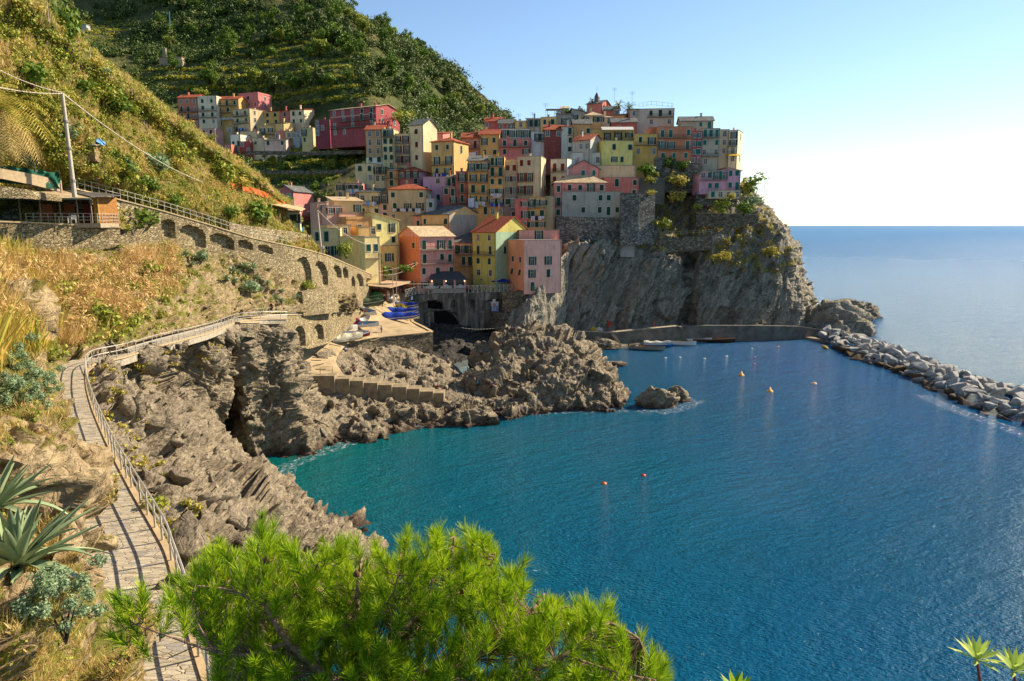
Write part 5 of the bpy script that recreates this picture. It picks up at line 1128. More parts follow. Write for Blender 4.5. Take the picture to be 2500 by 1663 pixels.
# ---- foreground pine
pineM = leafmat('pine_needles', ['#2c4e0a', '#5c820c', '#96b014', '#c4cc2a'], rough=.45, trans=.35, patch=5., bright=1.1)
barkM = simple('#8f7258', .9, var=.35, scale=20, bumpd=.004)
root = empty('pine_tree', P(900,2300,3.2), label='bright green pine crown filling the bottom of the view, seen from above', cat='pine tree'); off = root.location
def pp(x, y, Y): return P(x, y, Y)-off
SK = [[(900,2300,3.2),(900,1900,3.3),(905,1700,3.5),(900,1610,3.7)],
 [(905,1700,3.5),(800,1655,3.55),(705,1570,3.6),(650,1480,3.65),(634,1420,3.7),(640,1365,3.8)],
 [(900,1610,3.7),(878,1530,3.75),(872,1450,3.8),(882,1360,3.95)],
 [(900,1610,3.7),(960,1560,3.8),(1040,1480,3.9),(1090,1400,4.0),(1110,1310,4.1)],
 [(905,1700,3.5),(1050,1640,3.6),(1180,1600,3.7),(1290,1500,3.85),(1330,1450,3.95)],
 [(1050,1640,3.6),(1200,1680,3.5),(1380,1600,3.6),(1480,1520,3.75),(1560,1560,3.8)],
 [(705,1570,3.6),(600,1600,3.5),(520,1590,3.45),(430,1560,3.4),(330,1525,3.4)],
 [(650,1480,3.65),(560,1440,3.6),(480,1430,3.55)],[(650,1480,3.65),(740,1440,3.75),(780,1370,3.85)],
 [(878,1530,3.75),(960,1450,3.8),(980,1340,4.0)],[(1290,1500,3.85),(1400,1480,3.9)],[(1040,1480,3.9),(1180,1420,4.0),(1210,1350,4.1)],[(520,1590,3.45),(470,1500,3.5)],
 [(1380,1600,3.6),(1500,1640,3.5),(1600,1660,3.5)]]
tr = MB(); nodes = []
for i, sk in enumerate(SK):
    pts = smooth_line([pp(*q) for q in sk], 14); r0 = (.05, .026, .022, .022, .022, .02, .012, .009, .009, .009, .009, .009, .007, .008)[i]
    tr.tube(pts, r0, 7, r0*(.35 if i else .6)); nodes += pts[(6 if i == 0 else 3):]
POLY = [(415,1410),(475,1350),(540,1300),(600,1330),(640,1260),(690,1275),(740,1320),(775,1350),(800,1300),(850,1290),(900,1300),(960,1310),(1005,1270),(1060,1260),(1110,1270),(1160,1265),(1215,1300),(1225,1360),(1275,1350),(1280,1400),(1265,1460),(1300,1450),(1350,1432),(1400,1450),(1480,1445),(1530,1510),(1590,1560),(1630,1620),(1640,1720),(1600,1780),(480,1780),(540,1620),(500,1520),(440,1460)]
r = random.Random(4); tufts = []; tries = 0
while len(tufts) < 1300 and tries < 40000:
    tries += 1; x, y = r.uniform(400, 1650), r.uniform(1250, 1780)
    if not inpoly(np.array([x]), np.array([y-48]), POLY)[0]: continue
    Y = 3.45+(1700-y)/450*.5+r.uniform(-.15, .95); q = pp(x, y, Y)
    if any((q-t_).length < .055 for t_ in tufts): continue
    tufts.append(q)
for x, y in ((285,1510),(320,1490),(350,1495),(390,1500),(330,1540),(300,1570),(420,1480),(360,1600),(450,1540),(400,1540),(300,1480),(345,1475)): tufts.append(pp(x, y, 3.4+r.uniform(-.06, .06)))
tufts += [pp(640, 1325, 3.8), pp(675, 1345, 3.85), pp(655, 1360, 3.8), pp(640, 1295, 3.82), pp(1265, 1395, 4.1), pp(1245, 1415, 4.1)]
NV, NF = [], []; rr = np.random.default_rng(12); 
for q in tufts:
    j = min(range(len(nodes)), key=lambda i: (nodes[i]-q).length+max(0, nodes[i].z-q.z)*1.5); nb = nodes[j]; mid = nb.lerp(q, .5)+Vector((r.uniform(-.03, .03), r.uniform(-.03, .03), -.04))
    tr.tube([nb, mid, q], .004, 4, .0022)
    sh = ((q-mid).normalized()*.7+Vector((r.uniform(-.4, .4), r.uniform(-.45, .25), .75))).normalized(); n = 130; L_ = r.uniform(.07, .105); t_ = rr.random(n)
    base = np.array(q)+np.outer(t_*.13-.05, np.array(sh)); d = rr.normal(size=(n, 3)); d -= np.outer(d@np.array(sh), np.array(sh)); d /= np.linalg.norm(d, axis=1)[:, None]; ang = np.radians(50-26*t_+rr.normal(size=n)*7)
    dd = np.array(sh)*np.cos(ang)[:, None]+d*np.sin(ang)[:, None]; ll = L_*(.75+.35*rr.random(n))[:, None]; side = np.cross(dd, rr.normal(size=(n, 3))); side /= np.linalg.norm(side, axis=1)[:, None]; side *= .0019
    tip = base+dd*ll; V4 = np.stack([base-side, base+side, tip+side*.3, tip-side*.3], 1).reshape(-1, 3); NF.append(np.arange(n*4).reshape(-1, 4)+len(NV)*0+sum(len(v) for v in NV)); NV.append(V4)
tr.build('branches', barkM, root, smooth=True)
link('needles', mesh_np('needles', np.concatenate(NV), np.concatenate(NF), pineM), root)
cb = MB()
for (x, y, Y) in ((650,1368,3.72),(870,1400,3.75),(850,1470,3.7),(1130,1440,3.85)):
    q = pp(x, y, Y)
    for s_ in range(5): cb.bar(q+Vector((0, 0, -.02+s_*.009)), q+Vector((0, 0, -.012+s_*.009)), (.014, .019, .02, .016, .009)[s_], 8, (.019, .02, .016, .009, .002)[s_])
cb.build('cones', simple('#6b4a30', .9, bumpd=.003), root)
# spurge sprigs, lower right corner
for (x, y, n_, lb) in ((2385,1612,1,'left sprig of narrow pale leaves in the lower right corner'),(2475,1640,1,'right sprig of narrow pale leaves in the lower right corner'),(1800,1700,1,'pine tip just entering the view at the bottom centre')):
    Y = 3.; q = P(x, y, Y); t = empty('leafy_sprig', q, label=lb, cat='sprig'); mb = MB(); mb.tube([(0, 0, 0), (.03, 0, -.12), (.08, -.02, -.4)], .006, 5, .009); mb.build('stem', simple('#7a3a2a'), t)
    V, Fq = [], []; 
    for i in range(24):
        a = i*2.4; el = R(70-60*i/24); d = Vector((math.cos(a)*math.cos(el), math.sin(a)*math.cos(el), math.sin(el))); s_ = Vector((-math.sin(a), math.cos(a), 0))*.012; b_ = len(V); L_ = .13; V += [(0, 0, 0), tuple(d*L_*.55-s_), tuple(d*L_-Vector((0, 0, .01))), tuple(d*L_*.55+s_)]; Fq.append((b_, b_+1, b_+2, b_+3))
    link('leaves', mesh_np('leaves', V, Fq, leafmat('sprig_leaf', ['#8a9a3c', '#b3bc58', '#7d9440'], trans=.4) if y < 1650 else pineM), t)
# ================================================================ COTTAGE AND GARDEN THINGS ON THE LEFT
def box_between(mb, a, b, up, t):   # wall panel
    a, b = Vector(a), Vector(b); u = Vector((0, 0, up)); n = Vector((b.y-a.y, -(b.x-a.x), 0)).normalized()*t
    mb.add([a, b, b+u, a+u, a-n, b-n, b+u-n, a+u-n], [(0,1,2,3),(5,4,7,6),(0,4,5,1),(3,2,6,7),(0,3,7,4),(1,5,6,2)])
woodM = simple('#6b4a2c', .85, var=.3, scale=4.); planks = simple('#9a6a34', .85, var=.35, scale=6.)
g0 = P(85,545,77.5); cot = empty('cottage', g0, 0, label='hillside stone cottage with a long tan roof and railed veranda, far left', cat='cottage'); O = g0
def q(px, py, Y): return P(px, py, Y)-O
zf = 0
def fl(px, Y): v = P(px, 545, Y)-O; v.z = 0; return v
F0, F1, F2, F3 = fl(40,77), fl(245,80), fl(290,84), fl(290,92); B0, B1 = fl(30,83), fl(245,87)
mb = MB(); up = Vector((0, 0, .0)); mb.slab([F0+Vector((-1,0,0)), F1, F2, F3, B0+Vector((-1,3,0))], .5); mb.build('veranda_floor', simple('#a08f74', .9), cot)
mb = MB(); box_between(mb, fl(-60,82), fl(215,85.5), 3.0, .4); box_between(mb, fl(215,85.5), fl(222,84), 3., .3); mb.build('walls', greyStone, cot)
mb = MB(); box_between(mb, fl(243,80.6), fl(290,84.2), 3.1, .2); mb.build('plank_wall', planks, cot)
for x0, x1, c_ in ((98,130,'#a9683f'),(160,185,'#7a4a2a'),(205,232,'#5a2418')):
    mb = MB(); box_between(mb, fl(x0,81.6), fl(x1,82.), 2.2, .08); mb.build('door', simple(c_, .8), cot)
mb = MB(); box_between(mb, fl(232,81.), fl(243,80.5), 2.9, .1); mb.build('corner_panel', simple('#c9a14c', .8), cot)
def roofslab(pts, m, nm, t=.12, par=None):
    return MB().slab([Vector(p) for p in pts], t).build(nm, m, par)
canM = simple('#c49a68', .85, var=.2, scale=1.5)
z1, z2 = 2.75, 4.3
def fz(px, Y, z): v = fl(px, Y); v.z = z; return v
rf = roofslab([fz(-90,74.5,z1), fz(228,77.5,z1), fz(150,88,z2), fz(-90,86,z2+.2)], slateC, 'roof', .15, cot)
MB().box(-.1, .1, -.1, .1, 0, .1)
mb = MB(); mb.bar(fz(-90,74.4,z1-.12), fz(228,77.4,z1-.12), .1); mb.build('gutter', simple('#5f7266', .6), cot)
roofslab([fz(228,77.9,z1+.2), fz(300,83,z1+.55), fz(262,90,z2-.4), fz(150,88.2,z2+.08)], simple('#5a564f', .7, var=.3, scale=2.), 'tin_roof', .1, cot)
pm_ = MB().bar((0, 0, 0), (0, 0, z1-.1), .07).mesh('post', simple('#8d7f6a'))
for px in (52, 102, 150, 192, 226): v = fl(px, np.interp(px, [40, 245], [77.2, 80])); link('post', pm_, cot, v)
railing('veranda_railing', [fl(65,77.4)+O, fl(245,80.1)+O, fl(291,84)+O], 1.1, 16, whiteMet, .03, (1., .66, .33), label='thin railing of the hillside cottage veranda', cat='railing')
def chair(pos, rz, label, s=1.):
    t = empty('plastic_chair', pos, rz, label=label, cat='chair'); t.scale = (s,)*3; w_ = simple('#cfcabd', .5)
    MB().box(-.25, .25, -.25, .25, .4, .45).build('seat', w_, t); MB().box(-.25, .25, .22, .27, .45, .95).build('backrest', w_, t)
    lg = MB().box(-.03, .03, -.03, .03, 0, .4).mesh('leg', w_)
    for x in (-.22, .22):
        for y in (-.22, .22): link('leg', lg, t, (x, y, 0))
chair(fl(180,78.6)+O, .4, 'white chair right of the table on the cottage veranda'); 
t = empty('garden_table', fl(160,78.4)+O, 0, label='white table on the cottage veranda', cat='table'); MB().box(-.6, .6, -.4, .4, .68, .74).build('tabletop', simple('#cfcabd', .5), t); lg = MB().box(-.03, .03, -.03, .03, 0, .68).mesh('leg', simple('#cfcabd', .5))
for x in (-.5, .5):
    for y in (-.3, .3): link('leg', lg, t, (x, y, 0))
# green netting
def netting(name, pts, h, m, n, label, cat='netting', postm=rustMet, sag=.25):
    T = [P(*p) for p in pts]; o = T[0]; t = empty(name, o, label=label, cat=cat); mb = MB(); K = 40; L = catmull(np.array([tuple(p) for p in T])[:, None, :], K, 0)[:, 0]; vs = []
    for i in range(K):
        p = Vector(L[i])-o
        for j in range(6): vs.append(p+Vector((.12*math.sin(i*1.7+j), .25*math.sin(i*.9+j*1.3), h*j/5*(1-sag*abs(math.sin(i*.5))*.5))))
    mb.add(vs, [(i*6+j, (i+1)*6+j, (i+1)*6+j+1, i*6+j+1) for i in range(K-1) for j in range(5)]); mb.build('mesh_panel', m, t, smooth=True)
    pm = MB().bar((0, 0, -.3), (0, 0, h+.15), .05).mesh('post', postm)
    for i in range(n): link('post', pm, t, Vector(L[int((K-1)*i/(n-1))])-o)
    return t
netting('green_netting', [(-60,440,72),(0,446,72.5),(70,452,74),(148,462,76.5)], 1.9, simple('#1f5a44', .8, var=.3, scale=1.), 5, 'dark green netting screen above the cottage roof')
netting('orange_fence', [(565,462,120),(600,468,124),(640,480,129),(672,495,134),(700,508,138)], 1.1, simple('#c0602c', .8, var=.2), 12, 'orange mesh fence along the stone wall end of the hillside', cat='fence', sag=.1)
netting('grey_netting', [(497,510,112),(530,508,116),(565,514,120)], 1.4, simple('#6f7f76', .9, var=.3, scale=2.), 3, 'grey-green net draped on the terraces above the promenade')
netting('green_netting', [(285,205,98),(320,220,102),(348,236,104)], 1.0, simple('#4b6a5c', .8, var=.3), 3, 'thin green netting on the skyline of the left hillside')
# pole and cables
def pole(name, a, b, r, m, label, cat='utility pole'):
    t = empty(name, a, label=label, cat=cat); MB().bar((0, 0, -.5), Vector(b)-Vector(a), r, 10, r*.7).build('shaft', m, t); return t
pw = simple('#b5aa98', .7)
p0, p1 = P(181,470,75), P(152,228,75.5); t = pole('utility_pole', p0, p1, .24, pw, 'tall pale utility pole on the left hillside with long cables'); d_ = p1-p0
for f in (.12, .45, .72): MB().bar(d_*f-Vector((0,0,.12)), d_*f+Vector((0,0,.12)), .3, 10).build('clamp', simple('#8b8478'), t)
p2, p3 = P(785,617,130), P(775,513,131); t = pole('utility_pole', p2, p3, .2, pw, 'second pale pole standing where the promenade meets the yellow houses'); MB().bar(p3-p2+Vector((-2,0,-.2)), p3-p2+Vector((2,0,-.2)), .05).build('crossarm', pw, t)
def cable(a, b, sag, r, label):
    n = 24; o = Vector(a); mb = MB(); mb.tube([Vector(a).lerp(Vector(b), i/n)-Vector((0, 0, sag*4*(i/n)*(1-i/n)))-o for i in range(n+1)], r, 4); t = mb.build('cable', pw, smooth=True, label=label, cat='cable'); t.location = o
cable(p1, P(540,458,119), 1.5, .07, 'long pale cable from the tall pole down to the stone wall'); cable(p1, P(-60,200,60), .3, .06, 'cable leaving the top of the tall pole to the left, lower one'); cable(p1+Vector((0,0,.1)), P(-60,140,60), .4, .045, 'cable leaving the top of the tall pole to the upper left')
cable(p3, P(892,595,168), 1., .06, 'cable from the second pole to the box house terrace'); cable(P(905,666,168), P(1018,641,184), .3, .05, 'upper thin cable in front of the restaurant house'); cable(P(917,670,168), P(1020,643,184), 1.2, .06, 'sagging cable in front of the restaurant house'); cable(P(1295,775,182), P(1125,800,175), 1.5, .05, 'rope spanning the tunnel inlet')
pole('mast', P(414,62,420), P(413,28,420), .35, simple('#4c7f86', .6), 'blue-green steel mast on the mountain', cat='mast')
# small hillside sheds and poles
def shed(x, y, Y, w_, h, d, c, label, rc='#8a7a60', a=0, name='garden_shed', cat='shed'):
    t = empty(name, surf(['left_hillside'], x, y)+Vector((.2, 1.3, -.2)), a, label=label, cat=cat); MB().box(-w_/2, w_/2, 0, d, -.8, h).build('walls', simple(c, .9, var=.3, scale=2., bumpd=.02), t); MB().slab([(-w_/2-.3, -.3, h+.1), (w_/2+.3, -.3, h+.1), (w_/2+.3, d+.3, h+.6), (-w_/2-.3, d+.3, h+.6)], .12).build('roof', simple(rc, .9, var=.3), t); MB().box(-.4, .4, -.04, .0, -.2, 1.7).build('door', simple('#3a2f24'), t)
shed(197,375,80,2.2,1.,2.5,'#8a7450','small stone garden shed right of the tall pole',a=.2)
tb = empty('tarpaulin', surf(['left_hillside'], 252, 352), label='bright blue tarpaulin heap on the left hillside', cat='tarpaulin'); mm_ = MB(); 
for i in range(9):
    a0, a1 = i*.7, (i+1)*.7; mm_.add([(0, 0, .9), (math.cos(a0)*.8, math.sin(a0)*.8, .0+.3*math.sin(i*2)), (math.cos(a1)*.8, math.sin(a1)*.8, .0+.3*math.sin(i*2+2))], [(0, 1, 2)])
mm_.build('sheet', simple('#5a8fc0', .6), tb)
for i, (x, y) in enumerate(((132,150),(255,410),(412,395),(222,385),(300,400),(330,235),(236,152),(130,40),(205,170))):
    a = surf(['left_hillside'], x, y); t = empty('wooden_stake', a, label='thin pale stake among the bushes of the left hillside', cat='stake', group='stakes on the left hillside'); link('shaft', MB().bar((0, 0, -.3), (.1*(i % 3-1), 0, 1.9), .05, 5).mesh('shaft', pw), t)
# mountain chapel site
t = empty('mountain_house', P(402,150,395), label='small lone building with a tower on the mountain terraces', cat='building'); MB().box(-3, 3, 0, 4, -3, 2).build('walls', simple('#a08a68'), t); MB().box(-.8, .8, 0, 1.6, 2, 7).build('tower', simple('#8a8468'), t); MB().slab([(-3.3,-.3,2.2),(3.3,-.3,2.2),(3.3,4.3,2.9),(-3.3,4.3,2.9)],.2).build('roof', simple('#a5603c'), t)
t = empty('mountain_house', P(430,150,390), label='low stone house right of the lone mountain tower', cat='building'); MB().box(-3, 3, 0, 4, -3, 2.2).build('walls', simple('#b09a78'), t); MB().slab([(-3.3,-.3,2.4),(3.3,-.3,2.4),(3.3,4.3,3.1),(-3.3,4.3,3.1)],.2).build('roof', simple('#8a7a5c'), t)
t = empty('mountain_house', P(200,72,470), label='tiny white house on the terraces above the left hillside', cat='building'); MB().box(-3, 3, 0, 4, -3, 3).build('walls', simple('#a8a8a0'), t); MB().slab([(-3.3,-.3,3.2),(3.3,-.3,3.2),(3.3,4.3,3.9),(-3.3,4.3,3.9)],.2).build('roof', simple('#8a8a80'), t)

# ================================================================ BOATS
def hull_mesh(L_, W_, Hh, flip=1, inner=True):
    n, m_ = 14, 7; out = []; 
    for i in range(n+1):
        u = i/n; hb = W_/2*min(1, (1.02-u**3.2)**.75)*(.78+.22*math.sin(math.pi*min(1, u*1.4+.25))); hb = max(hb, .015); sh = Hh*(1+.35*max(0, u-.35)**2*2.4); kz = Hh*.0+Hh*.75*max(0, u-.78)**1.6*3
        out.append([(u*L_-L_/2, hb*math.sin(math.pi/2*(j/m_))**.75*s_ if j else 0, kz+(sh-kz)*(1-math.cos(math.pi/2*j/m_))**1.0) for s_, js in ((-1, range(m_, 0, -1)), (1, range(0, m_+1))) for j in js])
    return out
def boat(pos, rz, L_, W_, Hh, hc, ic, label, cover=None, engine=False, upside=False, stripe=None, name='rowing_boat', seats=True, cat='boat', tiltx=0, gear=None, console=False, group=None):
    t = empty(name, pos, rz, label=label, cat=cat, group=group); t.rotation_euler = (tiltx+(math.pi if upside else 0), 0, rz); t.location.z += abs(tiltx)*W_*.3; sec = hull_mesh(L_, W_, Hh); k = len(sec[0]); n = len(sec)
    mb = MB(); vs = [v for s_ in sec for v in s_]; mb.add(vs, [(i*k+j, i*k+j+1, (i+1)*k+j+1, (i+1)*k+j) for i in range(n-1) for j in range(k-1)]+[tuple(range(k))]); mb.build('hull', simple(hc, .45), t, smooth=True)
    if not cover:
        mb = MB(); ins = [[(x*.965, y*.88, z*.86+Hh*.13) for x, y, z in s_] for s_ in sec]; vs = [v for s_ in ins for v in s_]; mb.add(vs, [(i*k+j, (i+1)*k+j, (i+1)*k+j+1, i*k+j+1) for i in range(n-1) for j in range(k-1)]+[tuple(range(k-1, -1, -1))]); mb.build('lining', simple(ic, .6), t, smooth=True)
        if seats and not upside:
            for f in (-.3, 0., .24):
                i = int((f+.5)*(n-1)); w2 = abs(sec[i][0][1])*.88; zt = sec[i][0][2]*.72; MB().box(f*L_-.13, f*L_+.13, -w2, w2, zt, zt+.05).build('thwart', simple('#a5764a', .7), t)
    gm = MB(); 
    for e_ in (0, -1): gm.tube([Vector(s_[e_])+Vector((0, 0, .02)) for s_ in sec], .05, 5)
    gm.bar(Vector(sec[0][0]), Vector(sec[0][-1]), .05); gm.build('gunwale', simple(stripe or '#c9c4b6', .5), t)
    if cover:
        mb = MB(); vs = []; J = 7
        for i, s_ in enumerate(sec):
            a, c = Vector(s_[0]), Vector(s_[-1]); rg = .55+.14*math.sin(i*1.3)
            for j in range(J+1):
                f = j/J; p = a.lerp(c, f); p.y *= 1.1; p.z += .06+rg*math.sin(math.pi*f)+(.03*math.sin(i*3+j*2)) - (.45 if j in (0, J) else 0); vs.append(p)
        mb.add(vs, [(i*(J+1)+j, i*(J+1)+j+1, (i+1)*(J+1)+j+1, (i+1)*(J+1)+j) for i in range(n-1) for j in range(J)]+[tuple(range(J, -1, -1))]); mb.build('tarpaulin', simple(cover, .6, var=.25, scale=2.), t)
    if engine:
        mb = MB(); x = -L_/2; mb.box(x-.35, x, -.16, .16, Hh*.9, Hh*1.5); mb.box(x-.25, x-.1, -.05, .05, -.2, Hh*.9); mb.build('outboard_motor', simple('#c9c7c0' if engine == 'w' else '#25282a', .4), t)
    if console: MB().box(-.3, .4, -.35, .35, Hh*.4, Hh*1.5).build('console', simple('#d0ccc0', .5), t)
    if gear:
        r = random.Random(3)
        for c_ in gear: x, y = r.uniform(-.3, .25)*L_, r.uniform(-.25, .25)*W_; mb = MB(); mb.tube([(x-.4, y-.15, Hh*.75), (x, y+.15, Hh*.95), (x+.4, y-.1, Hh*.8)], .17, 7, .12); mb.build('gear', simple(c_, .8), t)
    return t
def wb(x, y, lpx, *a, hd=0, **k):  # on the water: centre pixel, length in pixels
    p = PZ(x, y, -.12); return p, lpx*(p.y*CP+(H-p.z)*SP)/F/max(.3, abs(math.cos(hd)))
WBT = [
 (1580,856,72,-.3,1.9,'#8d8878','#8f6d45','weathered open boat full of fishing gear, leftmost on the water',dict(engine='k',gear=['#c9923a','#7a4a2a','#b08a4a','#d0c8b8','#a0442c'],stripe='#5a4c3a',name='fishing_boat')),
 (1608,848,60,-.18,1.8,'#2a62a8','#c9c4b8','blue-hulled boat under a cream cover, directly behind the weathered one',dict(cover='#c4bda8')),
 (1688,836,80,-.22,2.2,'#d3cfc4','#c4bfb0','white motorboat with a central console by the quay',dict(console=True,engine='w',name='motorboat',gear=['#b83a20'])),
 (1671,845,46,-.2,1.6,'#d8d4c8','#b9a47c','small white rowing boat moored in front of the white motorboat',dict()),
 (1742,837,84,-.16,2.3,'#3a2a1e','#b07a42','long dark wooden boat with a varnished deck',dict(stripe='#b8854c',name='wooden_boat')),
 (1768,833,40,-.3,1.5,'#2f6fae','#5a9ac8','small bright blue boat behind the dark wooden boat',dict()),
 (1797,827,52,-.28,1.8,'#a4a6a8','#b8b4a8','grey inflatable-like boat with a motor at the right end of the moored boats',dict(engine='k',name='motorboat',gear=['#c8c4b8'])),
 (1890,826,30,-.6,1.6,'#3f8fd0','#cfd4d4','lone small blue and white boat tied below the cliff shade',dict())]
for (x, y, l, rz, W_, hc, ic, lb, kw) in WBT:
    p, L_ = wb(x, y, l); boat(p+Vector((0, 0, .1)), rz, L_*1.2, W_*1.3, 1.1, hc, ic, lb, **kw)
def rb(x, y, L_, rz, W_, hc, ic, lb, up_=.15, **kw):
    if not kw.get('upside'): kw.setdefault('tiltx', .36 if abs(rz) < 1.3 else -.2)
    return boat(on_ramp(x, y)+Vector((0, 0, up_)), rz, L_, W_*1.3, .9, hc, ic, lb, **kw)
rb(813,795,9.2,.55,1.5,'#d0c7b2','#d0c7b2','long cream upturned hull leaning by the two-arched wall',.8,upside=True,name='upturned_boat')
rb(824,812,6.4,.5,1.7,'#d2cdc2','#b8643c','white rowing boat with orange-brown thwarts below the cream upturned hull')
rb(788,834,3.6,.6,.8,'#c0301c','#c0301c','bright red kayak at the edge of the ramp',.15,name='kayak',cat='kayak',cover='#c0301c')
rb(863,792,5.2,1.9,2.0,'#a83a58','#a83a58','boat wrapped in a crimson-pink cover',cover='#b03a5c')
rb(884,783,5.8,2.0,2.0,'#c4beb0','#b0aa9c','pale grey boat behind the pink covered one')
rb(886,806,7.2,.12,1.7,'#d0d4d6','#6fa8c4','white boat with pale blue inside at the platform corner',.35)
rb(897,772,6.4,-.65,2.0,'#b9c0c4','#4f8fc0','grey boat with red gear and a light blue bow deck',gear=['#c04a2a','#a03030'])
rb(898,735,8.2,-.1,2.2,'#2a5a34','#2a5a34','green-tarped boat at the top of the ramp',cover='#2f6a3a')
rb(897,747,7.6,.05,2.2,'#3a4a34','#3a4a34','olive-tarped boat just below the green one',cover='#46563a')
rb(917,727,8.,-.08,2.1,'#c9c3b2','#c9c3b2','cream-covered boat behind the green-tarped one',cover='#c4bca6')
rb(985,757,8.4,-.3,2.2,'#c9c0a8','#c9c0a8','blue-tarped boat furthest back on the platform',.35,cover='#1f3f9a')
rb(981,770,8.6,-.2,2.2,'#c9c0a8','#c9c0a8','blue-tarped boat in the middle of the row on the platform',.35,cover='#2346a8')
rb(977,785,8.8,-.05,2.3,'#c9c0a8','#c9c0a8','blue-tarped boat nearest the platform edge',.35,cover='#2140a0')
rb(852,843,6.4,.5,1.9,'#c4b89c','#c4b89c','cream-covered dinghy on the shaded slope beside the ramp',.6,cover='#cbbf9f')
rb(866,855,6.8,.5,2.0,'#8a2f30','#c8ccd0','dark red and white boat lowest beside the ramp',.6,stripe='#c8ccd0')
rb(957,738,4.2,1.2,2.0,'#b9b9b2','#9a9a92','grey dinghy with white outboard motors parked near the steps of the piazza',engine='w',gear=['#d6d4cc','#d6d4cc','#cfcdc4'])
rb(790,838,2.4,1.3,.7,'#c8a21c','#c8a21c','yellow rubber dinghy standing against the right arch',.9,name='inflatable_dinghy',cover='#c8a21c',cat='dinghy') if 0 else None
# coil of yellow hose against the arch
t = empty('hose_coil', P(760,838,121.5), label='coil of bright yellow hose hanging by the right arch of the low wall', cat='hose'); mb = MB()
for k_ in range(4): mb.tube([((.45-.05*k_)*math.cos(a*.45), -.1*k_, (1.+.0*k_)*math.sin(a*.45)) for a in range(15)], .09, 6)
mb.build('coil', simple('#c9a81c', .6), t)
# buoys
def buoy(x, y, r_, c, label, cone=False, group=None):
    p = PZ(x, y, 0); t = empty('buoy', p, label=label, cat='buoy', group=group); mb = MB(); n = 10
    prof = [(-.5, .3), (-.3, .8), (0, 1), (.3, .85), (.55, .4), (1.5 if cone else .75, .08)]
    vs = [(rr_*r_*math.cos(2*math.pi*j/n), rr_*r_*math.sin(2*math.pi*j/n), z*r_) for z, rr_ in prof for j in range(n)]
    mb.add(vs, [(i*n+j, i*n+(j+1) % n, (i+1)*n+(j+1) % n, (i+1)*n+j) for i in range(len(prof)-1) for j in range(n)]+[tuple(range((len(prof)-1)*n, len(prof)*n))]); mb.build('float', simple(c, .4), t, smooth=True); MB().bar((0, 0, (1.5 if cone else .7)*r_), (0, 0, (1.8 if cone else 1.)*r_), r_*.12, 5).build('ring', rustMet, t)
for x, y, r_, c, lb, cn in ((1810,917,.75,'#d8961c','yellow cone buoy farther from the camera',True),(1880,956,.7,'#d8961c','yellow cone buoy nearer the camera',True),(1475,1181,.42,'#d06a28','left one of the two lone orange buoys in the middle of the bay',False),(1571,1161,.38,'#c83a2c','right one of the two lone buoys in the middle of the bay',False),(1988,937,.6,'#c9906a','pale orange float drifting towards the breakwater',False),(1843,872,.35,'#b83a4a','small red float nearest the moored boats',False),(1842,889,.3,'#b83a4a','tiny red float beneath the small red one',False),(1900,847,.35,'#c87a4a','small orange float under the lone blue boat',False)): buoy(x, y, r_, c, lb, cn)
for x, y in ((1625,874),(1660,873),(1720,876),(1774,870),(1836,851)): buoy(x, y, .38, '#c9c0ae', 'small whitish float in the row in front of the moored boats', group='whitish floats before the boats')
# ================================================================ BREAKWATER
bwM = rock_mat('boulder', '#77726a', '#a8a39a', '#cfcabd', 1.2, (0, .6, .2), wet=True); bwY = simple('#a5854c', .9, var=.3, bumpd=.02); bwB = rock_mat('brown_boulder', '#3a3024', '#6a5638', '#8a7450', 1.2, (0, .6, .2), wet=True)
def boulder_mesh(seed, m, n=12):
    r = np.random.default_rng(seed); bm = bmesh.new()
    for v in r.normal(size=(n, 3)): v = v/np.linalg.norm(v)*np.array([1.15, .85, .65])*(.85+.3*r.random()); bm.verts.new(v)
    res = bmesh.ops.convex_hull(bm, input=bm.verts); bmesh.ops.delete(bm, geom=[g_ for g_ in res['geom_interior'] if isinstance(g_, bmesh.types.BMVert)], context='VERTS')
    bmesh.ops.bevel(bm, geom=bm.edges[:], offset=.045, segments=1, affect='EDGES', profile=.6)
    me = bpy.data.meshes.new('boulder'); bm.to_mesh(me); bm.free(); me.materials.append(m); return me
BM = [boulder_mesh(100+i, bwM) for i in range(9)]; BB = [boulder_mesh(120+i, bwB) for i in range(4)]
top = [(2005,815),(2100,830),(2200,865),(2300,905),(2400,940),(2520,975)]; bot = [(2012,838),(2090,878),(2180,905),(2290,960),(2390,1005),(2520,1045)]
TP_ = [PZ(x, y, 0) for x, y in top]; BT = [PZ(x, y, 0) for x, y in bot]; r = random.Random(21); cnt = 0; placed = []
for k_ in range(2600):
    if len(placed) >= 210: break
    s_ = r.random()**.9*(len(top)-1); i = min(int(s_), len(top)-2); f = s_-i; v = r.random(); a, b_ = TP_[i].lerp(TP_[i+1], f), BT[i].lerp(BT[i+1], f); p = a.lerp(b_, v); R_ = r.uniform(1.15, 2.35)
    z = 3.1*math.sin(math.pi*min(1, max(0, v*.9+.08)))**.8-.6+r.uniform(-.4, .5); p.z = z
    if any((p-q_).length < (R_+rq)*.62 for q_, rq in placed): continue
    placed.append((p, R_)); low_ = z < .7; me = r.choice(BB) if (low_ and v > .5 and r.random() < .75) else r.choice(BM)
    o = link('boulder', me, None, p, (r.uniform(-.5, .5), r.uniform(-.5, .5), r.random()*6.28), (R_*r.uniform(.9, 1.25), R_*r.uniform(.8, 1.1), R_*r.uniform(.8, 1.05)))
    br = me in BB; tag(o, 'brown wet boulder along the waterline of the breakwater' if br else 'angular pale grey boulder of the breakwater', 'boulder', ('brown' if br else 'pale grey')+' boulders of the breakwater')
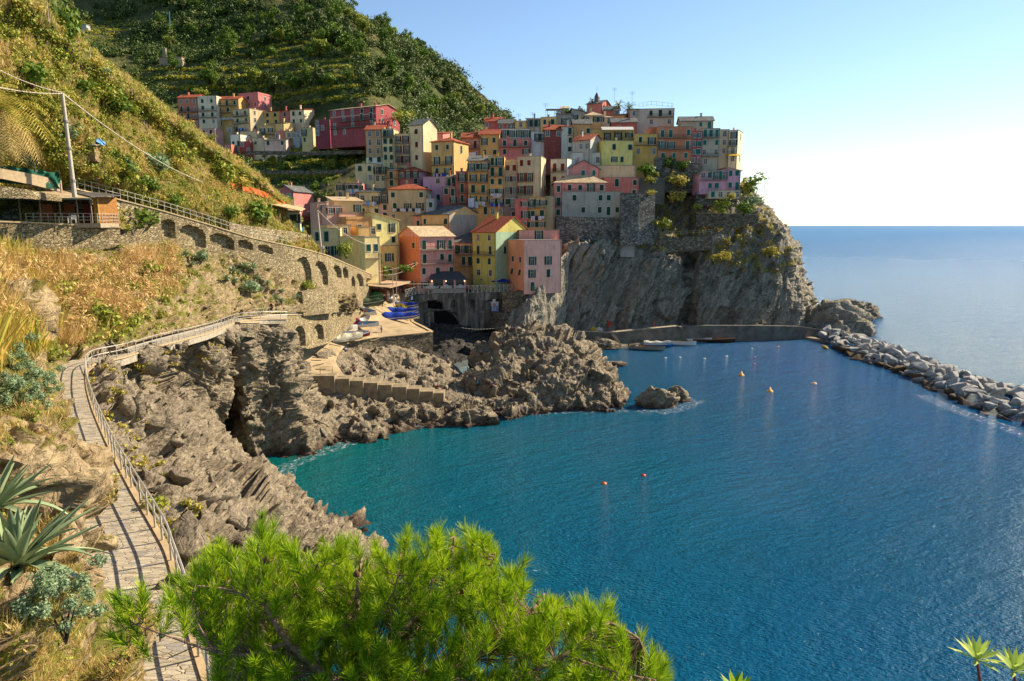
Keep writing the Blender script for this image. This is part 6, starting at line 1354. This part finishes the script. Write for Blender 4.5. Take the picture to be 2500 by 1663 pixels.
for x, y, lb in ((2010,820,'upper boulder with a cut yellow face at the near end of the breakwater root'),(2014,848,'lower boulder with a cut yellow face at the breakwater root')):
    o = link('boulder', boulder_mesh(140+x, bwY), None, PZ(x, y, 1.2), (.3, .2, .4), (1.3, 1.2, 1.1)); tag(o, lb, 'boulder')
# sea stacks
def crag(x, y, w_, hh, d_, seed, label, m=None, a=0, z=0):
    p = PZ(x, y, 0); n1, n2 = 60, 34; th = np.linspace(0, 2*np.pi, n1, endpoint=False); ph = np.linspace(0, np.pi*.62, n2)
    T_, Ph = np.meshgrid(th, ph); q_ = np.stack([np.sin(Ph)*np.cos(T_), np.sin(Ph)*np.sin(T_), np.cos(Ph)], -1); s_ = 1+.28*cells(q_*1.6+seed)+.22*fbm(q_*1.5+seed, 4, True)+.1*cells(q_*4+seed)
    q_ = q_*s_[..., None]*np.array([w_/2, d_/2, hh]); ix = np.arange(n1*n2).reshape(n2, n1); nx = np.roll(ix, -1, 1); Fc = np.stack([ix[:-1], nx[:-1], nx[1:], ix[1:]], -1).reshape(-1, 4)
    o = link('rock', mesh_np('rock', q_.reshape(-1, 3), Fc, m or rockA), None, p, (0, 0, a)); tag(o, label, 'rock'); return o
crag(2035,812,26,8.6,16,3.3,'big dark rock between the headland and the breakwater',rockC)
crag(2093,772,14,5.2,9,8.1,'pointed dark rock farthest out in the open sea',rockC,a=-.3)
crag(2075,764,9,5.,7,9.7,'narrow rock leaning between the big rock and the outermost point',rockC)
crag(1602,990,7.5,3.2,4.5,5.2,'left half of the small sea stack in the bay')
crag(1652,977,4.5,2.5,3.4,6.4,'right half of the small sea stack in the bay')
crag(1497,892,7,.9,3.5,2.2,'flat reef just right of the rocky mound')
crag(1975,733,7,1.4,4,4.9,'low reef peeking out behind the headland')
crag(1470,850,9,2.6,6,1.2,'low rocks at the left end of the quay foot'); crag(1440,845,7,2.,5,7.2,'small rocks behind the mound by the quay foot')
crag(925,905,9,6.5,7,11.1,'tall split crag under the platform wall, left one'); crag(1010,905,9,5.8,7,12.7,'broad crag under the platform wall corner') if 0 else None
# foam
fm, nt, b = newmat('foam'); g = geo(nt); n_ = noise_tex(nt, g, 1.4, 8, .75); al = ramp(nt, n_, [(.5, 0.), (.75, .7)]); b.inputs['Base Color'].default_value = (.8, .82, .82, 1); b.inputs['Roughness'].default_value = .9; nt.links.new(al, b.inputs['Alpha'])
def foam(pts, wd, nm='foam'):
    mb = MB(); L_ = [PZ(x, y, .03) for x, y in pts]; 
    for i in range(len(L_)-1):
        d = (L_[i+1]-L_[i]); n_ = Vector((d.y, -d.x, 0)).normalized()*wd; mb.add([L_[i]-n_*.5, L_[i+1]-n_*.5, L_[i+1]+n_, L_[i]+n_], [(0, 1, 2, 3)])
    mb.build(nm, fm, kind='stuff')
foam([(700,1230),(680,1180),(690,1140),(760,1110),(830,1085),(900,1065),(1000,1040),(1110,1025),(1230,1008),(1330,1005),(1430,1000),(1530,1000)], 2.0)
foam([(1560,1000),(1600,1006),(1660,996),(1700,975)], 2.2); foam([(2260,965),(2340,1000),(2430,1032),(2530,1068)], 2.4); foam([(1955,735),(2010,733)], 5.); foam([(2080,775),(2150,770)], 2.); foam([(1460,895),(1530,890)], 1.2)

# ================================================================ PIAZZA LIFE
def parasol(pos, r_, h, c, label, n=8, top=.7, closed=False):
    t = empty('parasol', pos, label=label, cat='parasol'); MB().bar((0, 0, 0), (0, 0, h+top), .05, 6).build('pole', rustMet, t); mb = MB(); ring = [(r_*math.cos(2*math.pi*(i+.5)/n), r_*math.sin(2*math.pi*(i+.5)/n), h) for i in range(n)]
    mb.add([(0, 0, h+top)]+ring+[(x, y, z-.25) for x, y, z in ring], [(0, 1+i, 1+(i+1) % n) for i in range(n)]+[(1+i, 1+n+i, 1+n+(i+1) % n, 1+(i+1) % n) for i in range(n)]); mb.build('canopy', simple(c, .8), t)
pzz = P(1100,716,187).z+.05
def pz_at(x, Y): v = P(x, 700, Y); v.z = pzz; return v
for x, Y, lb in ((1052,186.5,'small round white parasol nearest the ramp on the piazza'),(1090,187,'round white parasol in the middle of the piazza edge'),(1124,188,'white parasol right of the middle one on the piazza')): parasol(pz_at(x, Y+.8), 1.7, 1.5, '#bdbbb4', lb, 12, .9)
parasol(pz_at(1195,196), 3.4, 3.3, '#1c2f8a', 'large blue parasol at the back of the piazza, left one', 4); parasol(pz_at(1222,193), 3.6, 3., '#1c2f8a', 'large blue parasol beside the pink waterfront block', 4); parasol(pz_at(1178,199), 2.8, 2.6, '#2a6a5c', 'green parasol behind the blue ones')
# restaurant annex
A0 = pz_at(1052,187.6); ann = empty('restaurant_annex', A0, .12, label='restaurant terrace with a dark sloping roof and pink pillars on the piazza', cat='pavilion'); Wd = 9.2
MB().slab([(-.4, -1., 3.9), (Wd+.9, -1., 3.7), (Wd-1.2, 3.2, 5.6), (.3, 3.2, 5.8)], .2).build('roof', simple('#44474a', .7), ann); pm_ = MB().box(-.28, .28, -.28, .28, 0, 3.75).mesh('pillar', plaster('#c07c78'))
for i in range(4): link('pillar', pm_, ann, (.3+i*(Wd-.6)/3+(.5 if i else 0), -.4, 0))
MB().box(0, Wd, -.2, 0, 0, 1.).build('low_wall', simple('#c4c0b4'), ann); MB().box(0, Wd, 1.6, 1.8, 0, 3.6).build('glass_front', paneM, ann)
for i in range(3):
    lm, nt, b = newmat('lamp_glow'); b.inputs['Emission Color'].default_value = (1, .7, .3, 1); b.inputs['Emission Strength'].default_value = 1.2
    o = link('lamp', MB().box(-.14, .14, -.14, .14, 3.1, 3.4).mesh('lamp', lm), ann, ((.3, Wd*.45, Wd)[i], -.8, 0))
# canopy pavilion by the ramp
C0 = P(905,712,172); pav = empty('pavilion', C0, label='open brown pavilion with a pale canvas roof at the top of the boat ramp', cat='pavilion')
def cq(x, y, Y): return P(x, y, Y)-C0
MB().slab([cq(897,697,168), cq(952,702,163), cq(1000,690,172), cq(945,684,182)], .15).build('front_canopy', simple('#b89a78', .8), pav); MB().slab([cq(915,693,176), cq(995,692,174), cq(1003,686,186), cq(955,681,190)], .15).build('rear_canopy', simple('#a38e74', .8), pav)
for x, y0, y1, Y in ((943,702,735,163.5),(954,700,722,166.5),(965,697,718,169),(976,695,714,172),(987,692,711,174)): a, c = cq(x, y1, Y), cq(x, y0, Y); MB().bar(a, c, .22, 4).build('post', simple('#5c2e20', .7), pav)
a, c = cq(905,715,170), cq(945,719,166); mb = MB(); box_between(mb, a, c, 1.0, .1); mb.build('parapet', simple('#5a3a2a'), pav)
# hoist frame with beam
a, c = P(964,744,166), P(963,672,166); hf = empty('hoist', a, label='tall pale wooden hoist frame with a long horizontal beam beside the pavilion', cat='hoist'); wh = simple('#b3a58a', .7)
for dx in (-.35, .5): MB().bar((dx, 0, 0), Vector((dx, 0, (c-a).z)), .1, 4).build('post', wh, hf)
MB().bar((-.35, 0, (c-a).z), (.5, 0, (c-a).z), .1).build('head', wh, hf); MB().bar(P(873,692.5,166)-a, P(1058,693.5,176)-a, .13).build('beam', wh, hf)
MB().box(*(lambda v: (v.x, v.x+2.4, v.y, v.y+.15, v.z-1.3, v.z))(P(874,694,166)-a)).build('sign_board', simple('#7a8478', .7), hf)
# kiosk, bin, quay gear
k0 = P(1208,760,186.5); k = empty('notice_kiosk', k0, label='small blue and white striped kiosk in front of the viaduct arch', cat='kiosk'); MB().box(-1., 1., 0, 1.2, 0, 2.4).build('cabin', simple('#b8bcc4'), k)
for i in range(5): MB().box(-.95+i*.42, -.75+i*.42, -.02, 0, .05, 1.5).build('stripe', simple('#2a4f9a'), k)
MB().box(-.5, .3, -.03, 0, 1.3, 2.1).build('poster', simple('#b07a6a'), k); MB().box(-1.2, 1.2, -.2, 1.4, 2.4, 2.5).build('roof', simple('#c9c9c4'), k); MB().box(-.6, .2, .4, .5, 2.5, 3.3).build('sign', simple('#ccc8bc'), k)
k0 = P(811,767,128.5); k = empty('rubbish_bin', k0, label='grey lidded bin with a paper notice on the railed walkway', cat='bin'); MB().box(-.7, .7, 0, .9, 0, 1.1).build('body', simple('#4a4c4c'), k); MB().box(-.8, .8, -.1, 1., 1.1, 1.3).build('lid', simple('#6a6c6c'), k); MB().box(.1, .5, -.01, 0, .3, .8).build('notice', simple('#c9c7c0'), k)
for i, (x, c_, lb) in enumerate(((1449,'#b89a20','pile of yellow gear on the quay'),(1462,'#c9c5bc','white covered gear beside the yellow pile on the quay'))):
    k0 = P(x, 809, 197); k = empty('gear_pile', k0, label=lb, cat='gear'); mb = MB()
    for j in range(5): mb.tube([(-.7+j*.3, .3*(j % 2), .2), (-.5+j*.3, .1, .8+.2*(j % 3)), (-.1+j*.3, .3, .25)], .28, 6, .2)
    mb.build('bundle', simple(c_, .7), k)
k0 = P(1489,806,197.5); k = empty('life_preserver_stand', k0, label='two tall red and blue gear bags hanging on the quay wall', cat='gear'); MB().box(-.5, -.1, 0, .3, .9, 2.6).build('bag', simple('#b02818'), k); MB().box(.15, .5, 0, .3, .9, 2.6).build('bag', simple('#b02818'), k); MB().bar((0, .2, 0), (0, .2, 2.8), .06).build('stand', greyMet, k)
k0 = P(1597,797,201); k = empty('lifebuoy', k0, label='red lifebuoy ring on the quay railing', cat='lifebuoy'); mb = MB(); mb.tube([(.45*math.cos(a*.45), 0, .8+.45*math.sin(a*.45)) for a in range(15)], .1, 6); mb.build('ring', simple('#b83a20', .5), k); MB().bar((0, 0.1, 0), (0, 0.1, .8), .04).build('bracket', greyMet, k)
# tables with white cloths along the piazza
for i, x in enumerate((1070,1108,1136,1150)):
    t = empty('dining_table', pz_at(x, 189+i*.6), label='%s white-clothed table on the piazza, counted from the ramp' % ('first','second','third','fourth')[i], cat='table'); MB().box(-.6, .6, -.5, .5, .72, .78).build('tabletop', simple('#c9c7c0'), t); MB().bar((0, 0, 0), (0, 0, .72), .06).build('pedestal', greyMet, t)
# bench/people
skinM = simple('#b07a58', .6)
# the Skin modifier needs its data layer
def person(pos, rz, label, shirt='#3a4a6a', trouser='#2c2c34', pose='stand', hair='#2a1c14', s=1., bare=False):
    t = empty('person', pos, rz, label=label, cat='person'); t.scale = (s,)*3; J = {'pelvis': (0, 0, .95), 'waist': (0, 0, 1.12), 'chest': (0, 0, 1.35), 'neck': (0, 0, 1.5), 'headb': (0, -.01, 1.58), 'head': (0, -.02, 1.7)}
    if pose == 'stand': leg = lambda s_: [(.1*s_, 0, .92), (.12*s_, -.02, .5), (.13*s_, .02, .08), (.14*s_, -.14, .03)]; arm = lambda s_: [(.2*s_, 0, 1.43), (.25*s_, .02, 1.15), (.24*s_, -.08, .92), (.23*s_, -.12, .83)]
    elif pose == 'walk': leg = lambda s_: [(.1*s_, 0, .92), (.11*s_, -.18*s_, .52), (.11*s_, -.22*s_+.1, .1), (.11*s_, -.22*s_-.05, .04)]; arm = lambda s_: [(.2*s_, 0, 1.43), (.25*s_, .14*s_, 1.17), (.24*s_, .05*s_-.1, .96), (.23*s_, .02*s_-.15, .88)]
    else:
        J = {k_: (x, y, z-.8) for k_, (x, y, z) in J.items()}; leg = lambda s_: [(.1*s_, 0, .12), (.14*s_, -.42, .42), (.14*s_, -.62, .06), (.14*s_, -.76, .04)]; arm = lambda s_: [(.2*s_, 0, .63), (.26*s_, .0, .36), (.22*s_, -.25, .32), (.2*s_, -.34, .36)]
    V = list(J.values()); E = [(0, 1), (1, 2), (2, 3), (3, 4), (4, 5)]; Rr = [.13, .12, .15, .06, .07, .105]
    for s_ in (-1, 1):
        b_ = len(V); V += leg(s_); E += [(0, b_), (b_, b_+1), (b_+1, b_+2), (b_+2, b_+3)]; Rr += [.09, .06, .045, .04]
        b_ = len(V); V += arm(s_); E += [(2, b_), (b_, b_+1), (b_+1, b_+2), (b_+2, b_+3)]; Rr += [.055, .042, .034, .032]
    def mk(name, V, E, Rr, m):
        bm = bmesh.new(); ly = bm.verts.layers.skin.verify(); vs = [bm.verts.new(v) for v in V]; [bm.edges.new((vs[a], vs[b_])) for a, b_ in E]
        for i, v in enumerate(vs): v[ly].radius = (Rr[i], Rr[i]); v[ly].use_root = i == 0
        me = bpy.data.meshes.new(name); bm.to_mesh(me); bm.free(); me.materials.append(m); o = link(name, me, t); md = o.modifiers.new('skin', 'SKIN'); md.use_smooth_shade = True; sb = o.modifiers.new('sub', 'SUBSURF'); sb.levels = sb.render_levels = 1; return o
    mk('body', V, E, Rr, skinM)
    if not bare:
        a1, a2 = arm(-1), arm(1); mk('shirt', [J['waist'], J['chest'], J['neck'], a1[0], a1[1], a2[0], a2[1], J['pelvis']], [(0, 1), (1, 2), (1, 3), (3, 4), (1, 5), (5, 6), (0, 7)], [.155, .175, .075, .075, .06, .075, .06, .15], simple(shirt, .8))
    l1, l2 = leg(-1), leg(1); mk('trousers', [J['pelvis'], l1[0], l1[1], l1[2], l2[0], l2[1], l2[2]] if not bare else [J['pelvis'], l1[0], l2[0]], [(0, 1), (1, 2), (2, 3), (0, 4), (4, 5), (5, 6)] if not bare else [(0, 1), (0, 2)], [.155, .11, .08, .065, .11, .08, .065] if not bare else [.15, .11, .11], simple(trouser, .8))
    hb = MB(); hx, hy, hz = J['head']; n = 8
    vs = [(hx, hy, hz+.14)]+[(hx+.12*math.sin(p_)*math.cos(a*math.pi/4), hy+.03+.125*math.sin(p_)*math.sin(a*math.pi/4), hz+.01+.13*math.cos(p_)) for p_ in (.7, 1.35) for a in range(8)]
    hb.add(vs, [(0, 1+i, 1+(i+1) % 8) for i in range(8)]+[(1+i, 9+i, 9+(i+1) % 8, 1+(i+1) % 8) for i in range(8)]); hb.build('hair', simple(hair, .8), t, smooth=True); return t
person(on_ramp(934,812), 2.2, 'person in a pale blue shirt standing at the platform corner', '#8fa8c4', '#4a5a78', 'stand', '#8a8478')
person(on_ramp(927,748), .3, 'person in a red top walking up the ramp near the boats', '#8f1f28', '#2c2830', 'walk')
person(on_ramp(936,748), -.4, 'person with a white bag beside the one in red', '#8a8f9c', '#23232b', 'walk')
person(on_ramp(748,856)+Vector((-1.2,0,.4)), 1.2, 'bather in a red towel sitting at the ramp edge left of the yellow hose', '#a02a38', '#a02a38', 'sit', '#7a3a1c')
person(on_ramp(832,855)+Vector((1.,0,.0)), .5, 'person in a white shirt crouching beside the cream dinghy', '#c0c0c4', '#3a3a4a', 'sit')
for x, y, sh_, ps, lb in ((862,895,'#c9a890','sit','sunbather seated left on the rocks above the steps'),(876,892,'#b06a7a','sit','sunbather in pink seated right on the rocks above the steps'),(1078,935,'#b02830','sit','person in red sitting on the rocks at the end of the steps'),(1165,940,'#2f8a94','sit','person in turquoise lying back on the rocks by the inlet'),(1192,938,'#a87a58','stand','bather standing at the inlet, left of the one in blue'),(1198,939,'#2c5a9c','stand','bather in blue swimwear standing at the inlet'),(1237,972,'#1e1c1c','stand','dark figure standing on the rocks of the mound'),(1045,998,'#22303c','sit','dark figure crouching low on the rocks near the water')):
    p = surf(['shore_rocks', 'terrace_rocks', 'rock_mound'], x, y+6); person(p, random.uniform(-1, 1), lb, sh_, '#3a3038', ps, s=1.15)
person(P(789,621,127.2), .2, 'person in white on the promenade at the foot of the second pole', '#c9c6c0', '#8a8478', 'stand'); 
p = surf(['lower_slope'], 676, 768); person(p, 2.5, 'person in dark clothes walking on the footpath near the low arches', '#2a2228', '#241c20', 'walk')
for i, (x, Y) in enumerate(((1040,188),(1062,191),(1098,190),(1140,186.5),(1148,186.8),(1170,192),(1186,190),(1204,190),(1216,191),(1228,190))):
    person(pz_at(x, Y), random.uniform(-2, 2), ('visitor in a %s top on the piazza, %s' % (('navy','black','white','red','rose','grey','dark blue','white','dark green','brown')[i], ('by the first parasol','between first and second parasol','by the second parasol','near the railing right of the parasols','next to the one in red','left of the blue parasols','under the left blue parasol','under the right blue parasol','behind the railing by the blue parasols','nearest the pink block')[i])), ('#1c2744','#1a1a1c','#c0beb8','#9a3038','#b07880','#6a6a70','#22386a','#c4c2bc','#24443a','#5a4030')[i], '#24242c', 'stand' if i % 2 else 'walk', s=1.1)
for i, x in enumerate((915,925,934,950,960,972)):
    person(P(x, 716, 168+i*.9), random.uniform(-2, 2), '%s guest in a %s top inside the open pavilion' % (('leftmost','second','third','fourth','fifth','rightmost')[i], ('red','blue','white','green','yellow','grey')[i]), ('#a03030','#3a5a9a','#c0beb8','#4a7a44','#b8a030','#7a7a80')[i], '#2a2a30', 'stand', s=1.05)
# ================================================================ LAUNDRY AND AERIALS
cl = {'white': '#c4c4c8', 'blue': '#2c4f9c', 'red': '#a02c28', 'sky': '#6f9ac8', 'cream': '#c4b48c', 'dark': '#2a2a3c'}
seq = [('white','white','cream'),('blue','sky','dark','white'),('white','blue','blue','red'),('white','white','dark'),('cream','white','sky'),('white','white','white','cream')]
for i, (root, L, a, fw_, z, lb, row_) in enumerate(LAUN):
    t = empty('laundry_line', root.matrix_basis@Vector((0, -1.15, z)), a, cat='laundry', label=('upper','second','middle','lower','low','lowest')[row_]+' washing line of the '+' '.join(lb.split()[:10])); MB().bar((fw_*.1, 0, 0), (fw_*.9, 0, 0), .02).build('line', rustMet, t); x = fw_*.14; cs = seq[i % len(seq)]; j = 0
    while x < fw_*.82:
        w2 = random.uniform(.35, 1.1); hh = random.uniform(.7, 1.5)*(1.5 if 'sheets' in lb else 1); c_ = cs[j % len(cs)]; mb = MB(); K = 5
        vs = [(x+w2*k_/K, .05*math.sin(k_*2+j), -hh*m_/3) for m_ in range(4) for k_ in range(K+1)]; mb.add(vs, [(m_*(K+1)+k_, m_*(K+1)+k_+1, (m_+1)*(K+1)+k_+1, (m_+1)*(K+1)+k_) for m_ in range(3) for k_ in range(K)]); mb.build('cloth', simple(cl[c_], .9), t); x += w2+.08; j += 1
# big sheets
for x0, x1, y0, y1, Y, lb in ((1143,1158,484,506,210,'pair of large white sheets on the ochre house below the others'),(1127,1139,375,396,234,'white sheet hanging under the brown-orange house'),(1141,1162,372,382,234,'white sheet stretched beside the first one under the brown-orange house')):
    a, c = P(x0, y0, Y-1.4), P(x1, y1, Y-1.4); o = MB(); n = 8; vs = [(a.x+(c.x-a.x)*i/n, a.y+.08*math.sin(i*2), z) for z in (a.z, c.z) for i in range(n+1)]; o.add(vs, [(i, i+1, i+n+2, i+n+1) for i in range(n)]); o.build('bed_sheet', simple('#c4c4cc', .9), label=lb, cat='laundry')
for i, (x, y, Y, h) in enumerate(((1266,300,255,3.2),(1300,297,254,3.2),(1332,280,256,4.),(1500,235,262,3.),(1183,315,250,2.),(1543,248,258,3.5))):
    t = empty('antenna', P(x, y, Y)-Vector((0,0,2)), label=('antenna over the brick-red skyline house','wide aerial over the yellow skyline house','tall aerial left of the pergola','thin aerial behind the crowning gable','short aerial on the coral skyline house','thin mast among the palms')[i], cat='antenna'); MB().bar((0, 0, 0), (0, 0, h+2), .05).build('mast', rustMet, t)
    mb = MB()
    for k_ in range(4): mb.bar((-.9, 0, h+1.9-k_*.3), (.9, 0, h+1.9-k_*.3), .025)
    mb.build('elements', rustMet, t)
# chapel spire and roof frames
t = empty('bell_turret', P(1457,247,262)-Vector((0,0,1)), label='small dark domed bell turret behind the crowning gable', cat='turret'); MB().bar((0, 0, 0), (0, 0, 2.4), .9, 8).build('drum', simple('#6a6458'), t); mb = MB(); mb.tube([(0, 0, 2.4), (0, 0, 3.2), (0, 0, 3.9)], 1., 8, .3); mb.build('dome', simple('#4c4a44'), t); MB().bar((0, 0, 3.9), (0, 0, 6.), .05).build('finial', rustMet, t)
railing('roof_frame', [P(1560,262,252), P(1587,256,255), P(1643,262,252), P(1640,262,250)], 1.3, 8, greyMet, .04, (1., .1), label='thin metal frame on the roof of the tall grey-white house', cat='roof frame')
pg = empty('pergola', P(1336,286,250), label='open wooden pergola on the yellow skyline house', cat='pergola')
for x in (0, 2.6, 5.2): MB().bar((x, 0, 0), (x, 0, 2.6), .1).build('post', simple('#a89468'), pg)
MB().box(-.4, 5.8, -.4, 3., 2.6, 2.75).build('roof', simple('#a89468'), pg)
aw = empty('awning', P(1476,312,229.5), label='white awning over the yellow terrace storey', cat='awning'); aw.rotation_euler.z = 0; MB().slab([(-1, -2.2, -.9), (9, -2.6, -.9), (9.5, 1.5, .5), (-1, 1.5, .5)], .1).build('cloth', simple('#b9b5a8', .8), aw); MB().bar((9, -2.4, -3.5), (9, -2.4, -1.), .05).build('post', whiteMet, aw)
aw = empty('awning', P(1777,376,230), label='bright yellow awning on the end house above the pink villa', cat='awning'); MB().slab([(0, -1.6, -.6), (3.6, -1.6, -.6), (3.6, 1., .2), (0, 1., .2)], .1).build('cloth', simple('#d8a812', .7), aw); MB().bar((0, -1.5, -2.2), (0, -1.5, -.7), .04).build('post', whiteMet, aw)
# vine pergola roof by the cream cottage
roofslab([P(625,488,132), P(735,512,131), P(742,508,136), P(640,484,137)], simple('#c2a478', .85, var=.2), 'long_shed_roof').update_tag() if 0 else None
t = empty('long_shed', P(640,520,131), label='long low shed roof running towards the cream cottage with green shutters', cat='shed'); MB().slab([P(622,490,131)-t.location, P(732,514,129)-t.location, P(745,509,137)-t.location, P(640,484,138)-t.location], .15).build('roof', simple('#c2a478', .85, var=.2), t)
for x, y, Y in ((650,497,131),(690,506,130),(725,513,129.5)): MB().bar(P(x, y, Y)-t.location, P(x, y+26, Y)-t.location, .08).build('post', woodM, t)
# villa stair rail, headland poles
railing('villa_stair_railing', [P(1702,478,216), P(1720,470,216.5), P(1760,466,217)], 1.2, 8, simple('#6a7a88', .5), .05, label='blue-grey stair railing in front of the pink villa', cat='railing')
railing('garden_railing', [P(1715,521,221), P(1770,521,221), P(1850,519,223)], 1.0, 10, whiteMet, .04, label='pale rail on the garden wall below the pink villa', cat='railing')
t = empty('aerial_cluster', P(1866,490,226), label='cluster of thin aerial masts at the headland edge', cat='antenna')
for k_ in range(3):
    MB().bar((k_*.8-1, 0, -2), (k_*.8-1, 0, 4+2.5*(k_ % 2)), .06).build('mast', rustMet, t)
    for j in range(3): MB().bar((k_*.8-2, 0, 2+j*1.2), (k_*.8, 0, 2+j*1.2), .04).build('crossbar', rustMet, t)
# low stone bases across the harbour path: ladder pole in the near inlet
pole('iron_rod', P(656,1210,84.5), P(653,1140,85), .06, simple('#8a8070', .7), 'thin upright rod on the rocks by the inlet', cat='rod')

for x, y, w_, h_, lb in ((165,1165,3.2,1.3,'big rounded sandstone boulder at the inner edge of the path'),(60,1185,2.6,1.,'flat sandstone boulder left of the big rounded one'),(30,760,5.,2.4,'brown rock outcrop at the left edge below the reeds')):
    p = surf(['lower_slope'], x, y); n1, n2 = 48, 26; T_, Ph = np.meshgrid(np.linspace(0, 2*np.pi, n1, endpoint=False), np.linspace(0, np.pi*.7, n2)); q_ = np.stack([np.sin(Ph)*np.cos(T_), np.sin(Ph)*np.sin(T_), np.cos(Ph)], -1); s_ = 1+.3*cells(q_*1.2+x)+.08*cells(q_*3+y); q_ = q_*s_[..., None]*np.array([w_/2, w_/2.3, h_]); ix = np.arange(n1*n2).reshape(n2, n1); nx = np.roll(ix, -1, 1)
    tag(link('boulder', mesh_np('boulder', q_.reshape(-1, 3), np.stack([ix[:-1], nx[:-1], nx[1:], ix[1:]], -1).reshape(-1, 4), rockW), None, p), lb, 'boulder')

# broken blocks lying on the rocks
def rubble(name, surfs, n, polys, smin, smax, m, seed, sink=.3):
    C, nn = scatter(surfs, n, polys, seed=seed); r = np.random.default_rng(seed); src = []
    for me in BM+BB:
        v = np.array([tuple(q.co) for q in me.vertices]); me.calc_loop_triangles(); src.append((v, np.array([tuple(t_.vertices) for t_ in me.loop_triangles])))
    Vs, Fs, off = [], [], 0
    for i, p in enumerate(C):
        v, f = src[i % len(src)]; s_ = smin+(smax-smin)*r.random()**2.2; q_, _ = np.linalg.qr(r.normal(size=(3, 3))); Vs.append((v*np.array([1, .8, .55]))@q_*s_+p+nn[i]*s_*(-.15)); Fs.append(f+off); off += len(v)
    tag(link(name, mesh_np(name, np.concatenate(Vs), np.concatenate(Fs), m)), kind='stuff')
rubble('broken_rocks', ['shore_rocks'], 900, [[(225,900),(560,830),(700,860),(760,1100),(560,1180),(900,1300),(800,1663),(500,1663),(430,1350),(300,1120)]], .25, 1.5, rockA, 301)
rubble('broken_rocks', ['shore_rocks', 'terrace_rocks', 'rock_mound'], 420, [[(720,900),(1100,850),(1300,790),(1530,1000),(800,1100)]], .4, 2.0, rockA, 302)
rubble('slope_rocks', ['lower_slope'], 330, [[(330,700),(480,620),(760,700),(700,765),(400,820),(240,860)],[(-50,1000),(130,1050),(210,1250),(220,1500),(-50,1500)]], .2, 1.1, rockW, 303)
rubble('slope_rocks', ['left_hillside'], 160, None, .2, .8, rockW, 304)
